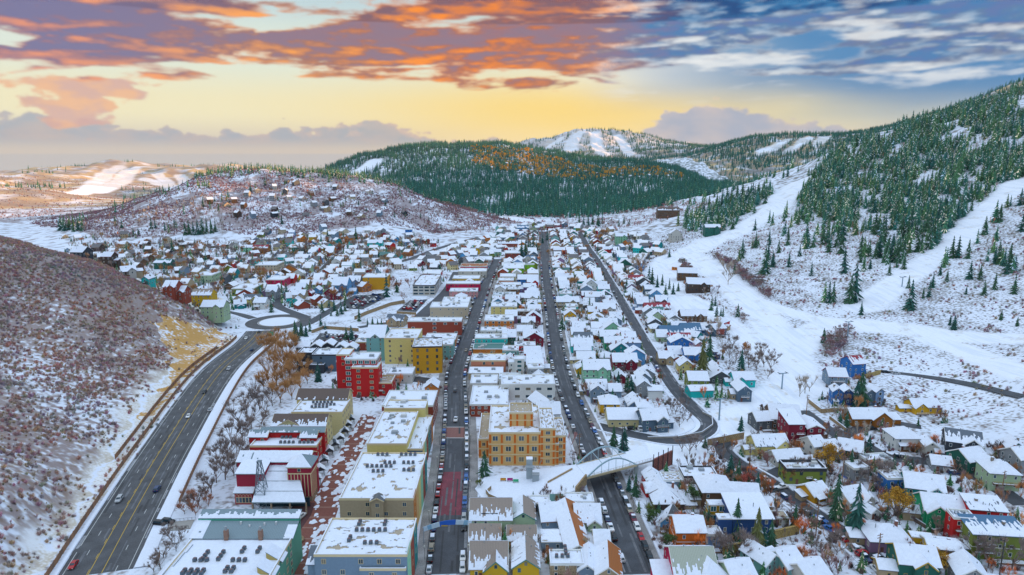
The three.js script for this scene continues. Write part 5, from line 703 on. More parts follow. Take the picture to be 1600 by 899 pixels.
// rows: label, category, x, z, w, d, h, turn (degrees), roof, wall kind, wall colour, roof colour, options
function house(label, cat, x, z, w, d, h, turn, roof, wk, wc, roofCol, opt = {}, group) {
  const gy = Math.max(ground(x, z), ground(x - w * 0.3, z + d * 0.3), ground(x + w * 0.3, z + d * 0.3)); const dist = Math.hypot(x, z), lod = opt.lod ?? (dist < 340 ? 2 : dist < 640 ? 1 : 0), seed = opt.seed ?? Math.abs(Math.round(x * 13 + z * 7)) % 997 + 1;
  const o = thing(cat === 'house' ? 'house' : cat.replace(/ /g, '_'), label, cat, x, gy, z, turn * Math.PI / 180, group); footprints.push([x, z, Math.hypot(w, d) / 2]);
  const wall = wallMat(wk, wc), trim = opt.trim ?? WHITE, glass = opt.glass ?? GLASS, main = roof === 'cross' ? 's' : roof, pitch = opt.pitch ?? (roof === 'f' ? 0.75 : 0.62);
  const top = volume(o, { w, d, h, roof: main, wall, trim, roofCol, cover: opt.cover === 1 ? 0.93 + 0.07 * ((seed * 7) % 10) / 9 : opt.cover ?? 0.92, seed, lod, pitch, units: opt.units, parapet: opt.parapet, over: lod ? 0.45 : 0.35 });
  const wins = { trim, glass, lod, seed, ww: opt.ww, wh: opt.wh, gap: opt.gap, skip: opt.skip, storey: opt.storey };
  const y0 = opt.y0 ?? 0.2; if (opt.door !== 0 && lod > 0) { const dm = part('door', DOOR, opt.doorMat ?? plain(0.16, 0.06, 0.04), o); dm.position.set(-w * 0.22, 0, d / 2); dm.scale.set(1, 2.15, 1); }
  const seen = opt.faces ?? (x > 25 ? 'fl' : x < -25 ? 'fr' : 'flr');
  for (const f of seen) facade(o, f, w, d, f === 'f' && opt.shop ? 3.4 : f === 'f' ? y0 + (opt.door !== 0 && h > 5 ? 0.4 : 0) : y0, h, wins);
  if (main === 'f' && lod > 0) windowAt(o, 0, h + w * pitch * 0.12, d / 2, 0, 0.9, Math.min(1.2, w * pitch * 0.22), trim, glass, lod);
  if (roof === 'cross') { const gw = Math.min(w * 0.5, opt.gw ?? 5), gx = (opt.gx ?? 0.22) * w, fd = 1.6; const t2 = volume(o, { x: gx, z: d / 2 + fd / 2 - 1.2, w: gw, d: fd + 2.4, h: h - 0.02, roof: 'f', wall, trim, roofCol, cover: 0.95, seed: seed + 3, lod, pitch: 0.8 }); facade(o, 'f', gw, 0.01, y0, h, { ...wins, skip: 0, bx: gx, bz: d / 2 + fd - 0.0 }); if (lod > 0) windowAt(o, gx, h + 0.25, d / 2 + fd, 0, 0.8, 0.9, trim, glass, lod); }
  if (opt.shop && lod > 0) { const n = Math.max(2, Math.round(w / 3)); for (let k = 0; k < n; k++) windowAt(o, (k + 0.5) / n * w - w / 2, 0.5, d / 2, 0, w / n * 0.78, 2.3, trim, glass, lod); const aw = new MB(); slab(aw, [[-w / 2 + 0.3, 2.9, d / 2 + 1.3], [w / 2 - 0.3, 2.9, d / 2 + 1.3], [w / 2 - 0.3, 3.35, d / 2 + 0.02], [-w / 2 + 0.3, 3.35, d / 2 + 0.02]], 0.06); aw.build('awning', opt.awn ?? plain(0.25, 0.05, 0.05), o); }
  if (lod > 0 && main !== 'flat') { const q = rng(seed * 5 + 1); for (let k = 0; k < 2; k++) { const X = (q() - 0.5) * w * 0.6, Z = (q() - 0.5) * d * 0.5; new MB().cyl([X, h, Z], [X, Math.max(h + 1, top - Math.abs(main === 'f' ? X : Z) * pitch * 0.9 + 0.7), Z], 0.14, 0.14, 6).build('vent_pipe', STEEL, o); } }
  if (cat === 'house' && lod > 0 && !opt.plain) { const q = rng(seed * 3 + 5), ex = q() < 0.5 ? -1 : 1;
    if (q() < 0.6 && main !== 'flat') { const aw = w * (0.3 + 0.2 * q()), ad = d * (0.35 + 0.25 * q()), ah = Math.min(h * 0.62, 3.2), ax = ex * (w / 2 + aw / 2 - 0.3), az = (q() - 0.3) * d * 0.3; volume(o, { x: ax, z: az, w: aw, d: ad, h: ah, roof: q() < 0.5 ? 's' : 'shed', wall: q() < 0.6 ? wall : wallMat(wk, PAINT.tan), trim, roofCol, cover: 0.97, seed: seed + 11, lod, pitch: 0.5 }); windowAt(o, ax, 0.9, az + ad / 2, 0, 1, 1.2, trim, glass, lod); }
    if (q() < 0.55) { const dw = w * (0.4 + 0.3 * q()), dx = (q() - 0.5) * (w - dw), dy = h > 4.6 && q() < 0.5 ? 2.8 : 0.5, dd = 1.6 + q() * 1.4; new MB().box(dx - dw / 2, dy - 0.2, d / 2 + 0.02, dx + dw / 2, dy, d / 2 + dd).build('deck', WOOD, o); railing(o, dx - dw / 2, d / 2 + dd - 0.05, dx + dw / 2, d / 2 + dd - 0.05, dy, q() < 0.5 ? trim : WOOD); for (const e of [-1, 1]) new MB().box(dx + e * (dw / 2 - 0.1) - 0.08, -2.5, d / 2 + dd - 0.2, dx + e * (dw / 2 - 0.1) + 0.08, dy - 0.2, d / 2 + dd - 0.04).build('deck_post', WOOD, o); new MB().box(dx - dw / 2 + 0.3, dy + 0.002, d / 2 + 0.5, dx + dw / 2 - 0.5, dy + 0.12, d / 2 + dd - 0.3).build('deck_snow', SNOW, o); }
    if (q() < 0.35 && !opt.c && main !== 'flat') chimney(o, w * 0.2 * -ex, -d * 0.08, h * 0.5, top + 0.5, q() < 0.5 ? mat('stone', 0.35, 0.3, 0.25) : undefined);
  }
  if (opt.p && lod > 0) porch(o, -w * 0.2, d / 2, Math.min(w * 0.5, 4.5), trim, roofCol);
  if (opt.c) chimney(o, w * 0.27, -d * 0.1, h * 0.5, top + 0.7);
  if (opt.b && lod > 0) for (let k = 1; k < Math.round(h / 2.9); k++) balcony(o, w * (opt.bx ?? 0), k * 2.9, d / 2, w * (opt.bw ?? 0.6), 1.5, opt.rail ?? WHITE);
  if (opt.g && lod > 0) { const gm = part('garage_door', DOOR, WHITE, o); gm.position.set(w * 0.22, 0, d / 2); gm.scale.set(Math.min(2.6, w * 0.35), 2.2, 1); }
  if (opt.s) new MB().box(-w / 2 - 0.12, -2.5, -d / 2 - 0.12, w / 2 + 0.12, 1.1, d / 2 + 0.12, true).build('stone_base', mat('stone', 0.42, 0.33, 0.2), o);
  if (opt.k && h > 5) { new MB().box(-w / 2 - 0.04, h * 0.5 - 0.12, -d / 2 - 0.04, w / 2 + 0.04, h * 0.5 + 0.12, d / 2 + 0.04).build('band', trim, o); }
  return o;
}
const PAINT = {apricot:[0.66,0.42,0.2],orange:[0.62,0.17,0.02],navy:[0.025,0.07,0.2],blue:[0.04,0.16,0.42],paleblue:[0.22,0.33,0.5],skyblue:[0.12,0.32,0.55],red:[0.42,0.02,0.03],maroon:[0.2,0.015,0.035],magenta:[0.5,0.01,0.09],crimson:[0.5,0.015,0.03],white:[0.72,0.71,0.67],offwhite:[0.55,0.53,0.48],cream:[0.66,0.57,0.33],paleyellow:[0.68,0.58,0.26],yellow:[0.68,0.4,0.02],ochre:[0.58,0.31,0.03],gold:[0.6,0.38,0.07],tan:[0.42,0.33,0.22],beige:[0.5,0.42,0.31],brown:[0.13,0.075,0.045],wood:[0.33,0.13,0.03],darkbrown:[0.07,0.045,0.035],grey:[0.28,0.29,0.3],darkgrey:[0.1,0.11,0.12],charcoal:[0.04,0.047,0.06],slate:[0.1,0.15,0.2],bluegrey:[0.2,0.27,0.34],olive:[0.2,0.24,0.06],lime:[0.25,0.48,0.06],green:[0.02,0.3,0.14],darkgreen:[0.025,0.12,0.09],teal:[0.02,0.22,0.22],turquoise:[0.03,0.5,0.47],mint:[0.3,0.56,0.38],paleteal:[0.22,0.42,0.4],palegreen:[0.4,0.5,0.33],mauve:[0.27,0.17,0.26],purple:[0.13,0.06,0.2],salmon:[0.55,0.24,0.16],pink:[0.6,0.3,0.3],terracotta:[0.52,0.19,0.06],brick:[0.3,0.07,0.045]};
for (const k in PAINT) { const c = PAINT[k], l = c[0] * 0.3 + c[1] * 0.6 + c[2] * 0.1; PAINT[k] = c.map((v) => clamp(l + (v - l) * 1.18, 0.008, 0.8)); }
const HOUSES = [["orange two-storey house with white trim beside the pale blue annex",'house',58.6,-208.3,9.4,11,6.7,0,'s','siding','orange','grey',{cover:1,k:1,faces:'fl',pitch:0.5,door:0,skip:0.3}],
["pale blue flat-roofed annex between the orange house and dark blue apartments",'house',66.7,-206.9,5.5,5.3,4.6,0,'flat','siding','paleblue','grey',{skip:0.6,door:0}],
["small blue cottage with steep half snowy grey roof above a stone garage",'house',55.3,-218.9,4.6,9,3.1,-24,'f','siding','skyblue','grey',{cover:[0,1],s:1,pitch:1.1}],
["crimson red gabled house with white window frames beside the footbridge street",'house',55.8,-245.4,6.5,15,3.4,6,'f','siding','crimson','sage',{cover:0.75,pitch:0.7}],
["white modern house with dark roof edge behind the red gabled house",'house',72.7,-247.3,13.1,8.7,5.9,0,'flat','stucco','white','grey',{trim:DARK,skip:0.5,gap:4}],
["pale terrace house with roof deck between the red and white modern houses",'house',62.1,-246.8,7.4,6.8,4,0,'flat','stucco','bluegrey','grey',{skip:0.5,cover:0.6}],
["low dark house with snowy hip roof and tall pale yellow chimney",'house',57.5,-236,11.2,14,2.6,0,'hip','siding','darkbrown','brown',{cover:0.75,c:1,door:0}],
["brown three-storey house with white hip roof and stacked side balconies",'house',75.6,-235.8,12,12.6,6.9,0,'hip','siding','brown','grey',{cover:1,b:1,bw:0.3,bx:-0.3}],
["house with dark glass upper floor and yellow stone side walls",'house',72.1,-221.2,6.1,3.8,7.3,0,'flat','stone','gold','grey',{glass:GLASS_TEAL,ww:2.1,gap:2.4,skip:0,wh:2.1,parapet:0.2}],
["sprawling cream house with yellow front gable and white roofs",'house',84.1,-233.4,12.8,13.4,4.5,-8,'cross','siding','cream','grey',{cover:1,gx:0.25,gw:6}],
["dark blue apartment house with small cream framed windows",'apartment house',80.8,-215.4,13.4,13,8,0,'shed','boards','navy','grey',{cover:1,skip:0.35,door:0,gap:4.2,pitch:0.35}],
["dark blue flat-roofed wing at the street end of the apartments",'house',71.5,-210.6,4.7,3.5,8,0,'flat','boards','navy','grey',{skip:0.2,door:0,parapet:0.2}],
["house with magenta end wall and pale green metal roof under snow",'house',54.8,-189.4,12.8,15,5.5,0,'s','siding','magenta','sage',{cover:[0.3,1],door:0,pitch:0.6}],
["teal house with many white snow roofs below the leafless tree",'house',59.1,-186.7,9.5,13,4.6,12,'hip','siding','paleteal','steel',{cover:1,pitch:0.8}],
["grey green house with hip roof next to the teal house, at the picture bottom",'house',67.5,-185.2,7.9,10.1,5.1,15,'cross','siding','palegreen','steel',{cover:1}],
["pale teal gabled house facing the slope below the stone wall",'house',78,-193.2,7.3,10.1,5,28,'f','siding','paleteal','steel',{cover:1}],
["second pale teal house with dormer, behind the small white garage",'house',84.7,-191.7,7,10.1,4.8,24,'cross','siding','paleteal','steel',{cover:0.95}],
["small white-roofed garage by the leafless tree on the villa street",'garage',94.6,-197.7,5.9,7,2.6,30,'f','siding','offwhite','grey',{cover:1,g:1,door:0,pitch:0.4}],
["white-roofed house at the bottom edge below the garage",'house',89.7,-186.4,8.6,10.1,4.2,25,'s','siding','offwhite','grey',{cover:1}],
["ochre cottage with dark timber porch facing the villa street",'house',114.2,-238.9,7.6,9.2,3.1,22,'s','siding','ochre','grey',{cover:1,p:1,pitch:0.6}],
["large white cottage with two front gables behind the tallest spruce",'house',125.3,-233.3,9.8,10.1,4.1,20,'cross','siding','white','grey',{cover:1,gx:0.28}],
["small white gabled cottage wing with porch beside the golden tree",'house',128.7,-225.6,3.7,5.9,2.6,15,'f','siding','white','grey',{cover:1}],
["olive green apartment house with dark mansard band",'apartment house',115.9,-253.1,15.7,7.9,5.4,0,'flat','siding','olive','grey',{trim:DARK,parapet:1.3,ww:1.2,cover:1,b:1,bw:0.14,bx:0.05}],
["cream house with dark patches on its snowy roof and a tall end gable",'house',112.1,-280.3,14.7,10.1,4.4,6,'cross','siding','paleyellow','slate',{cover:0.7,gx:0.3,gw:8}],
["maroon apartment block with curved roof and square white windows",'apartment house',135.1,-291.2,7.4,12,8.2,0,'f','siding','maroon','grey',{cover:1,pitch:0.4,ww:1.3,s:1}],
["maroon apartment block with dark stacked balconies on its corner",'apartment house',126.7,-291.7,7.1,13,10,0,'shed','siding','maroon','grey',{cover:1,b:1,bw:0.5,bx:0.2,pitch:0.3}],
["grey timber chalet beside the ski run with dark lower floor",'house',118.3,-307,7.5,9.2,4.8,8,'s','boards','darkgrey','brown',{cover:1}],
["long white-roofed brown lodge beside the maroon apartments",'lodge',130.1,-309.8,13.6,15,5.4,-8,'s','boards','brown','brown',{cover:1}],
["low brown ski hut on the snow above the white-roofed lodge",'hut',128.6,-324.3,5.1,7,2.6,0,'s','boards','darkbrown','brown',{cover:1}],
["white walled house with big windows below the maroon apartments",'house',130.8,-277.3,5.8,9.2,5.3,14,'s','siding','white','grey',{cover:1,ww:1.6}],
["white-roofed house between the white walled house and the dark green gable",'house',136.4,-276,6.6,9.2,4.1,14,'cross','siding','bluegrey','grey',{cover:1}],
["house with dark green gable end and white roof",'house',146.3,-276.1,9.3,10.1,3.8,-26,'s','siding','darkgreen','grey',{cover:1}],
["white-roofed bungalow behind the olive green apartment house",'house',115.4,-268.8,12.3,9.2,2.9,10,'cross','siding','offwhite','grey',{cover:1}],
["grey modern house with stepped flat roofs beside the blue tarpaulin",'house',137.9,-254.1,6.9,6.7,5.5,10,'flat','siding','grey','grey',{ww:1.8,cover:1}],
["long flat-roofed pale house above the blue tarpaulin",'house',152.9,-267.4,11.2,6.2,2.6,8,'flat','siding','offwhite','grey',{cover:1}],
["timber house with round window and open carport",'house',171.7,-312.5,18,10.9,3.9,0,'cross','boards','wood','brown',{cover:0.95,gx:0.26,gw:9,c:1}],
["blue and white row house with steep gable, below the blue hill house",'house',169.4,-339,5,8.4,7.3,-12,'f','siding','blue','grey',{cover:1,p:1}],
["dark blue row house next to the twin spruce",'house',174.7,-339,5,8.4,7,-12,'f','siding','navy','grey',{cover:1}],
["slate blue row house behind the twin spruce",'house',183.8,-337.2,4.3,8.4,7.6,8,'f','siding','slate','grey',{cover:0.9}],
["pale blue row house with tall white bay window at the end of the row",'house',188.5,-337.2,4.6,8.4,8,10,'f','siding','paleblue','grey',{cover:0.9,ww:1.6}],
["tall blue hillside house with red metal roof at the end of the track",'house',201,-385.5,8.6,11,8.2,12,'s','siding','blue','red',{cover:0.6}],
["grey blue hillside house with red roof patches below the blue hill house",'house',183.3,-370,10,11,5.6,-6,'s','siding','bluegrey','red',{cover:0.85,b:1}],
["bright yellow house alone on the slope",'house',208.2,-327.9,13.5,9.2,3.4,0,'cross','siding','yellow','grey',{cover:1,gx:-0.27,gw:6,b:1,bw:0.4,bx:0.2}],
["white many-sided house with snowy hip roof and porch",'house',174.2,-285.9,11.5,10.9,5.4,0,'hip','siding','white','grey',{cover:1,p:1,wh:1.3}],
["small white gabled house beside the many-sided white house",'house',181.1,-277.8,5.2,8.4,4.5,-12,'f','siding','offwhite','grey',{cover:1}],
["large charcoal house with dark gables and long roof",'house',192.4,-273.5,12.9,11.8,7.3,-24,'cross','siding','charcoal','slate',{cover:0.55,gw:9}],
["small charcoal shed before the large charcoal house",'shed',183.9,-274.5,4.6,6,2.6,-10,'s','siding','charcoal','slate',{cover:1}],
["grey garage with white roof on the upper lane",'garage',177.2,-263.3,7.3,8,2.9,-16,'s','siding','grey','grey',{cover:1,g:1}],
["dark windowed house with white bay on the upper lane",'house',188.6,-263.1,10.4,10.9,4.7,16,'cross','siding','darkgreen','grey',{cover:1,gx:0.3}],
["pale house with yellow balconies and snowy hip roof",'house',190.3,-248,10.8,10.9,6.7,-10,'hip','siding','palegreen','grey',{cover:1,b:1,bw:0.8,rail:YELLOW}],
["dark green gabled house by the long slope wall",'house',210.2,-267.5,7.1,9.2,3.9,-20,'f','siding','darkgreen','grey',{cover:1}],
["grey house with snowy roof at the end of the slope wall",'house',205.4,-257.5,8.9,10.1,5,10,'s','siding','grey','grey',{cover:1}],
["dark teal house with grey gables above the golden tree",'house',154.1,-237.3,12.8,11.8,6.7,-18,'cross','siding','teal','grey',{cover:0.9,gx:0.25,trim:WHITE,b:1,bw:0.3}],
["blue house with flat snowy roof beside the dark teal house",'house',145.6,-241.8,7.8,6.7,7.3,0,'flat','siding','blue','grey',{cover:0.8,ww:1.2}],
["bright green house with long yellow balcony and garage",'house',151.7,-221.7,13.5,11.8,6.5,-14,'cross','siding','green','brown',{cover:0.9,gx:-0.22,gw:7,b:1,bw:0.5,bx:-0.2,rail:YELLOW,g:1}],
["red house with stacked grey balconies",'house',150,-208.7,6.8,5.9,9.5,-10,'flat','siding','crimson','slate',{cover:0.6,b:1,bw:0.8,rail:STEEL}],
["red upper house with wide snowy roof behind the stacked balconies",'house',162.3,-215.7,11.3,7.6,9.3,-10,'shed','siding','crimson','slate',{cover:0.75,pitch:0.4}],
["olive yellow balcony house with blue metal roof",'house',156.5,-202.4,16.8,9.2,8.6,-6,'shed','siding','olive','blue',{cover:0.6,b:1,bw:0.35,bx:-0.28,pitch:0.35,rail:STEEL,k:1}],
["small yellow house with flat snow roof beside the purple house",'house',135.4,-205.5,6.7,3.9,4.2,-14,'flat','siding','gold','grey',{parapet:0.15,cover:1,ww:1.4}],
["long yellow house with white eaves and tall arched window",'house',138.5,-199.4,9.6,7.6,4.9,-14,'s','siding','gold','grey',{cover:1,pitch:0.3,ww:1.5}],
["dark green gabled house with yellow trim and timber braces",'house',124.3,-191.2,11.3,10.9,6,-10,'cross','siding','darkgreen','grey',{cover:1,trim:YELLOW,gx:0.1,gw:8}],
["mauve house with white corner windows and broad snowy roof",'house',124.2,-206.8,13.3,10.9,4.1,-6,'hip','siding','mauve','grey',{cover:1,ww:1.5,c:1}],
["white-roofed cottage at the lower corner below the leafless trees",'house',137.5,-185.2,8.5,10.1,5.3,-16,'f','siding','grey','grey',{cover:1}],
["tan flat-roofed garage above the yellow stone retaining wall",'garage',94.2,-221.1,5.8,5.2,2.6,0,'flat','stucco','tan','grey',{cover:0.3,parapet:0.3,g:1}],
["yellow house with white hip roof beside the tan barn",'house',49,-328,9.6,11,5.4,0,'hip','siding','yellow','grey',{cover:1,ww:1.3}],
["long tan barn with white metal roof and red shutters",'barn',53.2,-313.2,14.3,14,3.9,0,'s','siding','cream','steel',{cover:1,ww:1.1,wh:1,pitch:0.45,door:0}],
["dark cottage with teal bay and steep snowy gables inside the hairpin bend",'house',66.6,-306.3,12.3,10.9,6,8,'cross','siding','slate','grey',{cover:0.9,glass:GLASS_TEAL,gx:0.24}],
["grey house with blue grey roof between yellow house and conifers",'house',55.2,-350.7,6.5,9,3.6,0,'s','siding','bluegrey','grey',{cover:0.9}],
["tall grey gabled house before the conifers",'house',70.4,-351.7,7.5,11,6.5,0,'f','siding','grey','grey',{cover:1}],
["second grey gabled house behind the tall grey gabled house",'house',73.8,-367.9,7.8,11,5.2,0,'f','siding','bluegrey','grey',{cover:1}],
["white garage house with round wreath by the bending street",'house',76,-347.5,7.5,8.4,5,0,'s','siding','white','grey',{cover:1,door:0,skip:0.8,pitch:0.35}],
["mint green terrace with yellow dormers and white trim",'terrace house',48.1,-375.4,14.9,13,8.3,0,'cross','siding','mint','grey',{cover:1,gx:0.2,ww:1.1,skip:0,k:1}],
["maroon house with dark gables beside the bending street",'house',68,-398.1,14.6,12,5.6,0,'cross','siding','maroon','grey',{cover:0.9}],
["maroon cottage half hidden by the conifers",'house',61.7,-373.9,5.1,10,3.8,0,'f','siding','maroon','grey',{cover:1}],
["turquoise house with three snowy gables",'house',45.8,-435.6,13.8,12,4.8,0,'cross','siding','turquoise','steel',{cover:0.9,ww:1.2}],
["slate roofed house behind the turquoise house",'house',48.8,-453.8,12.2,12,4.1,0,'s','siding','paleteal','slate',{cover:0.45}],
["cream house with small front gable below the turquoise house",'house',45.6,-407.7,11,11,4.1,0,'cross','siding','cream','grey',{cover:1}],
["teal green row house nearest the maroon house",'house',69.4,-423.2,12.2,10,5.1,0,'f','siding','teal','grey',{cover:1}],
["teal green row house with mint gable, second uphill",'house',68.1,-442,12.8,10,4.8,0,'cross','siding','green','grey',{cover:1}],
["dark green row house with snowy gables, third uphill",'house',67.9,-459.2,14.1,10,4.6,0,'cross','siding','darkgreen','grey',{cover:1}],
["pale green row house at the top of the green row",'house',72.2,-477.7,16,10,3.8,0,'f','siding','mint','grey',{cover:1}],
["white house with pink edge above the slate roof",'house',48.6,-483.5,9.3,11,4.3,0,'s','siding','offwhite','grey',{cover:1}],
["yellow gabled cottage beside the round green pine",'house',45.4,-521.5,9,10,4.6,0,'f','siding','yellow','grey',{cover:1}],
["pair of tan gabled cottages along the middle street",'house',47.2,-566.8,18.9,11,5.5,0,'cross','siding','tan','grey',{cover:1}],
["white gabled house below the rust orange trees",'house',74.4,-634.5,13.8,11,6.7,0,'f','siding','white','grey',{cover:1}],
["mauve grey house with long snow roof in the street block",'house',71.7,-496.3,13.3,11,3.9,0,'s','siding','mauve','grey',{cover:1}],
["cream house with wide porch in the street block",'house',75.2,-544,17.6,12,4.8,0,'cross','siding','offwhite','grey',{cover:1}],
["grey blue house beneath the rust orange tree",'house',73.2,-592.1,16.9,11,4.6,0,'s','siding','bluegrey','grey',{cover:1}],
["pale white house with grey porch beside the street trees",'house',53,-683.1,18.1,11,5.3,0,'s','siding','white','grey',{cover:1}],
["pale teal cottage with snow roof on the middle street",'house',54.4,-747.8,18.4,11,5,0,'hip','siding','paleteal','grey',{cover:1}],
["turquoise roofed cottage near the head of the streets",'house',83.1,-920,10.4,9,5.2,0,'s','siding','turquoise','green',{cover:0.3}],
["red cottage near the head of the middle street",'house',61.2,-878.8,14.9,10,5.8,0,'s','siding','red','grey',{cover:0.9}],
["long turquoise shed with white roof on the snowfield",'shed',101.1,-350.7,12.6,9,3.9,6,'s','siding','turquoise','grey',{cover:1,door:0,skip:0.8,pitch:0.35}],
["turquoise house with two wings beside the ski run",'house',129.7,-367.4,11.8,10,4.5,0,'cross','siding','turquoise','grey',{cover:1,gx:-0.22}],
["yellow house with white roof behind the large olive conifer",'house',103.6,-392.2,8.4,10,4.7,0,'f','siding','paleyellow','grey',{cover:1}],
["blue house with white gables above the yellow house",'house',114.2,-415.5,12,11,4.6,0,'cross','siding','blue','grey',{cover:1}],
["navy house half hidden behind the olive conifer",'house',125.7,-420.4,8.1,10,5.1,0,'s','siding','navy','grey',{cover:1}],
["bright blue house with round snowy gable",'house',112.4,-441,14.4,11,5.3,0,'f','siding','blue','grey',{cover:1,pitch:0.5}],
["pink gabled cottage beside the bright blue house",'house',123.6,-437,6.3,9,4.4,0,'f','siding','pink','grey',{cover:1}],
["long house with vivid blue metal roof",'house',113.4,-473.5,16.3,12,3.7,0,'s','siding','slate','blue',{cover:0.15}],
["blue roofed house joined to the long blue roof",'house',129.2,-480.5,13.8,12,3.8,0,'s','siding','skyblue','blue',{cover:0.25}],
["red roofed house below the vivid blue roofs",'house',115.3,-456,14.9,10,3.6,0,'s','siding','bluegrey','red',{cover:0.6}],
["tan house with stone base beside the bending street",'house',95.4,-409.7,8.7,10,4.1,0,'cross','siding','tan','grey',{cover:1,s:1}],
["teal and cream house with snow gable on the bending street",'house',110.6,-509.8,12.7,11,5.5,0,'f','siding','palegreen','grey',{cover:1}],
["green cottage with teal roof above the cream house",'house',116.3,-534.2,10.2,10,4.2,0,'s','siding','green','green',{cover:0.5}],
["brick red house with dark red roof on the bending street",'house',118.2,-543.5,20.7,11,5.3,0,'s','siding','brick','red',{cover:0.4}],
["brown lodge with red chimney among the upper gardens",'lodge',141.5,-520.4,19.9,12,4.6,0,'cross','boards','brown','brown',{cover:0.9}],
["dark timber lodge beside the ski trail",'lodge',173.3,-624.3,21.3,15,7.5,-10,'cross','boards','darkbrown','brown',{cover:0.85,c:1}],
["second dark timber lodge behind the ski trail lodge",'lodge',178.2,-683.3,19.4,14,6.3,-10,'s','boards','brown','brown',{cover:0.85}],
["small ochre cottage on the bending street",'house',115.2,-639.6,6.7,9,4.3,0,'f','siding','ochre','grey',{cover:0.8}],
["crimson roofed cottage above the small ochre cottage",'house',125.8,-682.6,14.9,10,3.9,0,'s','siding','red','red',{cover:0.3}],
["green gabled house with white roof on the bending street",'house',126.7,-760.5,16.5,11,5.8,0,'f','siding','darkgreen','grey',{cover:1}],
["bright red cottage far up the bending street",'house',125.7,-890.3,13.4,10,5.1,0,'s','siding','crimson','grey',{cover:0.7}],
["tall mint green house with snow roof below the conifer row",'house',152,-946.6,16,11,11.3,0,'cross','siding','mint','grey',{cover:1}],
["dark green chalet on the slope beside the upper ski run",'house',263.9,-897.9,20.2,11,9.5,0,'cross','siding','darkgreen','grey',{cover:0.9}],
["white chalet left of the dark green chalet, among bushes",'house',218.9,-909.3,16.2,10,9.5,0,'f','siding','offwhite','grey',{cover:1}],
["low brown building on the ridge above the chalets",'building',253,-1108.4,35.1,14,10.7,0,'s','boards','brown','brown',{cover:0.3}],
["beige windowless commercial block beside the back street",'shop building',-49.9,-534.3,29.9,18.9,8.8,0,'flat','stucco','beige','grey',{trim:WHITE,skip:0.6,door:0,cover:0.9,faces:'fr'}],
["white flat-roofed shop row just past the beige block",'shop building',-48,-575.5,23.3,23.6,3.9,0,'flat','stucco','white','grey',{cover:1,faces:'fr'}],
["pale pink and ochre shop building up the street from the white row",'shop building',-44.1,-613.1,25.5,14.9,5.3,0,'flat','stucco','pink','grey',{faces:'fr'}],
["vivid magenta shop building",'shop building',-46.5,-641.7,32.2,13.2,6.8,0,'flat','stucco','magenta','grey',{skip:0.5,faces:'fr'}],
["ochre shop building behind the vivid magenta one",'shop building',-46.6,-686.8,27.2,18.4,3.9,0,'flat','stucco','gold','grey',{faces:'fr'}],
["grey pink warehouse-like shop with white roof",'shop building',-41.8,-716.8,29.6,20.3,6.2,0,'flat','stucco','offwhite','grey',{skip:0.7,faces:'fr'}],
["small dusky magenta shop with orange roof band",'shop building',-42.6,-757.7,29.8,22.4,5,0,'flat','stucco','magenta','rust',{cover:0.3,skip:0.7,faces:'fr'}],
["small orange shop near the top of the shop street",'shop building',-50.9,-808.1,9.1,15.3,5.4,0,'flat','stucco','terracotta','grey',{faces:'fr'}],
["long white flat shop near the top of the shop street",'shop building',-35,-815.9,21.3,30.8,3.8,0,'flat','stucco','offwhite','grey',{faces:'fr'}],
["brick red shop block with white window bays",'shop building',-55.6,-480.3,38.6,11.6,9.9,0,'flat','stucco','brick','grey',{gap:7,ww:2.4,wh:1.7,skip:0.35,door:0,faces:'fr',trim:WHITE}],
["low orange roofed shop behind the orange corner hotel",'shop building',-48,-447.4,20.6,14.8,6.2,0,'flat','stucco','terracotta','grey',{cover:0.85,faces:'fr'}],
["white shop with teal upper windows behind the orange corner hotel",'shop building',-49.1,-423,23.5,15.1,9.2,0,'flat','stucco','paleteal','grey',{cover:0.9,faces:'fr'}],
["orange corner hotel with arched windows on four floors",'hotel',-50.7,-397.2,17.1,19.9,16,4,'flat','stucco','ochre','grey',{gap:4.4,ww:1.3,wh:1.9,skip:0.05,cover:0.7,faces:'fr',trim:DARK,storey:4}],
["white awning-fronted shop below the orange corner hotel",'shop building',-63.8,-375.4,14.5,12.9,5.3,0,'flat','stucco','offwhite','grey',{cover:1,faces:'fr'}],
["small white shop with orange gable on the shop street",'shop building',-43.3,-353.1,6.9,10,5,0,'f','siding','terracotta','grey',{cover:1,faces:'fr'}],
["salmon arcade building with stepped gables on the shop street",'shop building',-14.1,-396.9,20.6,14.5,6.8,0,'flat','stucco','salmon','grey',{wh:2,ww:1.6,gap:4,cover:0.85,faces:'fl',trim:CREAM}],
["orange fronted shop with green upper roof",'shop building',-15.1,-430.6,20.2,13.6,4.3,0,'flat','stucco','terracotta','green',{cover:0.12,parapet:0.3,skip:0.9,door:0,faces:'fl'}],
["aqua shop building with white roof behind the green roof",'shop building',-13.9,-444.2,21.8,11.4,7.1,0,'flat','stucco','turquoise','grey',{cover:0.9,faces:'fl'}],
["white low shop above the aqua building",'shop building',-11.5,-480,22.1,11,2.8,0,'flat','stucco','offwhite','grey',{faces:'fl'}],
["orange brick shop with tall dark windows",'shop building',-9.5,-500,21.8,18.3,6.4,0,'flat','stucco','terracotta','grey',{ww:1.8,wh:2.6,gap:3.6,faces:'fl',cover:0.9}],
["pale yellow shop building with rooftop terrace",'shop building',-6.4,-539.7,21,16.7,7.9,0,'flat','stucco','paleyellow','grey',{gap:5,faces:'fl',cover:0.9}],
["pink and dark red shop with teal roof band",'shop building',-6.8,-599.2,20.4,19.8,4,0,'flat','stucco','pink','green',{cover:0.7,faces:'fl'}],
["tan shop with long parapet",'shop building',-6.3,-635.3,19.9,12.7,4.3,0,'flat','stucco','tan','grey',{faces:'fl'}],
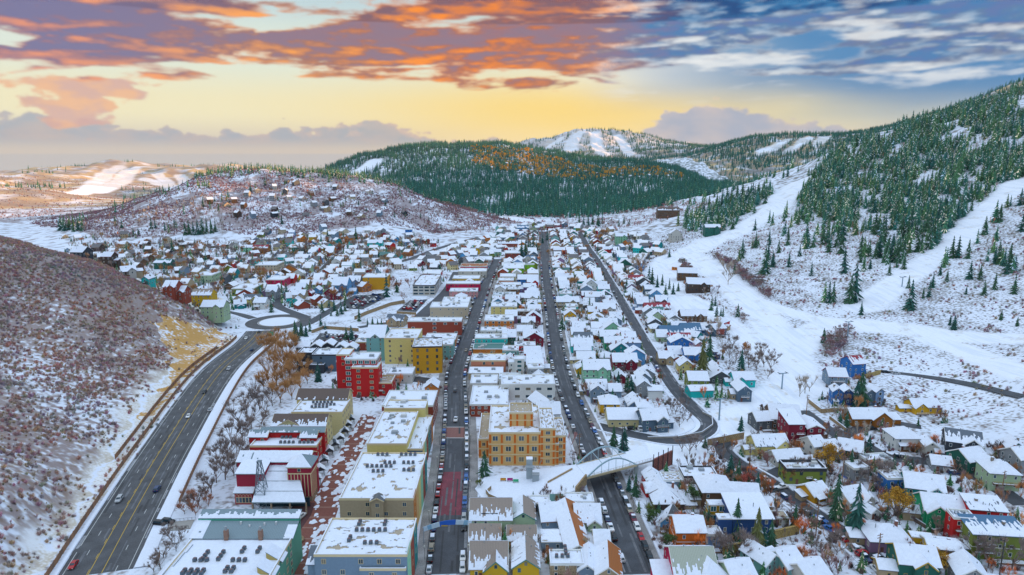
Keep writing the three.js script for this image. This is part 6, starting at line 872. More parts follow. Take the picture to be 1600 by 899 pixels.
["brown shop with red awning",'shop building',-1.8,-651.1,21,13.3,3.8,0,'flat','stucco','brown','grey',{faces:'fl'}],
["small salmon shop with cream roof edge",'shop building',-5.7,-671,15.2,14.1,4.5,0,'flat','stucco','salmon','grey',{faces:'fl'}],
["cream shop below the lime green buildings",'shop building',-4.2,-694.1,16.3,18.9,4.6,0,'flat','stucco','cream','grey',{faces:'fl'}],
["lime green building with white stepped upper floor",'shop building',1.7,-747.6,22.9,35.1,5.6,0,'flat','stucco','lime','grey',{faces:'fl',cover:0.9}],
["lime green house beside the lime green building",'house',19.5,-750.5,10.7,8,7.2,0,'flat','stucco','lime','blue',{faces:'fl',cover:0.5}],
["blue roofed house above the lime green house",'house',19,-804.9,10.6,9,5.4,0,'f','siding','offwhite','blue',{cover:0.4}],
["brick red hall with white roof near the top of the shop street",'hall',0.8,-841.6,18.9,22.5,7.9,0,'flat','brick','brick','grey',{faces:'fl',cover:1}],
["mint green house at the top of the shop street",'house',-21.7,-867.5,15.5,10,4.9,0,'s','siding','mint','grey',{cover:1}],
["long brown brick lodge at the head of the shop street",'lodge',-7.6,-953.8,34.9,12,4.5,0,'s','brick','brick','brown',{cover:0.6}],
["cream house with dark porch above the brown brick lodge",'house',-16.8,-1025.6,14.4,12,5.8,0,'hip','siding','cream','grey',{cover:1}],
["blue house at the head of the valley",'house',18.1,-1136.3,19.1,12,7.5,0,'cross','siding','skyblue','blue',{cover:0.5}],
["red cottage at the head of the valley",'house',3.6,-1090,9.2,10,5.1,0,'s','siding','crimson','grey',{cover:0.9}],
["cream cottage beside the red cottage at the valley head",'house',13.5,-1064.5,9,10,6,0,'s','siding','cream','grey',{cover:0.9}],
["dark purple house with round topped gable",'house',16.5,-630.5,11.4,9,5.5,0,'cross','siding','purple','grey',{cover:1}],
["blue fronted house with broad white roof",'house',15.9,-673.3,20.4,12,5.2,0,'s','siding','blue','grey',{cover:1,ww:1.6}],
["orange box house on the middle street",'house',18.9,-566.4,11.9,10.2,5,0,'flat','stucco','gold','grey',{skip:0.5,cover:1}],
["white cross gabled house behind the orange box house",'house',14.5,-586.4,15.6,10,4.6,0,'cross','siding','white','grey',{cover:1}],
["dark brick house below the orange box house",'house',11.1,-526.1,14.1,6.7,6.2,0,'flat','brick','brown','grey',{cover:1}],
["white house with grey dormer in the middle block",'house',12.2,-497.7,10,10,4.9,0,'cross','siding','offwhite','grey',{cover:1}],
["orange gabled house in the middle block",'house',12.1,-459.7,8.4,11,4.6,0,'cross','siding','ochre','grey',{cover:1}],
["white cottages with snowy roofs above the orange gabled house",'house',9.2,-477.7,11,10,3.3,0,'s','siding','offwhite','grey',{cover:1}],
["red and white diner-like house beside parked cars",'house',8.6,-437.2,13.9,9.3,3.9,0,'flat','stucco','crimson','grey',{cover:1,ww:1.8}],
["teal glass fronted building with white base",'building',4.4,-391.1,5.7,7.8,8.3,0,'flat','stucco','white','grey',{glass:GLASS_TEAL,ww:3,wh:2.6,gap:3.4,skip:0,cover:1}],
["white stair building beside the teal glass front",'building',-0.4,-392.3,3.8,7.7,5.9,0,'flat','stucco','white','grey',{cover:1}],
["white house with four windows per floor and blue door",'house',13.6,-391.5,9.8,11,5.5,0,'s','siding','white','grey',{cover:1,ww:1.2,skip:0,pitch:0.4,gap:2.6,doorMat:plain(.03,.1,.3)}],
["white office building with a row of wide windows",'office building',8.5,-350.2,28.4,15.8,8.5,0,'flat','stucco','white','grey',{ww:3.2,wh:1.7,gap:5,skip:0,cover:0.9,door:0,storey:3.6,faces:'fr'}],
["tan gabled house with bare roof beside the orange and cream hotel",'house',15.4,-327.7,8.9,15,4.7,24,'f','stucco','beige','tan',{cover:[0,0.9],door:0}],
["red brick shop with large white roof behind the orange and cream hotel",'shop building',-11.4,-333.3,19,28.3,6,0,'flat','brick','brick','grey',{cover:1,faces:'fl',ww:1.6}],
["white roofed shop between the brick shop and the arcade",'shop building',-15.4,-361.8,14.7,15.3,4.8,0,'flat','stucco','offwhite','grey',{cover:1,faces:'fl'}],
["long low white-roofed shop just below the salmon arcade",'shop building',-15.1,-381.6,19.9,12,3.9,0,'flat','stucco','tan','grey',{cover:1,parapet:0.2,faces:'fl'}],
["ochre hillside block with a column of windows",'apartment house',-131.6,-651.9,22.7,21.2,11.8,0,'flat','stucco','ochre','grey',{gap:9,skip:0.4,cover:1,door:0,faces:'fr'}],
["white open parking structure with dark decks",'parking structure',-80.9,-642.8,20.6,57.2,9,0,'flat','stucco','offwhite','grey',{ww:4,wh:1.5,gap:4.6,skip:0,trim:DARK,door:0,cover:0.8}],
["low hall with red band behind the parking structure",'building',-84.9,-718.7,18.9,24.1,4.1,0,'flat','stucco','red','grey',{cover:1}],
["tan craftsman house with steep grey gables by the pines",'house',-87.5,-503.8,13.5,11,5,-12,'cross','siding','tan','slate',{cover:0.3,gx:-0.1,gw:7}],
["bright orange gabled house on the hillside",'house',-238.4,-720.1,17.7,12,6.9,14,'f','siding','terracotta','brown',{cover:0.1,pitch:0.6}],
["crimson hillside house with stacked flat roofs",'house',-230.5,-661.4,16.8,21.1,7.6,0,'flat','siding','magenta','grey',{cover:0.9}],
["cream house with dark roof beside the roundabout",'house',-224.6,-579.2,13.8,11,5.1,0,'cross','siding','paleyellow','slate',{cover:0.35,gx:0.25,gw:7}],
["brown stone house inside the road loop",'house',-185.4,-584.3,10.6,11,7.9,0,'cross','siding','tan','brown',{cover:0.8}],
["red house beside the brown stone house",'house',-180.9,-596.9,6.2,10,6.4,0,'f','siding','red','red',{cover:0.6}],
["blue gabled house inside the road loop",'house',-179.3,-616.3,7,10,5.4,0,'f','siding','skyblue','grey',{cover:0.9}],
["sky blue row houses below the ochre hillside block",'house',-157.9,-620.9,13.5,19.1,10.1,0,'cross','siding','skyblue','grey',{cover:1,lod:1}],
["pale blue row houses uphill of the sky blue row",'house',-152.1,-648.1,12.3,13.6,8.1,0,'cross','siding','paleblue','grey',{cover:1,lod:1}],
["yellow house beside the curved hillside road",'house',-179,-768.2,10.9,9,6.6,0,'s','siding','yellow','grey',{cover:0.9}],
["pale green hillside house with red roof edge",'house',-182.1,-637.5,13.3,11,6.8,0,'s','siding','palegreen','red',{cover:0.7}],
["olive condominium block on the hillside",'condominium',-246.7,-623.8,19.9,25,6.6,0,'flat','siding','olive','grey',{cover:1,ww:1.4}],
["olive grey condominium with gables",'condominium',-215.7,-602.9,9.7,11,7,0,'cross','siding','grey','grey',{cover:1}],
["beige tower-like hillside house",'house',-267.3,-743.5,22.9,26.8,9.2,0,'flat','stucco','beige','grey',{cover:1}],
["pale green hillside house with white roof",'house',-353.2,-901.7,15.3,9,6,0,'s','siding','mint','grey',{cover:1}],
["orange brown hillside house with long red roof",'house',-328.1,-885,20,11,7.6,0,'s','boards','wood','red',{cover:0.5}],
["dark green modern hillside house",'house',-279.8,-885,13.3,11,8.4,0,'flat','siding','darkgreen','grey',{cover:0.8}],
["house with wide teal metal roof",'house',-157.1,-835.9,11.8,11,5.6,0,'s','siding','tan','green',{cover:0}],
["aqua and white hillside house",'house',-185.7,-921.4,19.9,12,9.6,0,'cross','siding','turquoise','grey',{cover:0.9}],
["deep blue house high on the slope",'house',-158.5,-1044,9.8,10,8.3,0,'flat','siding','blue','grey',{cover:0.8}],
["small red house beside the valley road",'house',-110.6,-952.3,8.1,9,5.4,0,'s','siding','crimson','grey',{cover:0.9}],
["brick red chalet at the foot of the brown hill",'house',-248.7,-490.3,8.8,12,7.1,0,'cross','siding','brick','red',{cover:0.7}],
["second brick red chalet at the foot of the brown hill",'house',-243.9,-494,7.5,11,6.8,0,'cross','siding','brick','brown',{cover:0.9}],
["tan house with orange roof at the foot of the brown hill",'house',-238.4,-517,14.7,12,9.1,0,'s','siding','gold','tan',{cover:0.5}],
["green condominium at the end of the brown hill",'condominium',-222.5,-498.9,16.7,12,8.9,0,'cross','siding','palegreen','grey',{cover:0.9}],
["pale green condominium with two stepped blocks",'condominium',-312.3,-688.7,18.1,22.8,7.3,0,'flat','siding','palegreen','grey',{cover:1}],
["dark green roofed chalets below the aspens",'house',-395,-765.3,18.8,12,7.3,0,'cross','siding','darkgreen','green',{cover:0.6}],
["teal house half hidden by the brown hill",'house',-268.1,-494.2,5.1,10,5.2,0,'f','siding','turquoise','grey',{cover:0.9}],
["pale green gabled shop with tan seamed roof",'shop building',3.9,-222,8.2,12,3.9,0,'f','siding','palegreen','tan',{cover:[0.05,0.75],pitch:0.6,door:0,skip:0.5,trim:GREENTRIM}],
["long tan roofed shop beside the pale green gable",'shop building',-7.3,-220.9,14.1,13,4.6,0,'s','siding','palegreen','tan',{cover:[0.45,0.9],pitch:0.7,skip:0.3}],
["low tan roofed arcade with a snowy rear roof",'shop building',-9,-208.8,9.9,9,2.8,0,'s','siding','tan','tan',{cover:[0.35,0.6],pitch:0.8,ww:1.6,gap:2.4,skip:0}],
["low tan roofed kiosk with turquoise counter",'shop building',3.2,-208.3,9.3,8,3,0,'s','siding','tan','tan',{cover:[0.4,0.6],pitch:0.8,skip:0.3}],
["tan roofed shop with half snow covered slope at the bottom",'shop building',-7.2,-193.8,11.2,12,3.7,0,'s','siding','gold','tan',{cover:[0.4,0.8],pitch:0.9}],
["yellow gabled shop front with timber frame",'shop building',-4.9,-189.4,7,7,4.1,0,'f','siding','gold','tan',{cover:[0.8,0.15],pitch:0.9,trim:GREENTRIM}],
["yellow gabled shop with green eaves and grey roof",'shop building',4.2,-192.4,8,13,5.2,0,'f','siding','gold','tan',{cover:[0.2,0.75],pitch:0.7,trim:GREENTRIM}],
["small white-roofed annex below the snowy plaza",'shop building',10.1,-231.1,7.2,6.1,2.6,0,'flat','stucco','bluegrey','grey',{cover:1,skip:0.5}],
["pale teal shed between annex and grey hall",'shed',16.4,-232.5,4.2,6,2.6,0,'s','siding','paleteal','green',{cover:0.3,door:0}],
["grey hall with white roof beside the middle street",'hall',24.5,-231.4,10.7,6.6,3.5,0,'flat','stucco','bluegrey','grey',{cover:1,door:0,skip:0.4}],
["long rust roofed hall with snow on its west slope",'hall',20.3,-212.1,8,30,3.6,4,'f','siding','bluegrey','rust',{cover:[0.25,1],pitch:0.55,door:0,lod:2}],
["rust edged wing with white seamed roof",'shop building',13.6,-223.3,7.6,13,2.7,6,'s','siding','bluegrey','rust',{cover:[1,0.8],pitch:0.5,door:0}],
["grey green house with rust gable and glass railing",'shop building',26.5,-222,8.7,12,2.7,0,'cross','siding','palegreen','rust',{cover:0.75,b:1,bw:0.9}],
["tan stair tower house with rust roof beside the kerb",'house',29.1,-203,4.7,9,4.8,0,'s','stucco','tan','rust',{cover:[0.95,0.3],skip:0.6}],
["white snow-roofed low shops beside the dark alley",'shop building',13.2,-206.7,7.1,7.7,3.2,0,'flat','stucco','bluegrey','grey',{cover:1,skip:0.5,parapet:0.15}],
["stone walled shop with flat snow roof and cooling units",'shop building',16.8,-190.9,10.2,7.5,5.2,0,'flat','stone','tan','grey',{cover:1,units:[[-3,0,3,0],[0,-5,3,1]]}],
["gabled shop with white seamed roof and rust ridge",'shop building',23.7,-191.8,5.6,12,4.1,-8,'f','siding','bluegrey','rust',{cover:0.85}],
["rust roofed house with skylights at the bottom edge",'house',29.4,-188.8,7.6,14,5.3,-6,'f','siding','tan','rust',{cover:[0.05,1],pitch:0.75}]];
for (const [label, cat, x, z, w, d, h, turn, roof, wk, wc, rc, opt] of HOUSES) house(label, cat, x, z, w, d, h, turn, roof, wk, PAINT[wc], rc, opt);
// ---------------------------------------------------------------- buildings of several blocks
const COMPLEX = [["orange and cream hotel with arched windows and stepped terraces",'hotel',
 [1.2,0,-280.7,21.7,30.6,14.2,0,'flat','stucco','apricot','grey',{panel:'orange',gap:4.3,ww:2.4,wh:2.3,skip:0,storey:4.2,cover:0.8,trim:CREAM,faces:'fl',units:[]}],
 [3.9,0,-278.5,10,11.3,20,14,'flat','stucco','apricot','grey',{trim:CREAM,panel:'orange',gap:3,skip:1,faces:'fr',cover:0.3,units:[]}],
 [-12.1,0,-287.3,4.4,29.1,8.2,0,'flat','stucco','apricot','grey',{panel:'orange',trim:CREAM,faces:'fl',cover:0.25,gap:3.6}],
 [15.8,0,-274.1,7.5,16.1,8.9,0,'flat','stucco','apricot','grey',{panel:'orange',trim:CREAM,gap:4,ww:2.4,faces:'fr',cover:0.6}],
 [14.9,0,-276.8,6.1,23,16,0,'flat','stucco','apricot','grey',{panel:'orange',trim:CREAM,gap:3.6,ww:2,faces:'fr',cover:0.7}],
 [20.3,0,-277.1,4.3,19.6,12,0,'flat','stucco','apricot','grey',{panel:'orange',trim:CREAM,gap:3.2,ww:1.8,faces:'fr',cover:0.7}]],
["red apartment complex with stepped blocks and glass corner",'apartment house',
 [-73.4,0,-355.6,17.2,12.9,6.9,0,'flat','boards','red','grey',{trim:CREAM,gap:6,cover:0.35,faces:'fr',b:1,bw:0.3}],
 [-87.7,0,-367.9,9.5,19.2,5.5,0,'flat','boards','red','grey',{trim:CREAM,gap:5,cover:0.5,faces:'f'}],
 [-78.4,0,-353.1,13.9,11.3,16,0,'flat','boards','crimson','grey',{trim:CREAM,gap:6,ww:2,faces:'fr',cover:0.9}],
 [-81.6,0,-359.2,17.2,13.2,19,0,'flat','boards','red','grey',{trim:WHITE,glass:GLASS_TEAL,ww:2.6,gap:3,wh:2.4,skip:0,faces:'fr',cover:0.95}],
 [-94.7,0,-364.8,4.3,9,15.5,0,'flat','boards','red','grey',{trim:WHITE,gap:5,faces:'f',cover:0.8}],
 [-92.4,0,-363.8,7,12.4,20,0,'flat','boards','crimson','grey',{trim:CREAM,gap:9,skip:0.7,faces:'f',cover:1}]],
["terrace of shops in brick, teal and yellow with an archway",'shop building',
 [-98.8,0,-440.2,10.2,9.5,5.3,0,'flat','stucco','brick','grey',{trim:CREAM,gap:4,faces:'f',cover:0.9}],
 [-85.9,0,-429.3,10.3,13.8,7.3,0,'cross','stucco','teal','steel',{trim:CREAM,gap:3.4,faces:'f',cover:0.8}],
 [-77.9,0,-426.6,4.1,16.8,8,0,'flat','stucco','brick','grey',{trim:CREAM,gap:5,faces:'f',cover:0.9}],
 [-68.9,0,-423,13,15.1,8.8,0,'flat','stucco','paleyellow','grey',{trim:CREAM,gap:4,ww:1.8,faces:'fr',cover:0.9,glass:GLASS_TEAL}],
 [-85.7,0,-422.2,11.2,18.9,15,0,'cross','stucco','paleteal','steel',{trim:CREAM,gap:4,faces:'f',cover:0.9}],
 [-68.6,0,-417.8,20.5,23.4,16,0,'flat','stucco','paleyellow','grey',{trim:CREAM,gap:5,faces:'fr',cover:0.9}]],
["dark slate market hall with many small gables",'market hall',
 [-119.2,0,-393.6,15.2,12.8,4.7,0,'flat','boards','charcoal','slate',{cover:0.75,trim:DARK,skip:0.7,faces:'f'}],
 [-124.8,0,-400.9,8.8,12.4,10,0,'flat','boards','charcoal','slate',{trim:DARK,cover:0.9,skip:0.6,faces:'f'}],
 [-112.2,0,-398.2,14.1,14.9,10,0,'flat','boards','slate','slate',{trim:DARK,cover:0.9,skip:0.5,faces:'f'}],
 [-121.5,0,-410.9,6.7,9,11,0,'f','boards','charcoal','slate',{cover:0.9,faces:'f'}],
 [-114.8,0,-413.8,6.8,9,11,0,'f','boards','charcoal','slate',{cover:0.95,faces:'f'}],
 [-106.5,0,-412.5,6.4,8,10,0,'f','boards','slate','slate',{cover:0.9,faces:'f'}],
 [-99.9,0,-409.6,7.1,8,10,0,'f','boards','slate','slate',{cover:0.95,faces:'f'}],
 [-130.3,0,-412.5,7.9,8,10,0,'s','boards','charcoal','slate',{cover:0.95,faces:'f'}]],
["cream townhouse row with dark metal roofs along the brick plaza",'townhouse row',
 [-91.7,0,-317.5,24.3,11,12,0,'s','stucco','cream','brown',{cover:0.05,trim:CREAM,faces:'r',gap:3,pitch:0.6}],
 [-89.8,0,-304.6,23.2,16.6,11,0,'flat','stucco','cream','grey',{cover:0.85,trim:CREAM,faces:'r',gap:3,units:[[-5,-4,6,0],[-3,-1,6,0],[-4,2,5,0]]}],
 [-92.8,0,-284.4,23.3,11,12,0,'s','stucco','cream','brown',{cover:[0.4,0.1],trim:CREAM,faces:'r',gap:3,pitch:0.6}],
 [-97.1,0,-282.2,9.2,6,12.2,0,'f','stucco','cream','brown',{cover:0.3,trim:CREAM,faces:'f',pitch:0.55,gap:9}],
 [-93.4,0,-274.7,26.9,4,12,0,'s','stucco','red','steel',{cover:0.05,trim:CREAM,faces:'r',gap:3}],
 [-107.2,0,-272.7,7.5,6,11,0,'s','boards','red','steel',{cover:0.6,trim:CREAM,skip:0.8,faces:'f'}],
 [-85.7,0,-272,6.5,6,11,0,'s','boards','red','steel',{cover:0.5,trim:CREAM,skip:0.8,faces:'fr'}],
 [-94.7,0,-270.1,27.5,12.4,9,0,'flat','boards','red','grey',{cover:1,trim:CREAM,faces:'r',gap:3,units:[[-3,-2,3,0],[4,-2,3,0],[8,-2,3,0],[-2,3,4,0],[6,3,4,0]]}]],
["long white-roofed block in pale yellow between plaza and shop street",'shop building',
 [-50,0,-272.1,15.8,34.9,14,0,'flat','stucco','paleyellow','grey',{cover:0.83,trim:CREAM,faces:'fl',gap:8,skip:0.6}],
 [-39.7,0,-274.1,7.5,35.3,11,0,'flat','stucco','slate','grey',{multi:1,cover:0.85,trim:CREAM,faces:'r',gap:3.2,door:0}],
 [-48.4,0,-296.1,18.4,10.5,15,0,'flat','stucco','paleyellow','grey',{cover:0.9,trim:CREAM,faces:'f',skip:0.8}],
 [-49.8,0,-317.7,24.3,21.3,10,0,'flat','brick','brick','grey',{cover:1,trim:WHITE,faces:'fr'}]],
["tan hotel block with peaked parapet and flat snowy roof",'hotel',
 [-45.5,0,-228.5,24.9,35.7,14,0,'flat','stucco','tan','grey',{multi:1,cover:0.88,trim:CREAM,faces:'fr',gap:5.5,skip:0.35,units:[[-6,-16,3,0],[3,-16,4,0],[-8,-6,6,0],[-2,-9,3,0],[5,-9,3,0],[-5,-2,3,0],[6,-3,3,0]]}],
 [-45,0,-210.6,4,3,14.6,0,'f','stucco','tan','grey',{cover:0.2,trim:CREAM,faces:'f',gap:8,pitch:0.5}]],
["grey blue hotel block with flat snowy roof and steel stair",'hotel',
 [-43.7,0,-188,26.9,20,14,0,'flat','stucco','bluegrey','grey',{multi:1,cover:0.84,trim:CREAM,faces:'fr',gap:5,skip:0.3,units:[[-4,-3,6,0],[-5,1,2,1],[4,-8,2,1],[0,4,3,0],[-4,-8,2,1]]}],
 [-52,0,-181.4,14.9,5,11,0,'shed','stucco','bluegrey','slate',{cover:0.35,trim:CREAM,faces:'f',gap:5,pitch:0.9}],
 [-37.3,0,-180.3,13.3,6,10,0,'flat','stucco','bluegrey','grey',{cover:1,trim:CREAM,faces:'f',gap:5}]]];                    // label, category, [x, y, z, w, d, h, base, roof, wall kind, colour, roof colour, options] ...
for (const [label, cat, ...vols] of COMPLEX) {
  const [cx, , cz] = vols[0]; const o = thing(cat.replace(/ /g, '_'), label, cat, cx, ground(cx, cz), cz);
  vols.forEach(([x, , z, w, d, h, base, roof, wk, wc, rc, opt], k) => {
    footprints.push([x, z, Math.hypot(w, d) / 2]); const X = x - cx, Z = z - cz, seed = k * 7 + 3, lod = z > -420 ? 2 : 1, wall = wallMat(wk, PAINT[wc]), trim = opt.trim ?? WHITE, main = roof === 'cross' ? 's' : roof;
    volume(o, { x: X, z: Z, w, d, h, base: base > 0 ? base : -3, roof: main, wall, trim, roofCol: rc, cover: opt.cover ?? 0.9, seed, lod, pitch: opt.pitch ?? 0.6, units: opt.units?.map(([a, b, n, al]) => [X + a, Z + b, n, al]) });
    const glass = opt.glass ?? GLASS, y0 = base > 0 ? base + 0.2 : 0.3;
    for (const f of opt.faces ?? 'f') facade(o, f, w, d, y0, h, { trim, glass, lod, seed, ww: opt.ww ?? 1.4, wh: opt.wh ?? 1.6, gap: opt.gap ?? 3.2, skip: opt.skip ?? 0.08, storey: opt.storey ?? 3.2, bx: X, bz: Z });
    if (roof === 'cross') { const gw = Math.min(w * 0.5, 7); volume(o, { x: X, z: Z + d / 2 - 0.9, w: gw, d: 2.6, h: h - 0.02, base: 0.02, roof: 'f', wall, trim, roofCol: rc, cover: 0.95, seed: seed + 3, lod, pitch: 0.8 }); windowAt(o, X, h - 0.3, Z + d / 2 + 0.4, 0, 1.5, 1.7, trim, glass, lod); }
    if (opt.multi) { const cs = ['teal', 'terracotta', 'paleyellow', 'brick', 'slate', 'apricot', 'mint'], n = Math.round(d / 6); for (let i = 0; i < n; i++) new MB().box(X + w / 2 - 0.01, 0.1, Z - d / 2 + i * d / n + 0.02, X + w / 2 + 0.035, h + 0.3 + (i % 3) * 0.5, Z - d / 2 + (i + 1) * d / n - 0.02).build('facade_panel', wallMat('stucco', PAINT[cs[(i * 3 + k) % 7]]), o); }
    if (opt.panel) { const pm = wallMat('boards', PAINT[opt.panel]), n = Math.max(1, Math.floor((w - 0.8) / opt.gap)), rows = Math.max(1, Math.round((h - y0) / (opt.storey ?? 3.2))), rh = (h - y0) / rows;
      for (const f of opt.faces) { const [turn, along] = FACES[f], span = along ? w : d, off = (along ? d : w) / 2, cols = Math.max(1, Math.floor((span - 0.8) / (opt.gap ?? 3.2))); for (let j = 0; j < rows; j++) for (let i = 0; i <= cols; i++) { const s = clamp(i / cols * span - span / 2, -span / 2 + 0.6, span / 2 - 0.6); const p = new MB().box(-0.42, 0, -0.02, 0.42, rh * 0.78, 0.05).build('wall_panel', pm, o); p.position.set(X + Math.sin(turn) * off + Math.cos(turn) * s, y0 + j * rh + rh * 0.12, Z + Math.cos(turn) * off - Math.sin(turn) * s); p.rotation.y = turn; }
        for (let j = 1; j < rows; j++) { const b = new MB().box(-span / 2 - 0.1, -0.16, 0, span / 2 + 0.1, 0.16, 0.16).build('floor_band', trim, o); b.position.set(X + Math.sin(turn) * off, y0 + j * rh, Z + Math.cos(turn) * off); b.rotation.y = turn; } } }
    if (opt.b) for (let j = 1; j < h / 3.2 - 0.5; j++) balcony(o, X + w * 0.1, j * 3.2, Z + d / 2, w * (opt.bw ?? 0.3), 1.6, WHITE);
  });
}
// ---------------------------------------------------------------- the many other houses, lot by lot
const roadsNear = (x, z, r) => { for (const k in roadLine) { const { mid, w } = roadLine[k]; for (let i = 0; i < mid.length; i += 2) if (Math.abs(mid[i][0] - x) < 40 && Math.hypot(mid[i][0] - x, mid[i][1] - z) < r + w / 2) return true; } return false; };
const free = (x, z, r) => footprints.every(([a, b, q]) => Math.hypot(a - x, b - z) > (r + q) * 0.80);
const COLOUR_WORDS = { white: 'white', offwhite: 'off-white', grey: 'grey', bluegrey: 'blue grey', tan: 'tan', beige: 'beige', cream: 'cream', brown: 'brown', darkgrey: 'dark grey', paleteal: 'pale teal', mauve: 'mauve', palegreen: 'pale green', paleblue: 'pale blue', brick: 'brick red', slate: 'slate blue', gold: 'golden yellow', teal: 'teal', olive: 'olive', maroon: 'maroon', terracotta: 'terracotta', darkgreen: 'dark green', wood: 'varnished timber', skyblue: 'sky blue', crimson: 'crimson', turquoise: 'turquoise', charcoal: 'charcoal', darkbrown: 'dark brown' };
const PALETTE = ['white', 'white', 'offwhite', 'offwhite', 'grey', 'grey', 'bluegrey', 'bluegrey', 'tan', 'beige', 'cream', 'brown', 'darkgrey', 'paleteal', 'mauve', 'palegreen', 'paleblue', 'brick', 'slate', 'gold', 'teal', 'olive', 'maroon', 'terracotta', 'darkgreen', 'skyblue', 'crimson', 'turquoise'], DULL = ['brown', 'brown', 'tan', 'darkgrey', 'grey', 'darkbrown', 'beige', 'charcoal', 'offwhite', 'bluegrey'];
const ROOF_WORDS = { s: 'long snowy roof', f: 'street gable', cross: 'front dormer', hip: 'hip roof', flat: 'flat roof' }, ORD = ['first', 'second', 'third', 'fourth', 'fifth', 'sixth', 'seventh', 'eighth', 'ninth', 'tenth', 'eleventh', 'twelfth'];
const FAR_LOTS = 660, farHouses = new MB();
function farHouse(r, x, z, w, d, h, turn, along, wc, cover) {
  footprints.push([x, z, Math.hypot(w, d) / 2]); const a = turn * Math.PI / 180, c = Math.cos(a), s = Math.sin(a), y = ground(x, z), P = (p) => [x + p[0] * c + p[2] * s, y + p[1], z - p[0] * s + p[2] * c], hw = w / 2, hd = d / 2, m = farHouses, q = (...v) => m.quad(...v.map(P)), rise = 0.6 * (along ? hw : hd);
  m.tint = PAINT[wc]; q([-hw, -3, hd], [hw, -3, hd], [hw, h, hd], [-hw, h, hd]); q([hw, -3, hd], [hw, -3, -hd], [hw, h, -hd], [hw, h, hd]); q([-hw, -3, -hd], [-hw, -3, hd], [-hw, h, hd], [-hw, h, -hd]); q([hw, -3, -hd], [-hw, -3, -hd], [-hw, h, -hd], [hw, h, -hd]);
  if (along) { m.tri(P([-hw, h, hd]), P([hw, h, hd]), P([0, h + rise, hd])); m.tri(P([hw, h, -hd]), P([-hw, h, -hd]), P([0, h + rise, -hd])); } else { m.tri(P([hw, h, hd]), P([hw, h, -hd]), P([hw, h + rise, 0])); m.tri(P([-hw, h, -hd]), P([-hw, h, hd]), P([-hw, h + rise, 0])); }
  m.tint = cover > 0.85 ? [0.8, 0.82, 0.87] : [0.16, 0.15, 0.15]; const o = 0.5, e = h - 0.25, t = h + rise + 0.25; if (along) { q([hw + o, e, hd + o], [hw + o, e, -hd - o], [0, t, -hd - o], [0, t, hd + o]); q([-hw - o, e, -hd - o], [-hw - o, e, hd + o], [0, t, hd + o], [0, t, -hd - o]); } else { q([-hw - o, e, hd + o], [hw + o, e, hd + o], [hw + o, t, 0], [-hw - o, t, 0]); q([hw + o, e, -hd - o], [-hw - o, e, -hd - o], [-hw - o, t, 0], [hw + o, t, 0]); }
  m.tint = [0.02, 0.04, 0.05]; for (let v = 0.9; v < h - 1.2; v += 2.7) for (let u = -hw + 1.2; u < hw - 1; u += 2.6) q([u, v, hd + 0.05], [u + 1, v, hd + 0.05], [u + 1, v + 1.3, hd + 0.05], [u, v + 1.3, hd + 0.05]);
  m.tint = [0.6, 0.6, 0.58]; if (r() < 0.5) { q([-hw - 0.1, h - 0.3, hd + 0.06], [hw + 0.1, h - 0.3, hd + 0.06], [hw + 0.1, h - 0.05, hd + 0.06], [-hw - 0.1, h - 0.05, hd + 0.06]); }
}
const seenLabels = new Map();
function fillHouse(r, x, z, turn, where, palette, small, bare) {
  const w = small ? 6.5 + r() * 2.5 : 7 + r() * 4, d = 8.5 + r() * 4, h = r() < 0.5 ? 3 + r() : 5.2 + r() * 1.6, roof = ['s', 's', 'f', 'f', 'cross', 'hip', 'flat'][Math.floor(r() * 7)], wc = palette[Math.floor(r() * palette.length)], rc = ['grey', 'grey', 'brown', 'slate', 'steel', 'green', 'red'][Math.floor(r() * 7)], cover = r() < 0.6 ? 1 : 0.75 + 0.2 * r();
  footAt: { const D = Math.hypot(x, z); if (D > FAR_LOTS) { farHouse(r, x, z, w, d, h, turn, roof === 'f', wc, cover); return; } }
  const key = `${h > 4.5 ? 'two-storey' : 'low'} ${COLOUR_WORDS[wc]} house with ${ROOF_WORDS[roof]}`, n = seenLabels.get(key + where) ?? 0; seenLabels.set(key + where, n + 1);
  return house(n ? `${ORD[n] ?? 'last'} ${key.replace('house with', 'with')} ${where}` : `${key} ${where}`, 'house', x, z, w, d, h, turn, roof, 'siding', PAINT[wc], rc, { cover, c: r() < 0.25, p: r() < 0.3, b: r() < 0.12, faces: bare ? 'f' : undefined, lod: small ? 0 : undefined });
}
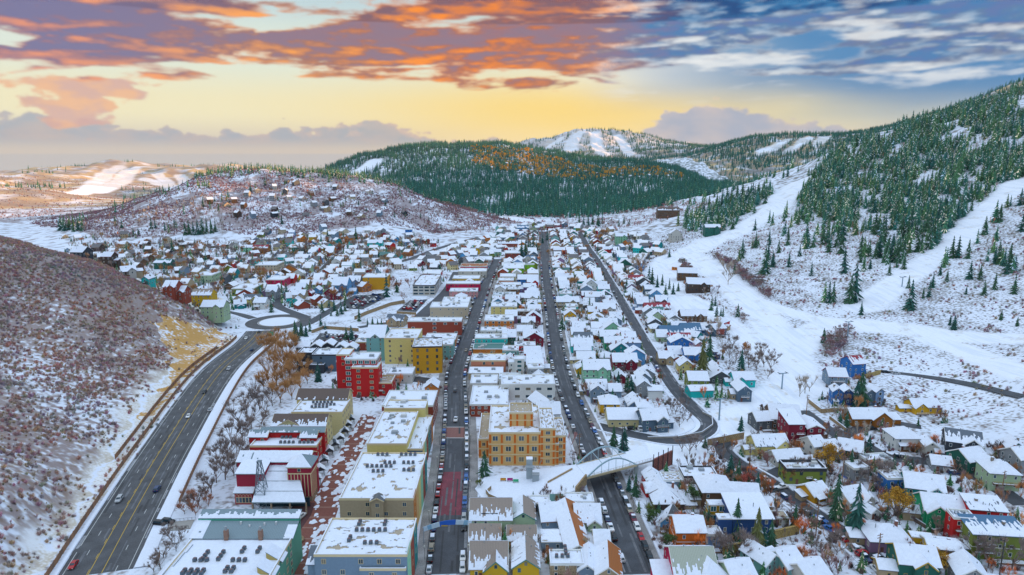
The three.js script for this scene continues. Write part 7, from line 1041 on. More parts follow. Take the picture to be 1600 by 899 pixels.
{
  const r = rng(4242);
  for (const [a, b, q] of [...footprints]) if (b > -470 && a > 60) footprints.push([a - a / 60, b + q + 4, 4.5]);   // keep the view of the known houses open

  const lots = (k, from, to, sides, where, rows, palette = PALETTE) => { const { mid, w } = roadLine[k]; for (const s of sides) for (let row = 0; row < rows; row++) { const line = side(mid, s * (w / 2 + 9.5 + row * 16)); let skip = 0;
    for (let i = 0; i < line.length; i++) { const [x, z] = line[i]; if (-z < from || -z > to || skip-- > 0) continue; const a = line[Math.min(i + 1, line.length - 1)], b = line[Math.max(i - 1, 0)]; const dir = Math.atan2(a[0] - b[0], a[1] - b[1]); const jx = x + (r() - 0.5) * 3, jz = z + (r() - 0.5) * 3; if (runAt(jx, jz) > 0.4) continue;
      if (free(jx, jz, 6.2) && !roadsNear(jx, jz, 6)) { const t = (r() < 0.45 ? 0 : dir * 180 / Math.PI + (s > 0 ? -90 : 90)) + (r() - 0.5) * 8; fillHouse(r, jx, jz, t, (row ? where[s > 0 ? 1 : 0].replace(/^(on|below|above) /, 'behind ') : where[s > 0 ? 1 : 0]), palette); skip = 1; } } } };
  lots('bend_street', 345, 1100, [-1, 1], ['below the bending street', 'above the bending street'], 2);
  lots('middle_street', 300, 1150, [-1, 1], ['on the near side of the middle street', 'on the hill side of the middle street'], 2);
  lots('shop_street', 560, 1000, [-1, 1], ['west of the upper shop street', 'east of the upper shop street'], 1);
  lots('hillside_road', 560, 900, [-1, 1], ['behind the curved hillside road', 'inside the curved hillside road'], 2);
  const area = (k, n, gap, where, palette, small) => { const b = AREA[k].box; for (let i = 0; i < n; i++) { const x = mix(b[0], b[1], r()), z = mix(b[2], b[3], r()); if (within(k, x, z) && free(x, z, gap) && !roadsNear(x, z, 5) && runAt(x, z) < 0.3) fillHouse(r, x, z, (Math.floor(r() * 3) - 1) * 35 + (r() - 0.5) * 20, where, palette, small, small); } };
  area('uphill', 500, 6.3, 'on the slope above the bending street', PALETTE);
  area('gardens', 420, 8, 'in the gardens above the roundabout', PALETTE);
  area('condos', 300, 9.5, 'on the flat behind the brown hill', DULL);
  area('valley', 500, 7, 'near the valley road', PALETTE);
  area('head', 300, 7, 'at the head of the streets', PALETTE);
  area('ridge_homes', 110, 18, 'on the purple scrub hill', DULL, true);
  area('bench', 260, 16, 'on the wooded bench at the valley head', DULL, true);
}
stuff(tag(farHouses.build('distant_houses', LEAFY), 'hundreds of small snowy roofed houses filling the far end of the valley', 'houses'));
{ // shrubs and young trees in the yards
  const r = rng(99), sh = [], gr = [], tr = []; const ok = (x, z) => !roadsNear(x, z, 0.8) && runAt(x, z) < 0.4 && !within('plaza', x, z) && !within('plaza_dark', x, z) && footprints.every(([a, b, q]) => Math.hypot(a - x, b - z) > q * 0.8);
  for (const [a, b, q] of [...footprints]) { if (a < -30 && b > -330) continue; for (let k = 0; k < 9; k++) { const t = r() * 7, R = q * (0.9 + 0.8 * r()), x = a + Math.cos(t) * R, z = b + Math.sin(t) * R; if (!ok(x, z)) continue; const u = r(); if (u < 0.5) sh.push([x, z]); else if (u < 0.72) gr.push([x, z]); else tr.push([x, z]); } }
  { const b = AREA.villa.box; for (let k = 0; k < 1700; k++) { const x = mix(b[0], b[1], r()), z = mix(b[2], b[3], r()); if (!within('villa', x, z) || !ok(x, z)) continue; const u = r(); (u < 0.45 ? sh : u < 0.62 ? gr : tr).push([x, z]); } }
  const tone = () => { const u = r(); return u < 0.5 ? [0.9 + r() * 0.5, 0.8 + r() * 0.3, 0.8 + r() * 0.3] : u < 0.75 ? [1.7, 1.0, 0.5] : [0.6, 0.55, 0.6]; };
  const SG = [11, 12, 13].map((s) => scrubGeo(s, 40, [0.16, 0.13, 0.12]));
  scatter('garden_shrubs', SG, LEAFY, sh.map(([x, z]) => { const h = 0.8 + 1.5 * r(); return [x, z, h, h * 1.2, tone()]; }), 'small leafless shrubs in the snowy yards between the houses', 'shrubs');
  scatter('garden_evergreens', CON_MID, LEAFY, gr.map(([x, z]) => { const h = 2.5 + 6.5 * r() * r(); return [x, z, h, h * 1.5, [1.2 + r(), 1.2 + r() * 0.5, 1.1]]; }), 'small evergreens in the yards between the houses', 'shrubs');
  scatter('garden_bare_trees', [...BARE.grey, ...BARE.aspen, BARE.orange[0]].map((v) => v.crown), LEAFY, tr.map(([x, z]) => { const h = 3.5 + 4.5 * r(); return [x, z, h, h * 0.7, tone()]; }), 'thin leafless trees in the yards between the houses', 'bare trees');
}
// ---------------------------------------------------------------- vehicles
const TYRE = plain(0.02, 0.02, 0.02, 0.9), RIM = plain(0.4, 0.41, 0.42, 0.35, { metalness: 0.6 }), HEAD_LAMP = plain(0.7, 0.7, 0.66, 0.2), TAIL_LAMP = plain(0.35, 0.01, 0.01, 0.3);
const wheelGeo = new MB().cyl([-0.11, 0, 0], [0.11, 0, 0], 0.34, 0.34, 12).cyl([0.11, 0, 0], [-0.11, 0, 0], 0.34, 0.34, 12).geo(), rimGeo = new MB().cyl([-0.125, 0, 0], [0.125, 0, 0], 0.2, 0.2, 8).cyl([0.125, 0, 0], [-0.125, 0, 0], 0.2, 0.2, 8).geo(), lampGeo = new MB().box(-0.2, 0, -0.03, 0.2, 0.15, 0.03).geo();
const CAR_SHAPES = {                               // along z, nose at -z: lower body [z, y0, y1, half width], cabin [zf, zt0, zt1, zr, y, top]
  sedan: { L: 4.6, st: [[-2.3, 0.4, 0.68, 0.78], [-2.1, 0.28, 0.78, 0.88], [-1.0, 0.25, 0.92, 0.91], [1.3, 0.25, 0.96, 0.91], [2.1, 0.28, 0.94, 0.88], [2.3, 0.42, 0.85, 0.8]], cab: [-1.1, -0.35, 0.85, 1.75, 0.93, 1.44] },
  suv: { L: 4.7, st: [[-2.35, 0.45, 0.85, 0.82], [-2.15, 0.34, 0.98, 0.93], [-1.1, 0.32, 1.08, 0.96], [2.1, 0.32, 1.1, 0.96], [2.35, 0.42, 1.05, 0.9]], cab: [-1.2, -0.6, 1.85, 2.25, 1.08, 1.74] },
  pickup: { L: 5.5, st: [[-2.75, 0.5, 0.95, 0.86], [-2.55, 0.4, 1.08, 0.97], [-1.4, 0.4, 1.14, 0.98], [2.6, 0.4, 1.12, 0.98], [2.75, 0.5, 1.1, 0.94]], cab: [-1.4, -0.8, 0.55, 0.8, 1.12, 1.85] },
  van: { L: 5.6, st: [[-2.8, 0.45, 0.95, 0.9], [-2.55, 0.35, 1.2, 1.0], [-1.9, 0.35, 1.35, 1.02], [2.7, 0.35, 1.35, 1.02], [2.8, 0.4, 1.3, 1.0]], cab: [-2.0, -1.4, 2.6, 2.72, 1.33, 2.3] },
};
const carParts = {};
for (const k in CAR_SHAPES) {
  const { st, cab } = CAR_SHAPES[k], b = new MB();
  const ring = ([z, y0, y1, w]) => [[-w * 0.94, y0, z], [w * 0.94, y0, z], [w, (y0 + y1) * 0.52, z], [w * 0.93, y1, z], [-w * 0.93, y1, z], [-w, (y0 + y1) * 0.52, z]];
  for (let i = 0; i < st.length - 1; i++) { const A = ring(st[i]), B = ring(st[i + 1]); for (let q = 0; q < 6; q++) { const m = (q + 1) % 6; b.quad(A[q], A[m], B[m], B[q]); } }
  for (const [i, f] of [[0, 1], [st.length - 1, -1]]) { const A = ring(st[i]); for (let q = 1; q < 5; q++) f > 0 ? b.tri(A[0], A[q + 1], A[q]) : b.tri(A[0], A[q], A[q + 1]); }
  const [zf, z0, z1, zr, y, t] = cab, W0 = st[2][3] * 0.93, W1 = W0 * 0.8, lo = [[-W0, y, zf], [W0, y, zf], [W0, y, zr], [-W0, y, zr]], hi = [[-W1, t, z0], [W1, t, z0], [W1, t, z1], [-W1, t, z1]];
  for (let q = 0; q < 4; q++) { const m = (q + 1) % 4; b.quad(lo[m], lo[q], hi[q], hi[m]); } b.quad(hi[3], hi[2], hi[1], hi[0]);
  const pane = (q, ins, u0 = 0, u1 = 1) => { const m = (q + 1) % 4, A = lo[m], B = lo[q], C = hi[q], D = hi[m]; const P = (u, v) => [0, 1, 2].map((c) => mix(mix(A[c], B[c], u), mix(D[c], C[c], u), v)); const g = new MB(); const n = q === 0 ? [0, 0.4, -1] : q === 2 ? [0, 0.4, 1] : q === 1 ? [1, 0.3, 0] : [-1, 0.3, 0]; const o = (p) => p.map((c, k2) => c + n[k2] * 0.015); const a = mix(ins, 1 - ins, u0) , e = mix(ins, 1 - ins, u1); g.quad(o(P(a, 0.1)), o(P(e, 0.1)), o(P(e, 0.88)), o(P(a, 0.88))); return g.geo(); };
  const snow = new MB(); snow.box(-W1 * 0.94, t + 0.004, z0 + 0.06, W1 * 0.94, t + 0.1, z1 - 0.06);
  carParts[k] = { body: b.geo(), glass: [['windscreen', pane(0, 0.08)], ['rear_window', pane(2, 0.1)], ['side_window', pane(1, 0.06, 0, 0.48)], ['side_window', pane(1, 0.06, 0.54, 1)], ['side_window', pane(3, 0.06, 0, 0.48)], ['side_window', pane(3, 0.06, 0.54, 1)]], snow: snow.geo(), L: CAR_SHAPES[k].L, W0, st };
}
const CAR_PAINT = { black: [0.012, 0.012, 0.014], grey: [0.13, 0.135, 0.14], silver: [0.42, 0.43, 0.44], white: [0.72, 0.72, 0.71], red: [0.38, 0.012, 0.015], 'dark blue': [0.015, 0.04, 0.12], blue: [0.03, 0.12, 0.35], green: [0.03, 0.1, 0.05], maroon: [0.13, 0.01, 0.03], tan: [0.3, 0.25, 0.18], orange: [0.55, 0.13, 0.02] };
const protoCars = new Map(), CAR_NAMES = { sedan: 'saloon', suv: 'utility car', pickup: 'pickup truck', van: 'van' };
const farCars = new MB();
function car(kind, color, x, z, turn, label, group, snowy = true) {
  if (group && Math.hypot(x, z) > 470) { const P = carParts[kind], c = Math.cos(turn), s = Math.sin(turn), y = ground(x, z) + 0.07; for (const [g, t] of [[P.body, CAR_PAINT[color]], ...P.glass.slice(0, 3).map((q) => [q[1], [0.02, 0.04, 0.05]]), ...(snowy ? [[P.snow, [0.8, 0.82, 0.87]]] : [])]) { farCars.tint = t; const a = g.attributes.position.array; for (let i = 0; i < a.length; i += 9) { const q = [0, 3, 6].map((o) => [x + a[i + o] * c + a[i + o + 2] * s, y + a[i + o + 1], z - a[i + o] * s + a[i + o + 2] * c]); farCars.tri(...q); } } return; }
  const far = Math.hypot(x, z) > 430, key = kind + color + far + snowy; let o = protoCars.get(key);
  if (!o) {
    o = new THREE.Group(); const P = carParts[kind], m = mat('carpaint', ...CAR_PAINT[color], 0.3, { metalness: 0.15 });
    part('body', P.body, m, o); for (const [n, g] of P.glass.slice(0, far ? 4 : 6)) part(n, g, GLASS, o); if (snowy) part('snow', P.snow, SNOW, o);
    const za = P.L * 0.29; for (const sx of [-1, 1]) for (const sz of [-1, 1]) { const w = part('wheel', wheelGeo, TYRE, o); w.position.set(sx * (P.W0 - 0.06), 0.34, sz * za); if (!far) part('rim', rimGeo, RIM, w); }
    if (!far) for (const sx of [-1, 1]) { const h = part('headlight', lampGeo, HEAD_LAMP, o); h.position.set(sx * 0.6, P.st[0][2] - 0.2, P.st[0][0] - 0.01); const t = part('tail_light', lampGeo, TAIL_LAMP, o); t.position.set(sx * 0.6, P.st[P.st.length - 1][2] - 0.2, P.st[P.st.length - 1][0] + 0.01); }
    protoCars.set(key, o);
  }
  const c = o.clone(); c.name = numbered({ sedan: 'car', suv: 'car', pickup: 'pickup_truck', van: 'van' }[kind]); c.position.set(x, ground(x, z) + 0.07, z); c.rotation.y = turn; c.userData = { label, category: kind === 'pickup' ? 'pickup truck' : kind === 'van' ? 'van' : 'car', ...(group ? { group } : {}) }; scene.add(c); return c;
}
const carLabels = new Map();
function countCar(color, kind, where, state = '') { const k = `${color} ${CAR_NAMES[kind]}${state} ${where}`, n = carLabels.get(k) ?? 0; carLabels.set(k, n + 1); return n ? `${ORD[n] ?? 'another'} ${k}` : k; }
function parkedRow(k, s, from, to, prob, where, seed, inset = 1.1) {
  const { mid, w } = roadLine[k]; const line = side(smooth(mid, 1), s * (w / 2 - inset)); const r = rng(seed); const cols = ['black', 'black', 'grey', 'grey', 'silver', 'white', 'white', 'silver', 'dark blue', 'red', 'maroon', 'tan', 'blue'], kinds = ['sedan', 'sedan', 'suv', 'suv', 'suv', 'pickup'];
  for (let i = 2; i < line.length - 2; i += 6) { const [x, z] = line[i]; if (-z < from || -z > to || r() > prob) continue; const a = line[i + 1], b = line[i - 1], t = Math.atan2(-(b[0] - a[0]), -(b[1] - a[1])); const c = cols[Math.floor(r() * cols.length)], q = kinds[Math.floor(r() * kinds.length)];
    const d = Math.round(-z), stretch = d < 262 ? 'below the footbridge' : d < 340 ? 'near the hotel' : d < 430 ? 'past the office' : 'past the arcade';
    car(q, c, x, z, t + (s > 0 ? 0 : Math.PI), countCar(c, q, `${where} ${stretch}`), 'cars parked along ' + where.replace(/^.*?(the \w+ street).*$/, '$1'), r() < 0.6); }
}
parkedRow('middle_street', -1, 195, 800, 0.72, 'on the near side of the middle street', 11); parkedRow('middle_street', 1, 195, 820, 0.62, 'on the hill side of the middle street', 12);
parkedRow('shop_street', -1, 185, 860, 0.85, 'on the plaza side of the shop street', 13, 1.3); parkedRow('shop_street', 1, 185, 860, 0.85, 'on the hotel side of the shop street', 14, 1.3);
parkedRow('villa_street', -1, 190, 300, 0.45, 'on the uphill side of the villa street', 15, 0.4); parkedRow('bend_street', -1, 380, 900, 0.16, 'on the upper side of the bending street', 16, 1);
for (const [kind, color, x, z, turn, label, snowy] of [['sedan','red',-138.6,-194.4,-2.95,"red saloon driving down the highway beside the board fence",false],
['suv','silver',-147.6,-236,-2.95,"silver sport utility car driving down the outer lane of the highway",false],
['suv','dark blue',-137.5,-244,0.19,"dark blue car driving up the middle lane of the highway",false],
['sedan','white',-160.3,-319.1,-2.95,"white saloon on the highway, next behind the silver sport utility car",false],
['sedan','silver',-153.3,-327.7,0.19,"silver saloon driving up the highway lane beside the white one",false],
['sedan','black',-167.9,-354.1,-2.95,"black saloon close to the highway board fence",false],
['suv','silver',-171.1,-394.6,-2.95,"silver car on the highway below the gold grass bank",false],
['sedan','dark blue',-172.6,-435.5,0.19,"dark blue saloon nearing the roundabout",false],
['sedan','white',-187.3,-464.1,-2.95,"white saloon leaving the roundabout",false],
['sedan','black',-184.7,-481.6,0.19,"black saloon at the roundabout entry",false],
['suv','black',-121.5,-220.2,-1.72,"black car turning onto the bridge of the green hotel",false],
['suv','black',-123.6,-218.9,-1.72,"second black car just behind on the highway turn",false],
['pickup','white',-75.7,-223.2,-0.29,"white pickup truck parked on the dark brick court",false],
['van','white',62,-301.7,-1.57,"cream camper van parked before the dark cottage at the hairpin",true],
['suv','black',56.8,-303.2,-1.57,"black car parked next to the cream camper van",false],
['pickup','white',-27.5,-314.2,0.00,"white delivery truck waiting at the brick crossing",true],
['suv','grey',-31.2,-356.2,0.00,"grey car driving up the shop street above the crossing",false],
['sedan','tan',-30.4,-434,-3.14,"yellow-lit taxi driving down the shop street past the arcade",false],
['suv','white',101,-251.8,-2.59,"white car parked at the bend of the villa street",true],
['pickup','white',105.1,-245.5,-1.23,"white pickup truck parked before the olive green apartments",true],
['suv','grey',101.4,-243.4,-1.23,"grey car parked beside the white pickup truck",true],
['pickup','blue',109.4,-221.5,-2.59,"blue pickup truck parked before the ochre cottage",true],
['suv','black',110.8,-210.4,-2.59,"black car parked on the villa street below the tallest spruce",true],
['suv','red',113.7,-200.7,-1.23,"red car parked in front of the mauve house",false],
['sedan','white',113.7,-203.6,-1.23,"white saloon beside the red car at the mauve house",true],
['suv','black',117.4,-197.8,-1.23,"black car behind the wooden utility pole",true],
['suv','black',166.2,-272.8,-1.72,"black car parked below the many-sided white house",true],
['suv','black',170.1,-303.2,-1.72,"dark car under the carport of the timber house",false],
['suv','dark blue',179.6,-257.2,-1.72,"dark blue car by the grey garage on the upper lane",true],
['sedan','red',15.2,-229.5,0.15,"red saloon parked opposite the footbridge on the middle street",false],
['suv','white',71.1,-229,0.15,"white car in the yard of the brown hip roofed house",true],
['suv','grey',69,-212,0.15,"grey car on the roof terrace drive of the pale blue annex",true],
['suv','black',222.3,-388.4,-1.72,"black car parked on the hill track",true],
['suv','silver',227,-385.8,-1.72,"silver car parked on the hill track",true]]) car(kind, color, x, z, turn, label, undefined, snowy);
for (const [k, n, where, group, da] of [['lot_slate', 3, 'in the car park behind the slate hall', 'cars in the car park behind the slate hall', 0.15], ['lot_ochre', 2, 'in the car park below the ochre block', 'cars in the car park below the ochre block', 0.5], ['lot_terrace', 2, 'on the walled parking terrace by the back street', 'cars on the walled parking terrace', 0.6]]) {
  const p = AREA[k], b = p.box, r = rng(n * 91 + k.length); structure(new MB().prism(p.map((q) => [q[0], q[1]]), -0.2, 0.12).build('parking_lot', ASPHALT));
  for (let z = b[2] + 3; z < b[3]; z += 7.5) for (let x = b[0] + 2; x < b[1]; x += 2.9) if (within(k, x, z) && within(k, x + 2, z + 2) && within(k, x - 2, z - 2) && r() < 0.72) { const c = ['black', 'grey', 'silver', 'white', 'red', 'dark blue', 'maroon'][Math.floor(r() * 7)], q = r() < 0.5 ? 'sedan' : 'suv'; car(q, c, x, z, da + (r() < 0.5 ? Math.PI : 0), countCar(c, q, where), group, r() < 0.5); }
}
stuff(tag(farCars.build('distant_cars', LEAFY), 'many small parked cars along the far ends of the streets', 'cars'));
// ---------------------------------------------------------------- single pieces of the town
const PT = {f1:[106.5,0,-218.5],f2:[107.6,0,-197.5],f3:[-19.4,0,-249.2],f4:[-18.6,0,-248.6],f5:[-18,0,-250.2],f6:[-15.2,0,-228.1],f7:[-72.8,0,-307],f8:[-72.8,0,-257.4],round:[-181.3,0,-514.4],red0:[-24.1,0,-259.6],red1:[-22.6,0,-225.4],cross0:[-27,0,-306.2],cross1:[-26.1,0,-293.6],p1:[-11,0.6,-253.9],p2:[-14.4,0.3,-244.9],p3:[-11.6,0.3,-237.9],p4:[-1.2,0.5,-233.7],p5:[11.9,2,-232.8],p6:[23.4,4.5,-235.4],p7:[28.7,6,-242.6],p8:[26.1,6,-254.2],p9:[11.7,2,-258.4],pc:[7.5,1.6,-246],w1:[-8.2,1.2,-243.7],w2:[-9.8,1,-241],w3:[-8.5,1,-237.6],w4:[-5.2,1.2,-234.3],w5:[-1.9,1.4,-231.5],w6:[13.9,2.4,-244.5],w7:[23.8,4.8,-251],w8:[23.9,4.6,-235.7],w9:[28.4,6.4,-242.4],h1:[62.1,0,-292.9],h2:[76.3,0,-293.6],h3:[88.5,0,-298.7],h4:[96.2,0,-307.8],h5:[98.9,0,-318.3],h6:[95.8,0,-324.2],c1:[87.4,0,-285.2],c2:[106,0,-292.9],y1:[88.5,0,-210],y2:[98.4,0,-213.6],y3:[68.6,0,-200.7],y4:[77.6,0,-202.8],g1:[142.4,0,-222.8],g2:[144.8,0,-213.6],g3:[152.3,0,-216],d1:[156.3,0,-316.6],d2:[157,0,-301.7],d3:[155.3,0,-338.6],d4:[155.6,0,-324.2],d5:[165.9,0,-326.8],d6:[204.8,0,-377.9],d7:[218,0,-386],t1:[-123.6,0,-520.6],t2:[-118.2,0,-538],t3:[-104.3,0,-571.2],t4:[-93.8,0,-581.4],t5:[-145.5,0,-479.8],t6:[-140.6,0,-492.7],t7:[-112.8,0,-485.3],t8:[-94.1,0,-542.5],t9:[-77.8,0,-538],bA:[28.7,6,-242.6],bB:[49.8,6,-253.6],bC:[25.8,6,-253.6],bD:[47.2,6,-264.3],bE:[57.4,6,-258.2],bF:[55.2,6,-269.9],pier:[50.5,0,-257.9],ab:[67.1,0,-266.7],el:[6.9,1.8,-251.5],ki:[9.3,2,-248.4],toyA:[-3.5,1,-249.9],toyB:[-0.8,1.2,-249.5],toyC:[1.5,1.3,-248.2],cL:[-93.6,4.6,-225.7],cR:[-74.3,4.6,-225.7],tL:[-95.5,11.2,-244.4],tR:[-83.2,11.2,-244.4],pvL:[-102.9,0,-233.2],mdL:[-101.2,7.6,-236.9],rdL:[-102.6,11.3,-235.2],bkL:[-105.1,12.5,-242.8],twL:[-83.5,0,-235.5],mast:[-91.7,0,-230.4],br0:[-120.2,0,-217.7],br1:[-112.5,0,-219.3],m1:[-78,0,-311],m2:[-77.8,0,-303.9],m3:[-77.6,0,-296.5],m4:[-77.7,0,-288.6],m5:[-78.3,0,-281.8],m6:[-79.1,0,-275.3],m7:[-78.8,0,-266.1],m8:[-78,0,-257.4],m9:[-77.4,0,-249.7],fo:[-72.4,0,-208.9],ba:[-29.5,0,-207.3],bb:[-13.7,0,-211.2],sign:[-168.2,0,-460.8],st1:[99.7,0,-258.5],st2:[161.6,0,-287.2],u1:[103.7,0,-212],u2:[113.9,0,-192],u3:[149.5,0,-188.1],u4:[97.6,0,-260.8],u5:[130.3,0,-249.2],u6:[47.9,0,-277.3],u7:[28.9,0,-273.4],u8:[90.5,0,-272.8],u9:[187,0.1,-240.2],u10:[146.5,0,-320.8],l1:[234,2.6,-459.7],l2:[101.4,0,-315],l3:[149.7,0,-360.3],l4:[320.5,20.9,-549.8],tarp0:[134.7,0,-256.8],tarp1:[136.8,0,-247.6],gate:[-7.8,0,-216]};                             // surveyed spots [x, y, z]
const gy = (p) => ground(p[0], p[2]);
// ---- highway and street markings, kerbs
dashes('highway', -1.9, 12, 0, 0.22, YELLOW, 'lane_line', 0.09); dashes('highway', 1.9, 12, 0, 0.22, YELLOW, 'lane_line', 0.09); dashes('highway', -2.3, 3, 6, 0.18, YELLOW, 'lane_line', 0.09);
dashes('highway', -5.7, 3, 9, 0.2, LINE_WHITE, 'lane_line', 0.09); dashes('highway', 5.7, 3, 9, 0.2, LINE_WHITE, 'lane_line', 0.09); dashes('highway', -9.4, 12, 0, 0.2, LINE_WHITE, 'edge_line', 0.09); dashes('highway', 9.4, 12, 0, 0.2, LINE_WHITE, 'edge_line', 0.09);
pavement('highway', 1, 4.5, SNOW, 'snowbank', 0.3, 0.35); pavement('highway', -1, 1.2, SNOW, 'snowbank', 0.2, 0.25);
for (const [k, a, b] of [['middle_street', -2.3, 2.4], ['bend_street', -0.2, 0.6], ['villa_street', -0.3, 0.5]]) { pavement(k, -1, 0.9, SNOW, 'snowbank', 2.1 + a * 0, 0.3); pavement(k, 1, 0.9, SNOW, 'snowbank', b > 1 ? 2.4 : 0.2, 0.3); }
{ const band = (name, a, b, w, material, lift) => { const mid = smooth([[a[0], a[2]], [b[0], b[2]]], 2); structure(ribbon(new MB(), side(mid, -w / 2), side(mid, w / 2), lift, 0.02).build(name, material)); };
  band('red_road_surface', PT.red0, PT.red1, 8.5, mat('asphalt', 0.3, 0.05, 0.075, 0.7), 0.066); band('brick_crossing', PT.cross0, PT.cross1, 12, mat('brick', 0.28, 0.12, 0.1, 0.8), 0.075);
  for (const k of ['cross0', 'cross1']) { const p = PT[k]; structure(new MB().box(p[0] - 6, 0.07, p[2] - 0.3, p[0] + 6, 0.085, p[2] + 0.3).build('stop_line', LINE_WHITE)); } }
// worn wheel tracks, slush and patches on the roads
{ const r = rng(606), pale = mat('asphalt', 0.2, 0.205, 0.215, 0.8), darkA = mat('asphalt', 0.035, 0.037, 0.042, 0.6), slush = mat('asphalt', 0.42, 0.43, 0.45, 0.9);
  for (const [k, offs, hw, n] of [['highway', [-8.3, -6.6, -4.7, -3.1, 0, 3.1, 4.7, 6.6, 8.3], 0.32, 0.6], ['shop_street', [-3.4, -1.9, 1.9, 3.4, 0], 0.3, 0.6], ['middle_street', [-3.1, -1.6, 1.6, 3.1, 0], 0.3, 0.6], ['bend_street', [-1.8, 0, 1.8], 0.28, 0.5], ['villa_street', [-1.6, 0, 1.6], 0.28, 0.5]]) {
    const mid = smooth(roadLine[k].mid, 1); const mbs = [new MB(), new MB(), new MB()]; const strip = (mb, off, i0, len, w, lift) => { const seg = mid.slice(i0, Math.min(mid.length, i0 + len)); if (seg.length < 3) return; const c = side(seg, off); const L = side(c, -w), R = side(c, w); ribbon(mb, L, R, lift, 0.005); };
    for (const o of offs) for (let i = 1; i < mid.length - 4;) { const len = 5 + Math.floor(r() * 22); if (r() < n) strip(mbs[o === 0 || r() < 0.5 ? 0 : 1], o + (r() - 0.5) * 0.4, i, len, hw * (0.5 + r()), 0.078 + 0.002 * (offs.indexOf(o) % 3)); i += len + Math.floor(r() * 6); }
    const e = roadLine[k].w / 2 - 0.5; for (const s of [-1, 1]) for (let i = 1; i < mid.length - 4;) { const len = 3 + Math.floor(r() * 10); if (r() < 0.5) strip(mbs[2], s * (e - r() * 0.4), i, len, 0.2 + r() * 0.35, 0.085); i += len + Math.floor(r() * 8); }
    [['worn_track', pale], ['damp_track', darkA], ['slush', slush]].forEach(([nm, m], q) => structure(mbs[q].build(nm, m)));
  } }
// ---- roundabout with its snowy island
{ const c = PT.round, ring = new MB(), n = 48; for (let i = 0; i < n; i++) { const a = i / n * Math.PI * 2, b = (i + 1) / n * Math.PI * 2, P = (t, R) => [c[0] + Math.cos(t) * R, 0.1, c[2] + Math.sin(t) * R]; ring.quad(P(a, 15.5), P(b, 15.5), P(b, 24.5), P(a, 24.5)); } structure(ring.build('roundabout', ASPHALT_WORN));
  const o = part('roundabout_island', new THREE.SphereGeometry(14.6, 32, 6, 0, Math.PI * 2, 0, Math.PI / 2), SNOW); o.scale.y = 0.07; o.position.set(c[0], 0, c[2]); structure(o); structure(new MB().cyl([c[0], -0.1, c[2]], [c[0], 0.2, c[2]], 15.2, 15.2, 40).build('roundabout_kerb', CONCRETE)); }
// ---- brick plaza between the townhouses and the centre blocks
structure(new MB().prism(AREA.plaza, -0.2, 0.05).build('brick_plaza', mat('brick', 0.25, 0.085, 0.06, 0.85)));
structure(new MB().prism(AREA.plaza_dark, -0.2, 0.06).build('dark_brick_court', mat('brick', 0.10, 0.035, 0.035, 0.85)));
{ const r = rng(31), mb = new MB(), bands = new MB(), b = AREA.plaza.box; for (let k = 0; k < 420; k++) { const x = mix(b[0], b[1], r()), z = mix(b[2], b[3], r()); if (!within('plaza', x, z) || within('plaza_dark', x, z) || (within('plaza', x - 3, z) && within('plaza', x + 3, z) && r() < 0.8)) continue; const R = 0.3 + r() * 1.1, pts = [...Array(9)].map((_, q) => { const t = q / 9 * Math.PI * 2, s = R * (0.6 + 0.6 * r()); return [x + Math.cos(t) * s, z + Math.sin(t) * s * 1.5]; }); mb.prism(pts, 0.0, 0.1 + r() * 0.05); } structure(mb.build('snow_patches', SNOW));
  for (let z = b[2]; z < b[3]; z += 7) { let x0 = null, x1 = null; for (let x = b[0]; x < b[1]; x += 0.5) if (within('plaza', x, z)) { x0 ??= x; x1 = x; } if (x0 !== null && x1 - x0 > 2) bands.box(x0, 0, z, x1, 0.056, z + 0.7); } structure(bands.build('paving_band', mat('brick', 0.36, 0.2, 0.15, 0.85))); }
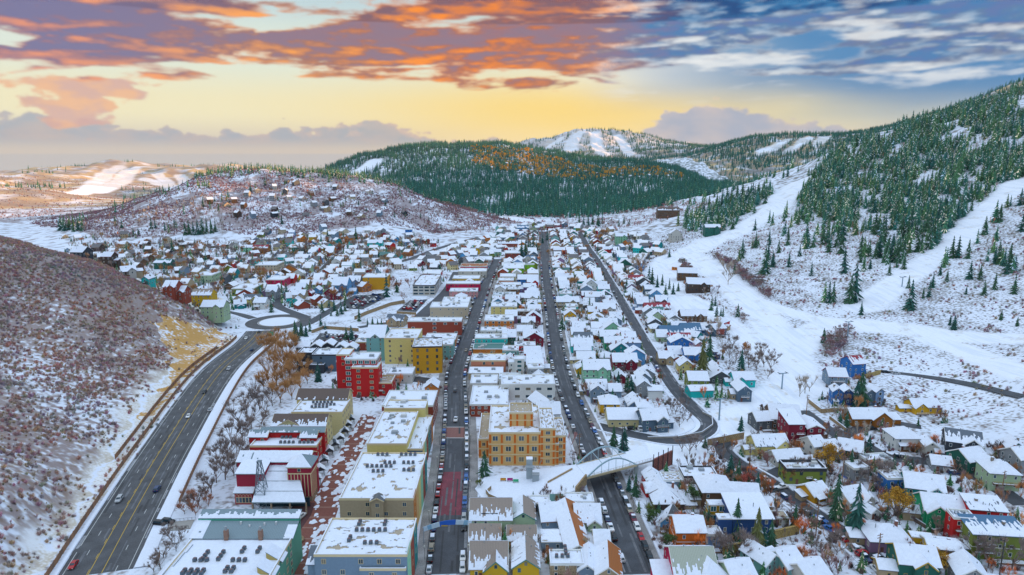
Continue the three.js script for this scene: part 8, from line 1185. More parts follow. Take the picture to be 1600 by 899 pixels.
// ---- sloping snowy plaza and the footbridge
{
  const ramp = ['p1', 'p2', 'p3', 'p4', 'p5', 'p6', 'p7', 'p8', 'p9'].map((k) => PT[k]), mb = new MB(), c = PT.pc;
  for (let i = 0; i < ramp.length; i++) { const a = ramp[i], b = ramp[(i + 1) % ramp.length]; const cr = (a[0] - c[0]) * (b[2] - c[2]) - (a[2] - c[2]) * (b[0] - c[0]); cr < 0 ? mb.tri(c, a, b) : mb.tri(c, b, a); mb.quad([a[0], -0.5, a[2]], [b[0], -0.5, b[2]], b, a); }
  structure(mb.build('snowy_plaza', SNOW));
  const wall = (name, label, pts, h, th, material, cap) => { const o = thing(name, label, 'wall', pts[0][0], 0, pts[0][2]); const w = new MB(), s = new MB(); for (let i = 0; i < pts.length - 1; i++) { const [a, b] = [pts[i], pts[i + 1]].map((p) => [p[0] - pts[0][0], p[1], p[2] - pts[0][2]]); const n = new THREE.Vector2(b[2] - a[2], a[0] - b[0]).normalize().multiplyScalar(th / 2); const q = (p, e, y) => [p[0] + n.x * e, y, p[2] + n.y * e];
      const faces = (m, lo, hi, k) => { m.quad(q(a, k, a[1] + lo), q(b, k, b[1] + lo), q(b, k, b[1] + hi), q(a, k, a[1] + hi)); m.quad(q(b, -k, b[1] + lo), q(a, -k, a[1] + lo), q(a, -k, a[1] + hi), q(b, -k, b[1] + hi)); m.quad(q(a, k, a[1] + hi), q(b, k, b[1] + hi), q(b, -k, b[1] + hi), q(a, -k, a[1] + hi)); m.quad(q(a, -k, a[1] + lo), q(a, k, a[1] + lo), q(a, k, a[1] + hi), q(a, -k, a[1] + hi)); m.quad(q(b, k, b[1] + lo), q(b, -k, b[1] + lo), q(b, -k, b[1] + hi), q(b, k, b[1] + hi)); };
      faces(w, -3, h, 1); if (cap) faces(s, h + 0.003, h + 0.16, 0.8); }
    w.build('wall_face', material, o); if (cap) s.build('snow_cap', SNOW, o); return o; };
  const TANWALL = mat('stone', 0.46, 0.32, 0.17), STONE = mat('stone', 0.5, 0.36, 0.12);
  wall('retaining_wall', 'curved tan wall around the low end of the snowy plaza', ['w1', 'w2', 'w3', 'w4', 'w5'].map((k) => PT[k]), 1.0, 0.5, TANWALL, 1); wall('retaining_wall', 'straight tan wall climbing across the snowy plaza', ['w6', 'w7'].map((k) => PT[k]), 1.1, 0.5, TANWALL, 0); wall('retaining_wall', 'tan wall below the end of the near bridge arch', ['w8', 'w9'].map((k) => PT[k]), 1.2, 0.6, TANWALL, 0);
  wall('retaining_wall', 'low tan wall along the outside of the hairpin bend', ['h1', 'h2', 'h3', 'h4', 'h5', 'h6'].map((k) => PT[k]), 0.9, 0.4, CONCRETE, 1); wall('retaining_wall', 'high tan wall below the ski run beside the cream house', ['c1', 'c2'].map((k) => PT[k]), 3.2, 0.6, TANWALL, 1);
  wall('stone_wall', 'yellow stone retaining wall beside the dark blue apartments', ['y1', 'y2'].map((k) => PT[k]), 3.2, 0.8, STONE, 0); wall('stone_wall', 'yellow stone wall under the dark blue apartments', ['y3', 'y4'].map((k) => PT[k]), 3.5, 0.8, STONE, 0); wall('stone_wall', 'brown stone wall in front of the bright green house', ['g1', 'g2', 'g3'].map((k) => PT[k]), 1.4, 0.5, mat('stone', 0.22, 0.14, 0.1), 1);
  wall('retaining_wall', 'tan wall below the timber house driveway', ['d1', 'd2'].map((k) => PT[k]), 1.6, 0.5, TANWALL, 1); wall('retaining_wall', 'tan wall below the blue row houses', ['d3', 'd4', 'd5'].map((k) => PT[k]), 2.2, 0.5, TANWALL, 1); wall('retaining_wall', 'ochre wall beneath the blue hill house', ['d6', 'd7'].map((k) => PT[k]), 2.6, 0.5, STONE, 0);
  wall('retaining_wall', 'tan upper wall between the pines and the parking terrace', ['t1', 't2', 't3', 't4'].map((k) => PT[k]), 3, 0.6, TANWALL, 1); wall('retaining_wall', 'tan lower wall behind the car park of the slate hall', ['t5', 't6', 't7'].map((k) => PT[k]), 2.4, 0.6, TANWALL, 1); wall('retaining_wall', 'tan wall under the walled parking terrace', ['t8', 't9'].map((k) => PT[k]), 2, 0.5, TANWALL, 1);
  // footbridge
  const A = PT.bA, B = PT.bB, C = PT.bC, D = PT.bD, b = thing('footbridge', 'pale blue steel arched footbridge with snow covered deck over the middle street', 'bridge', A[0], 0, A[2]), L = (p, y = p[1]) => [p[0] - A[0], y, p[2] - A[2]];
  const H = 6, steel = plain(0.30, 0.42, 0.46, 0.5), E = PT.bE, F = PT.bF;
  for (const [s, e] of [[A, B], [C, D]]) {
    const arch = new MB(), hang = [], at = (t) => [mix(s[0], e[0], t), H + Math.sin(t * Math.PI) * 5.2, mix(s[2], e[2], t)]; const N = 14;
    for (let i = 0; i < N; i++) arch.bar(L(at(i / N)), L(at((i + 1) / N)), 0.42, 0.5); arch.build('arch', steel, b);
    for (let i = 2; i < N - 1; i += 2) { const p = at(i / N); new MB().bar(L(p, H), L(p), 0.16).build('hanger', steel, b); }
    new MB().bar(L(s, H - 0.15), L(e, H - 0.15), 0.5, 0.8).build('tie_beam', plain(0.45, 0.36, 0.22), b);
  }
  for (const t of [0.3, 0.5, 0.7]) { const p = [mix(A[0], B[0], t), H + Math.sin(t * Math.PI) * 5.2, mix(A[2], B[2], t)], q = [mix(C[0], D[0], t), H + Math.sin(t * Math.PI) * 5.2, mix(C[2], D[2], t)]; new MB().bar(L(p), L(q), 0.18).build('cross_brace', steel, b); }
  const deckM = new MB(); slab(deckM, [L(A, H - 0.7), L(E, H - 0.7), L(F, H - 0.7), L(C, H - 0.7)], 0.6); deckM.build('deck', CONCRETE, b); const dn = new MB(); snowSheet(dn, [L(A, H - 0.08), L(E, H - 0.08), L(F, H - 0.08), L(C, H - 0.08)], 26, 8, 0.25, 1, 5); dn.build('deck_snow', SNOW, b);
  railing(b, ...(() => { const p = L(A), q = L(E); return [p[0], p[2], q[0], q[2]]; })(), H, plain(0.4, 0.3, 0.18));
  const pier = PT.pier; new MB().cyl(L(pier, -1), L(pier, H - 0.75), 0.9, 0.9, 12).build('pier', plain(0.42, 0.5, 0.5), b);
  const ab = thing('abutment_wall', 'red brown wall with five tall dark posts at the bridge end', 'wall', E[0], 0, E[2]); new MB().bar([0, 2.2, 0], [PT.ab[0] - E[0], 2.2, PT.ab[2] - E[2]], 0.7, 8).build('wall_face', mat('stone', 0.3, 0.1, 0.08), ab); for (let k = 0; k < 5; k++) { const t = k / 4, x = (PT.ab[0] - E[0]) * t, z = (PT.ab[2] - E[2]) * t + 0.6; new MB().box(x - 0.14, 0, z - 0.14, x + 0.14, 8.6, z + 0.14).build('post', DARK, ab); }
  const el = thing('lift_shaft', 'grey concrete lift shaft standing on the snowy plaza', 'tower', PT.el[0], PT.el[1], PT.el[2]); new MB().box(-1.2, -2, -1.2, 1.2, 8, 1.2).build('shaft', plain(0.35, 0.4, 0.42), el); new MB().box(-1.6, 5.4, 1.2, 1.9, 5.7, 3.4).build('canopy', STEEL, el); new MB().box(-1.25, 8.003, -1.25, 1.25, 8.2, 1.25).build('snow_cap', SNOW, el);
  const ki = thing('kiosk', 'small grey kiosk beside the concrete lift shaft', 'kiosk', PT.ki[0], PT.ki[1], PT.ki[2]); new MB().box(-1.3, -1, -1, 1.3, 2.6, 1).build('wall', plain(0.3, 0.34, 0.36), ki); new MB().box(-1.5, 2.6, -1.2, 1.5, 2.8, 1.2).build('roof', STEEL, ki);
  for (const [k, c, label] of [['toyA', [0.55, 0.25, 0.02], 'orange play bench on the snowy plaza'], ['toyB', [0.4, 0.02, 0.2], 'magenta play bench on the snowy plaza'], ['toyC', [0.05, 0.4, 0.2], 'green play bench on the snowy plaza']]) { const o = thing('bench', label, 'bench', PT[k][0], PT[k][1], PT[k][2]); new MB().box(-1.1, 0.4, -0.35, 1.1, 0.55, 0.35).build('seat', plain(...c), o); new MB().box(-1.1, 0.55, -0.42, 1.1, 1.05, -0.3).build('backrest', plain(...c), o); for (const e of [-0.9, 0.9]) new MB().box(e - 0.06, -0.2, -0.3, e + 0.06, 0.4, 0.3).build('leg', DARK, o); }
}
// ---- red lodge with the sloping white roof, tower and lattice mast
{
  const o = thing('lodge', 'red lodge with broad sloping white roof and square tower', 'lodge', PT.cL[0], 0, PT.cL[2]), X = (p, y = p[1]) => [p[0] - PT.cL[0], y, p[2] - PT.cL[2]], red = wallMat('boards', [0.36, 0.012, 0.04]), cream = CREAM;
  const a = X(PT.cL, 4.6), b = X(PT.cR, 4.6), c = X(PT.tR, 11.2), d = X(PT.tL, 11.2), rf = new MB(), Q = slab(rf, [a, b, c, d], 0.35); rf.build('sloping_roof', roofMat('steel'), o); const sn = new MB(); snowSheet(sn, Q, 20, 22, 0.22, 1, 8); sn.build('roof_snow', SNOW, o); for (const t of [0.25, 0.5, 0.75]) { const p = [0, 1, 2].map((k) => mix(Q[0][k], Q[3][k], t)), q = [0, 1, 2].map((k) => mix(Q[1][k], Q[2][k], t)); new MB().bar([p[0], p[1] + 0.26, p[2]], [q[0], q[1] + 0.26, q[2]], 0.18).build('snow_guard', STEEL, o); }
  for (const p of [a, b, [0, 1, 2].map((k) => mix(a[k], b[k], 0.35)), [0, 1, 2].map((k) => mix(a[k], b[k], 0.7))]) new MB().box(p[0] - 0.25, -1, p[2] - 0.7, p[0] + 0.25, 4.5, p[2] - 0.2).build('pillar', mat('stone', 0.42, 0.3, 0.2), o);
  new MB().box(a[0] + 0.5, 0, c[2], b[0] - 0.3, 9.5, d[2] + 2).build('hall_wall', red, o); new MB().box(a[0] + 0.3, -1, a[2] - 6.1, b[0] - 0.3, 3.6, a[2] - 6).build('shopfront', GLASS, o);
  const v = (L, w, dp, h, rest) => volume(o, { x: X(L)[0] + w / 2, z: X(L)[2] - dp / 2, w, d: dp, h, lod: 2, wall: red, trim: cream, ...rest });
  v(PT.pvL, 6.6, 6.5, 4.8, { roof: 's', roofCol: 'steel', pitch: 0.5, cover: 1, seed: 3 }); v(PT.mdL, 6.5, 3.2, 7.6, { roof: 's', roofCol: 'steel', pitch: 0.5, cover: 1, seed: 4 });
  v(PT.rdL, 10, 8, 11.3, { roof: 'shed', roofCol: 'steel', pitch: 0.35, cover: 1, seed: 5 }); v(PT.bkL, 27.5, 9, 12.5, { roof: 's', roofCol: 'steel', pitch: 0.5, cover: [0.75, 0.1], seed: 6 });
  { const px = X(PT.pvL)[0], pz = X(PT.pvL)[2]; for (let k = 0; k < 5; k++) { windowAt(o, px + 0.9 + k * 1.2, 0.6, pz, 0, 1.1, 2.4, cream, GLASS, 2); const arc = new MB(); for (let q = 0; q < 6; q++) { const t0 = q / 6 * Math.PI, t1 = (q + 1) / 6 * Math.PI; arc.bar([px + 0.9 + k * 1.2 - Math.cos(t0) * 0.55, 3.2 + Math.sin(t0) * 0.9, pz + 0.08], [px + 0.9 + k * 1.2 - Math.cos(t1) * 0.55, 3.2 + Math.sin(t1) * 0.9, pz + 0.08], 0.1); } arc.build('window_arch', cream, o); } for (let k = 0; k < 4; k++) windowAt(o, X(PT.mdL)[0] + 1 + k * 1.5, 6.1, X(PT.mdL)[2], 0, 1.2, 1, cream, GLASS, 2); }
  const T0 = X(PT.twL), tw = 8.6; new MB().box(T0[0] - 0.1, -1, T0[2] - tw - 0.1, T0[0] + tw + 0.1, 2, T0[2] + 0.1).build('tower_base', mat('stone', 0.42, 0.3, 0.2), o); new MB().box(T0[0], 2, T0[2] - tw, T0[0] + tw, 13.5, T0[2]).build('tower_wall', red, o);
  for (let k = 0; k <= 7; k++) { new MB().box(T0[0] + k * tw / 7 - 0.13, 2.2, T0[2], T0[0] + k * tw / 7 + 0.13, 11, T0[2] + 0.14).build('tower_batten', cream, o); if (k < 7) new MB().box(T0[0] + tw, 2.2, T0[2] - k * tw / 7 - 0.26, T0[0] + tw + 0.14, 11, T0[2] - k * tw / 7).build('tower_batten', cream, o); }
  new MB().box(T0[0] - 0.2, 11, T0[2] - tw - 0.2, T0[0] + tw + 0.2, 11.4, T0[2] + 0.2).build('tower_band', cream, o); new MB().box(T0[0] - 0.35, 13.5, T0[2] - tw - 0.35, T0[0] + tw + 0.35, 13.9, T0[2] + 0.35).build('tower_band', cream, o); windowAt(o, T0[0] + tw / 2, 11.9, T0[2], 0, 1.3, 1.3, cream, GLASS, 2);
  const p0 = [T0[0] - 0.6, 13.9, T0[2] + 0.6], p1 = [T0[0] + tw + 0.6, 13.9, T0[2] + 0.6], p2 = [T0[0] + tw + 0.6, 13.9, T0[2] - tw - 0.6], p3 = [T0[0] - 0.6, 13.9, T0[2] - tw - 0.6], pk = [T0[0] + tw / 2, 17, T0[2] - tw / 2]; new MB().tri(p0, p1, pk).tri(p1, p2, pk).tri(p2, p3, pk).tri(p3, p0, pk).quad(p3, p2, p1, p0).build('tower_roof', roofMat('steel'), o); const ts = new MB(); for (const [q, r2] of [[p0, p1], [p3, p0], [p2, p3]]) snowSheet(ts, [q, r2, pk, pk].map((p) => [p[0], p[1] + 0.03, p[2]]), 8, 6, 0.18, 0.97, 4); ts.build('roof_snow', SNOW, o);
  // lattice mast
  const m = thing('lattice_mast', 'dark steel lattice mast tapering above the sloping white roof', 'mast', PT.mast[0], 0, PT.mast[2]), hh = 18.5, steel = plain(0.12, 0.17, 0.2, 0.5), cw = (t) => mix(2.5, 0.55, t), cor = [[-1, -1], [1, -1], [1, 1], [-1, 1]];
  for (const [x, z] of cor) new MB().bar([x * cw(0), 0, z * cw(0)], [x * cw(1), hh, z * cw(1)], 0.2).build('leg', steel, m);
  for (let k = 0; k < 7; k++) for (let q = 0; q < 4; q++) { const a2 = cor[q], b2 = cor[(q + 1) % 4], t0 = 1 - Math.pow(1 - k / 7, 1.25), t1 = 1 - Math.pow(1 - (k + 1) / 7, 1.25); const P = (c2, t) => [c2[0] * cw(t), hh * t, c2[1] * cw(t)]; new MB().bar(P(a2, t0), P(b2, t1), 0.11).build('brace', steel, m); new MB().bar(P(b2, t0), P(a2, t1), 0.11).build('brace', steel, m); new MB().bar(P(a2, t1), P(b2, t1), 0.11).build('strut', steel, m); }
  new MB().box(-0.8, hh, -0.8, 0.8, hh + 0.25, 0.8).build('platform', steel, m);
}
// ---- green hotel with seamed metal roofs at the highway bridge
{
  const [x0, x1, z0, z1, h] = [-98, -67.5, -150, -190.5, 12], o = thing('hotel', 'green hotel with grey seamed metal roofs and flat snowy roof beside the highway', 'hotel', (x0 + x1) / 2, 0, (z0 + z1) / 2), cx = (x0 + x1) / 2, cz = (z0 + z1) / 2, w = x1 - x0, hd = (z0 - z1) / 2, green = wallMat('siding', [0.12, 0.36, 0.24]), seam = roofMat('steel');
  volume(o, { w, d: 2 * hd, h, roof: 'flat', wall: green, trim: CREAM, cover: 1, seed: 4, lod: 2, units: [[-9, -8, 3, 0], [-7, -12, 3, 1], [-2.4, -12, 3, 1], [2, -8, 3, 0], [3, -14, 2, 1], [7.6, -14, 2, 1], [-9.5, -3, 4, 0], [-9.5, -1.6, 4, 0], [2, -4.2, 2, 0], [2, -2.6, 2, 0], [-11, 3.5, 4, 0], [0, 3, 3, 0]] });
  facade(o, 'r', w, 2 * hd, 0.5, h, { trim: CREAM, glass: GLASS, lod: 2, seed: 5, ww: 1.6, wh: 1.7, gap: 3.4, skip: 0.05 });
  const zb = -hd, l = -w / 2 - 0.6, r = w / 2 + 0.6, M = new MB(); const q1 = slab(M, [[l, h + 0.4, zb + 1], [r, h + 0.4, zb + 1], [r, h + 2.6, zb - 5.6], [l, h + 2.6, zb - 5.6]], 0.25); M.build('lower_roof', seam, o); const S1 = new MB(); snowSheet(S1, [q1[0], [l + 4, q1[1][1], q1[1][2]], [l + 4, q1[2][1], q1[2][2]], q1[3]], 6, 10, 0.2, 0.9, 3); snowSheet(S1, [[r - 3, q1[0][1], q1[0][2]], q1[1], [r, h + 2.3, zb - 4], [r - 3, h + 2.3, zb - 4]], 5, 8, 0.2, 0.85, 9); S1.build('roof_snow', SNOW, o);
  new MB().box(l, h + 2.5, zb - 5.95, r, h + 3.5, zb - 5.62).build('green_fascia', plain(0.03, 0.32, 0.2), o); const M2 = new MB(); const q2 = slab(M2, [[l, h + 3.4, zb - 5.6], [r, h + 3.4, zb - 5.6], [r, h + 4.7, zb - 9], [l, h + 4.7, zb - 9]], 0.25); M2.build('upper_roof', seam, o); const S2 = new MB(); snowSheet(S2, q2, 30, 6, 0.16, 0.5, 21); S2.build('roof_snow', SNOW, o);
  new MB().box(l + 0.7, -3, zb - 8.9, r - 0.7, h + 0.3, zb - 0.02).build('rear_wall', green, o); new MB().box(l + 0.7, h + 0.3, zb - 8.9, r - 0.7, h + 4.4, zb - 8.4).build('rear_gable', green, o);
  for (const [x, z, s] of [[-4.5, zb - 3, 1], [6, zb - 3, 1]]) { new MB().box(x - 0.6, h, z + 3.2, x + 0.6, h + 3.4, z + 4.4).build('chimney', mat('brick', 0.35, 0.2, 0.14), o); new MB().cyl([x, h + 3.4, z + 3.8], [x, h + 4.6, z + 3.8], 0.35, 0.35, 10).build('flue', STEEL, o); }
  for (const [x, y, z] of [[-2, 2.6, -4.4], [1, 2, -3.5], [5.5, 2.4, -4], [9, 2.6, -4.4]]) new MB().cyl([x, h + y - 1, zb + z], [x, h + y + 0.6, zb + z], 0.3, 0.3, 8).build('vent_pipe', plain(0.6, 0.6, 0.6), o);
  for (const [x, z, s] of [[-w / 2 - 1.5, -9, 1], [-w / 2 - 2.5, 0, 1], [-w / 2 - 1, -14.5, 0.6]]) { const D = new MB(), hh = 3.4 * s; D.box(x - 2.6, -3, z - 3 * s, x + 2.4, h - 3.4, z + 3 * s); D.build('dormer_wall', wallMat('siding', [0.45, 0.4, 0.2]), o); const DR = new MB(), Q = slab(DR, [[x - 3, h - 3.6, z + 3.4 * s], [x + 2.8, h + 0.3, z + 3.4 * s], [x + 2.8, h + 0.3, z - 3.4 * s], [x - 3, h - 3.6, z - 3.4 * s]], 0.2); DR.build('dormer_roof', seam, o); const DS = new MB(); snowSheet(DS, Q, 8, 8, 0.18, 0.93, 7 + x); DS.build('roof_snow', SNOW, o); new MB().tri([x + 2.75, h - 3.4, z + 3 * s], [x + 2.75, h + 0.2, z + 3 * s], [x - 2.6, h - 3.4, z + 3 * s]).build('dormer_gable', plain(0.5, 0.38, 0.12), o); }
  for (const z of [-11, -4, 3]) { const DR = new MB(), x = w / 2 - 1.5, Q = slab(DR, [[x - 2.4, h + 2.6, z + 2.4], [x + 2.4, h - 0.6, z + 2.4], [x + 2.4, h - 0.6, z - 2.4], [x - 2.4, h + 2.6, z - 2.4]], 0.2); DR.build('dormer_roof', seam, o); const DS = new MB(); snowSheet(DS, Q, 7, 7, 0.18, 0.9, 3 + z); DS.build('roof_snow', SNOW, o); new MB().quad([x - 2.3, h, z + 2.35], [x + 2.2, h, z + 2.35], [x + 2.2, h - 0.5, z + 2.35], [x - 2.3, h + 2.6, z + 2.35]).build('dormer_gable', plain(0.5, 0.38, 0.12), o); }
  // little road bridge from the highway
  const g = thing('road_bridge', 'short concrete bridge with iron railings from the highway to the green hotel', 'bridge', PT.br0[0], 0, PT.br0[2]), dx = PT.br1[0] - PT.br0[0], dz = PT.br1[2] - PT.br0[2]; new MB().bar([0, 0.0, 0], [dx, 0.0, dz], 6, 0.5).build('deck', CONCRETE, g); for (const s of [-2.8, 2.8]) railing(g, 0, s, dx, dz + s, 0.25, DARK); for (let k = 0; k < 6; k++) new MB().box(2 + k * 2, -2.5, 2.4, 3 + k * 2, -0.3, 3.1).build('support', CONCRETE, g);
}
// ---- wooden fences along the highway: every panel and post
{
  const panel = new MB().box(-1.25, 0.1, -0.05, 1.25, 2.2, 0.05).box(-1.25, 0.4, 0.05, 1.25, 0.5, 0.1).box(-1.25, 1.75, 0.05, 1.25, 1.85, 0.1).geo(), post = new MB().box(-0.09, -0.5, -0.09, 0.09, 2.4, 0.09).geo(), woods = [0, 1, 2].map((k) => mat('boards', 0.36 - k * 0.06, 0.18 - k * 0.02, 0.09, 0.9));
  const fence = (label, line) => { const [ox, oz] = line[0], o = thing('wooden_fence', label, 'fence', ox, 0, oz); for (let i = 0; i < line.length - 1; i++) { const a = line[i], b = line[i + 1], x = (a[0] + b[0]) / 2, z = (a[1] + b[1]) / 2; const p = part('panel', panel, woods[(i * 7) % 3], o); p.position.set(x - ox, ground(x, z), z - oz); p.rotation.y = Math.atan2(-(b[1] - a[1]), b[0] - a[0]); p.scale.x = Math.hypot(b[0] - a[0], b[1] - a[1]) / 2.5; const q = part('post', post, woods[0], o); q.position.set(a[0] - ox, ground(...a), a[1] - oz); } };
  const hw = roadLine.highway.mid, pts = (off, from, to) => smooth(side(hw, off), 2.5).filter((p) => -p[1] > from && -p[1] < to);
  fence('long brown board fence at the foot of the brown scrub hill', pts(-13.4, 160, 470)); fence('second brown board fence higher on the bank beside the brown scrub hill', pts(-18, 270, 440)); fence('red brown board fence on the town side of the highway', pts(16.6, 232, 470)); fence('short brown board fence between the highway and the creek bed', pts(17.5, 150, 200));
}
// ---- market canopies on the brick plaza
for (const [k, i] of ['m1', 'm2', 'm3', 'm4', 'm5', 'm6', 'm7', 'm8', 'm9'].map((k, i) => [k, i])) { const p = PT[k], o = thing('canopy', `snow dusted dark canopy on the brick plaza, ${ORD[i]} from the townhouse end`, 'canopy', p[0], 0, p[2], 0.35, 'canopies along the brick plaza'); volume(o, { w: 3.4, d: 3.2, h: 2.7, base: 2.2, roof: 'f', wall: DARK, roofCol: i % 3 ? 'slate' : 'steel', cover: i % 2 ? 0.9 : 0.55, pitch: 0.8, lod: 1, seed: i + 2 }); for (const a of [-1.5, 1.5]) for (const b of [-1.4, 1.4]) new MB().box(a - 0.08, 0, b - 0.08, a + 0.08, 2.2, b + 0.08).build('post', DARK, o); }
{ const o = thing('fountain', 'round tan fountain ring with dark red seats on the brick plaza', 'fountain', PT.fo[0], 0.05, PT.fo[2]); const ring = part('ring', new THREE.TorusGeometry(1.9, 0.5, 8, 24).rotateX(Math.PI / 2), mat('stone', 0.5, 0.36, 0.2), o); ring.position.y = 0.4; part('basin', new THREE.CylinderGeometry(1.5, 1.5, 0.3, 20), DARK, o).position.y = 0.25; new MB().box(-4.6, 0, -0.6, -2.7, 0.8, 0.6).build('seat', plain(0.2, 0.02, 0.03), o); }
// ---- banner across the shop street
{ const a = PT.ba, b = PT.bb, o = thing('street_banner', 'blue and white banner arching over the shop street', 'banner', a[0], 0, a[2]), dx = b[0] - a[0], dz = b[2] - a[2], n = 12; const top = new MB(), y = (t) => 5.2 + Math.sin(t * Math.PI) * 1.3;
  for (let i = 0; i < n; i++) { const t0 = i / n, t1 = (i + 1) / n; const m = new MB().bar([dx * t0, y(t0), dz * t0], [dx * t1, y(t1), dz * t1], 0.14, 1.7); m.build('panel', i > 3 && i < 8 ? plain(0.02, 0.12, 0.5) : i % 3 === 1 ? plain(0.25, 0.45, 0.6) : plain(0.55, 0.66, 0.74), o); } for (const t of [0, 1]) new MB().cyl([dx * t, 0, dz * t], [dx * t, 5.6, dz * t], 0.16, 0.12, 8).build('pole', STEEL, o); new MB().box(dx * 0.32, y(0.4) - 0.9, dz * 0.4 + 0.16, dx * 0.5, y(0.4) - 0.5, dz * 0.4 + 0.2).build('yellow_stripe', YELLOW, o); }
// ---- green sign over the highway, stop signs
{ const p = PT.sign, o = thing('road_sign', 'large green road sign on a post beside the roundabout', 'sign', p[0], 0, p[2]); new MB().box(-1.9, 3.6, -0.06, 1.9, 6.2, 0.06).build('board', plain(0.0, 0.36, 0.2), o); for (const x of [-1.2, 1.2]) new MB().box(x - 0.08, 0, -0.18, x + 0.08, 6, -0.07).build('post', STEEL, o); }
for (const [k, label] of [['st1', 'red stop sign at the bend of the villa street'], ['st2', 'red stop sign where the cross lane meets the cottage lane']]) { const p = PT[k], o = thing('stop_sign', label, 'stop sign', p[0], p[1], p[2]); part('plate', new THREE.CylinderGeometry(0.42, 0.42, 0.04, 8).rotateX(Math.PI / 2).rotateZ(Math.PI / 8), plain(0.5, 0.01, 0.015), o).position.y = 2.4; new MB().box(-0.03, 0, -0.08, 0.03, 2.7, -0.03).build('post', STEEL, o); const st = canvasText('STOP'); const f = part('lettering', new THREE.PlaneGeometry(0.6, 0.24), st, o); f.position.set(0, 2.4, 0.025); }
function canvasText(s) { const c = document.createElement('canvas'); c.width = 128; c.height = 52; const g = c.getContext('2d'); g.fillStyle = '#b01018'; g.fillRect(0, 0, 128, 52); g.fillStyle = '#fff'; g.font = 'bold 44px sans-serif'; g.textAlign = 'center'; g.textBaseline = 'middle'; g.fillText(s, 64, 28); const t = new THREE.CanvasTexture(c); t.colorSpace = THREE.SRGBColorSpace; return new THREE.MeshStandardMaterial({ map: t, roughness: 0.6 }); }
// ---- poles, lift towers, lamps
for (const [k, h, label] of [['u1', 12, 'brown utility pole on the villa street beside the blue pickup'], ['u2', 13, 'wooden utility pole with crossarms near the mauve house'], ['u3', 14, 'tall dark utility pole below the olive yellow house'], ['u4', 11, 'utility pole at the bend of the villa street'], ['u5', 12, 'utility pole behind the olive green apartment house'], ['u6', 13, 'dark double utility pole beside the footbridge'], ['u7', 11, 'utility pole at the street corner by the hotel terraces'], ['u8', 11, 'utility pole at the tan wall below the ski run'], ['u9', 10, 'utility pole in front of the pale house with yellow balconies'], ['u10', 11, 'utility pole on the lane above the maroon apartments']]) { const p = PT[k], o = thing('utility_pole', label, 'utility pole', p[0], p[1], p[2], 0.4); new MB().cyl([0, -0.5, 0], [0, h, 0], 0.2, 0.13, 8).build('post', k === 'u3' || k === 'u6' ? DARK : plain(0.24, 0.13, 0.07), o); for (const y of [0.6, 1.5]) new MB().box(-1.2, h - y - 0.08, -0.07, 1.2, h - y + 0.08, 0.07).build('crossarm', plain(0.2, 0.12, 0.08), o); new MB().cyl([0.35, h - 3, 0], [0.35, h - 2, 0], 0.22, 0.22, 8).build('transformer', STEEL, o); }
for (const [k, h, label] of [['l1', 11, 'grey chairlift tower on the snow by the ski trail junction'], ['l2', 11, 'grey chairlift tower beside the hairpin bend'], ['l3', 9, 'grey chairlift tower beside the turquoise house'], ['l4', 8, 'small chairlift tower on the upper slope']]) { const p = PT[k], o = thing('chairlift_tower', label, 'ski lift tower', p[0], p[1], p[2], 0.3); const m = plain(0.22, 0.32, 0.4, 0.5); new MB().cyl([0, -0.5, 0], [0, h, 0], 0.45, 0.32, 10).build('post', m, o); new MB().box(-2.6, h - 0.25, -0.25, 2.6, h + 0.15, 0.25).build('crossarm', m, o); for (const s of [-2.4, 2.4]) new MB().box(s - 0.12, h + 0.15, -1.4, s + 0.12, h + 0.4, 1.4).build('pulley_beam', DARK, o); }
{ const g1 = new MB().cyl([0, 0, 0], [0, 4.2, 0], 0.07, 0.05, 6).geo(), g2 = new MB().box(-0.22, 4.2, -0.22, 0.22, 4.7, 0.22).geo(); let n = 0; for (const s of [-1, 1]) { const line = side(smooth(roadLine.shop_street.mid, 1), s * (roadLine.shop_street.w / 2 + 0.5)); for (let i = 8; i < line.length && -line[i][1] < 420; i += 22) { const o = thing('street_lamp', `dark lamp post, ${ORD[n % 12]} ${n > 11 ? 'on the far half of' : 'along'} the ${s < 0 ? 'plaza' : 'hotel'} kerb of the shop street`, 'street lamp', line[i][0], 0.17, line[i][1], 0, 'lamp posts along the shop street'); part('post', g1, DARK, o); part('lantern', g2, plain(0.5, 0.48, 0.4, 0.3), o); n = s < 0 ? n + 1 : n + 1; } n = 0; } }
// ---- ski trail tarpaulin, timber gate frame
{ const p = PT.tarp0, q = PT.tarp1, o = thing('tarpaulin', 'bright blue tarpaulin laid beside the grey modern house', 'tarpaulin', p[0], p[1] + 0.3, p[2]); new MB().bar([0, 0, 0], [q[0] - p[0], q[1] - p[1], q[2] - p[2]], 3.2, 0.12).build('sheet', plain(0.02, 0.12, 0.5, 0.5), o); new MB().box(-0.5, -0.3, -0.4, 0.3, 0.2, 0.4).build('weight', DARK, o); }
{ const p = PT.gate, o = thing('gate_frame', 'black timber gate frame in the courtyard of the tan roofed shops', 'gate', p[0], 0, p[2]); for (const x of [-2.6, 2.6]) new MB().box(x - 0.2, 0, -0.2, x + 0.2, 6, 0.2).build('post', DARK, o); for (const y of [5.9, 4.6]) new MB().box(-2.9, y, -0.16, 2.9, y + 0.25, 0.16).build('beam', DARK, o); new MB().box(-2.2, 0, -0.3, 2.2, 0.5, 0.3).build('planter', plain(0.3, 0.02, 0.04), o); }
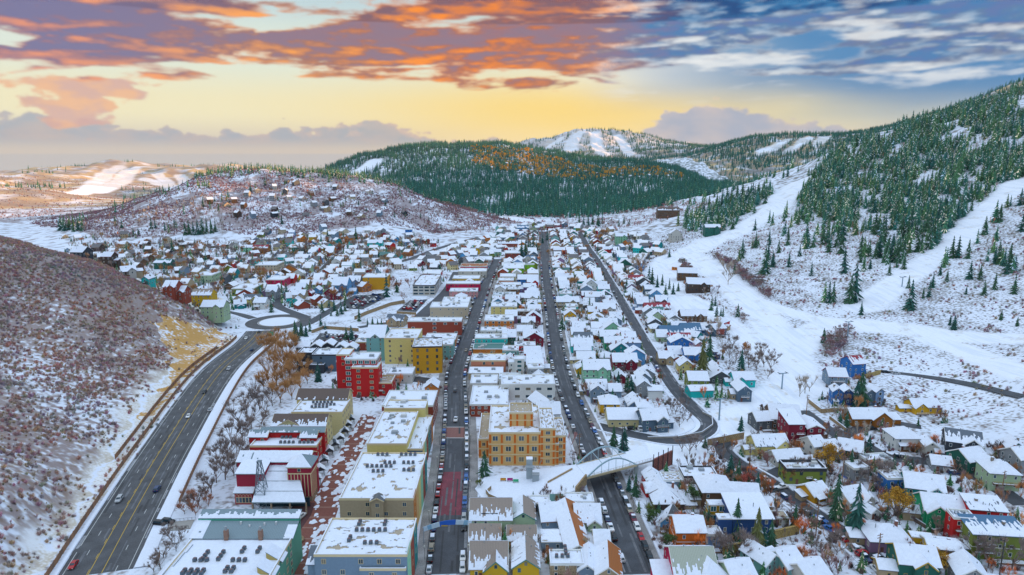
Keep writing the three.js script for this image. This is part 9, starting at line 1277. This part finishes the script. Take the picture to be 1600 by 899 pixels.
// ---------------------------------------------------------------- people on the pavements
{
  const { MarchingCubes } = await import('three/addons/objects/MarchingCubes.js');
  const field = (bones, grow, res = 56) => {       // smooth union of tapered limbs, meshed
    const mc = new MarchingCubes(res, DARK, false, false, 40000); mc.isolation = 0; const S = 1.0; let k = 0;
    for (let z = 0; z < res; z++) for (let y = 0; y < res; y++) for (let x = 0; x < res; x++, k++) {
      const p = [(x - res / 2) / (res / 2) * S, (y - res / 2) / (res / 2) * S + 0.9, (z - res / 2) / (res / 2) * S]; let sum = 0;
      for (const [a, b, ra, rb] of bones) { const d = [b[0] - a[0], b[1] - a[1], b[2] - a[2]], L = d[0] ** 2 + d[1] ** 2 + d[2] ** 2 || 1e-6, t = clamp(((p[0] - a[0]) * d[0] + (p[1] - a[1]) * d[1] + (p[2] - a[2]) * d[2]) / L); sum += Math.exp(-40 * (Math.hypot(p[0] - a[0] - d[0] * t, p[1] - a[1] - d[1] * t, p[2] - a[2] - d[2] * t) - mix(ra, rb, t) - grow)); }
      mc.field[k] = Math.log(sum + 1e-9) / 40;
    }
    mc.update(); const n = mc.count, pos = mc.positionArray.slice(0, n * 3), nor = mc.normalArray.slice(0, n * 3); for (let i = 0; i < n; i++) { pos[i * 3] *= S; pos[i * 3 + 1] = pos[i * 3 + 1] * S + 0.9; pos[i * 3 + 2] *= S; }
    const g = new THREE.BufferGeometry(); g.setAttribute('position', new THREE.BufferAttribute(pos, 3)); g.setAttribute('normal', new THREE.BufferAttribute(nor, 3)); return g;
  };
  const pose = (s) => { const hip = 0.92, st = s * 0.26; const legs = [[[0.09, hip, 0], [0.1, 0.5, st * 0.6 + 0.03], 0.09, 0.065], [[0.1, 0.5, st * 0.6 + 0.03], [0.1, 0.09, st], 0.06, 0.042], [[0.1, 0.05, st], [0.1, 0.04, st + 0.17], 0.045, 0.038], [[-0.09, hip, 0], [-0.1, 0.5, -st * 0.4 + 0.05], 0.09, 0.065], [[-0.1, 0.5, -st * 0.4 + 0.05], [-0.1, 0.1, -st], 0.06, 0.042], [[-0.1, 0.06, -st], [-0.1, 0.04, -st + 0.16], 0.045, 0.038]];
    const torso = [[[0, 0.95, 0], [0, 1.2, 0.01], 0.13, 0.12], [[0, 1.2, 0.01], [0, 1.38, 0], 0.13, 0.11], [[-0.14, 1.4, 0], [0.14, 1.4, 0], 0.06, 0.06]], arms = [[[0.18, 1.4, 0], [0.22, 1.13, -st * 0.4], 0.052, 0.042], [[0.22, 1.13, -st * 0.4], [0.22, 0.9, -st * 0.4 + 0.1], 0.04, 0.03], [[-0.18, 1.4, 0], [-0.22, 1.13, st * 0.4], 0.052, 0.042], [[-0.22, 1.13, st * 0.4], [-0.22, 0.9, st * 0.4 + 0.1], 0.04, 0.03]];
    const hands = [1, -1].flatMap((e) => { const z = (e > 0 ? -st : st) * 0.4 + 0.11, x = e * 0.22; return [[[x, 0.89, z], [x, 0.83, z + 0.02], 0.026, 0.024], ...[-1.5, -0.5, 0.5, 1.5].map((f) => [[x, 0.83, z + 0.02 + f * 0.014], [x, 0.76 + Math.abs(f) * 0.006, z + 0.03 + f * 0.016], 0.009, 0.007]), [[x, 0.86, z + 0.035], [x - e * 0.01, 0.81, z + 0.065], 0.01, 0.008]]; });
    const head = [[[0, 1.42, 0], [0, 1.54, 0.01], 0.048, 0.046], [[0, 1.6, 0.015], [0, 1.67, 0], 0.078, 0.088], [[0, 1.62, 0.09], [0, 1.6, 0.105], 0.012, 0.014], [[0.085, 1.62, 0], [0.088, 1.6, 0], 0.014, 0.014], [[-0.085, 1.62, 0], [-0.088, 1.6, 0], 0.014, 0.014]];
    return { body: field([...legs, ...torso, ...arms, ...hands, ...head], 0), coat: field([...torso, ...arms, [[0, 0.95, 0], [0, 0.8, 0], 0.14, 0.15]], 0.028), trousers: field(legs.filter((_, i) => i % 3 < 2), 0.02), hair: field([[[0, 1.66, -0.02], [0, 1.7, -0.01], 0.085, 0.08]], 0.018, 40) }; };
  const poses = [pose(0.15), pose(1)], skin = plain(0.5, 0.3, 0.21), eye = new THREE.SphereGeometry(0.012, 8, 6), cloth = { dark: [0.02, 0.02, 0.025], red: [0.4, 0.02, 0.02], blue: [0.03, 0.08, 0.25], tan: [0.35, 0.25, 0.15], green: [0.04, 0.14, 0.07] };
  for (const [k, n, c, turn, label] of [['f1', 1, 'dark', 2.4, 'person in a dark coat walking down the villa street past the blue pickup'], ['f2', 1, 'dark', 2.5, 'person in a dark coat walking on the villa street below the red car'], ['f3', 0, 'dark', 0.4, 'person in a dark coat standing in the group on the hotel pavement'], ['f4', 0, 'blue', 1.9, 'person in a blue coat standing in the group on the hotel pavement'], ['f5', 0, 'green', -1, 'person in a green coat standing in the group on the hotel pavement'], ['f6', 1, 'red', 3, 'person in a red coat walking along the hotel pavement toward the banner'], ['f7', 1, 'dark', 0.3, 'person in a dark coat walking up the middle of the brick plaza'], ['f8', 1, 'tan', 3.3, 'person in a tan coat walking past the canopies on the brick plaza']]) {
    const p = PT[k], o = thing('person', label, 'person', p[0], p[1] + (k >= 'f3' && k <= 'f6' ? 0.18 : 0.07), p[2], turn), P = poses[n]; part('body', P.body, skin, o); part('coat', P.coat, plain(...cloth[c], 0.9), o); part('trousers', P.trousers, plain(0.03, 0.035, 0.05, 0.9), o); part('hair', P.hair, plain(0.06, 0.035, 0.02, 0.9), o); for (const s of [-1, 1]) part('eye', eye, DARK, o).position.set(s * 0.033, 1.635, 0.085); }
}
renderer.render(scene, camera);
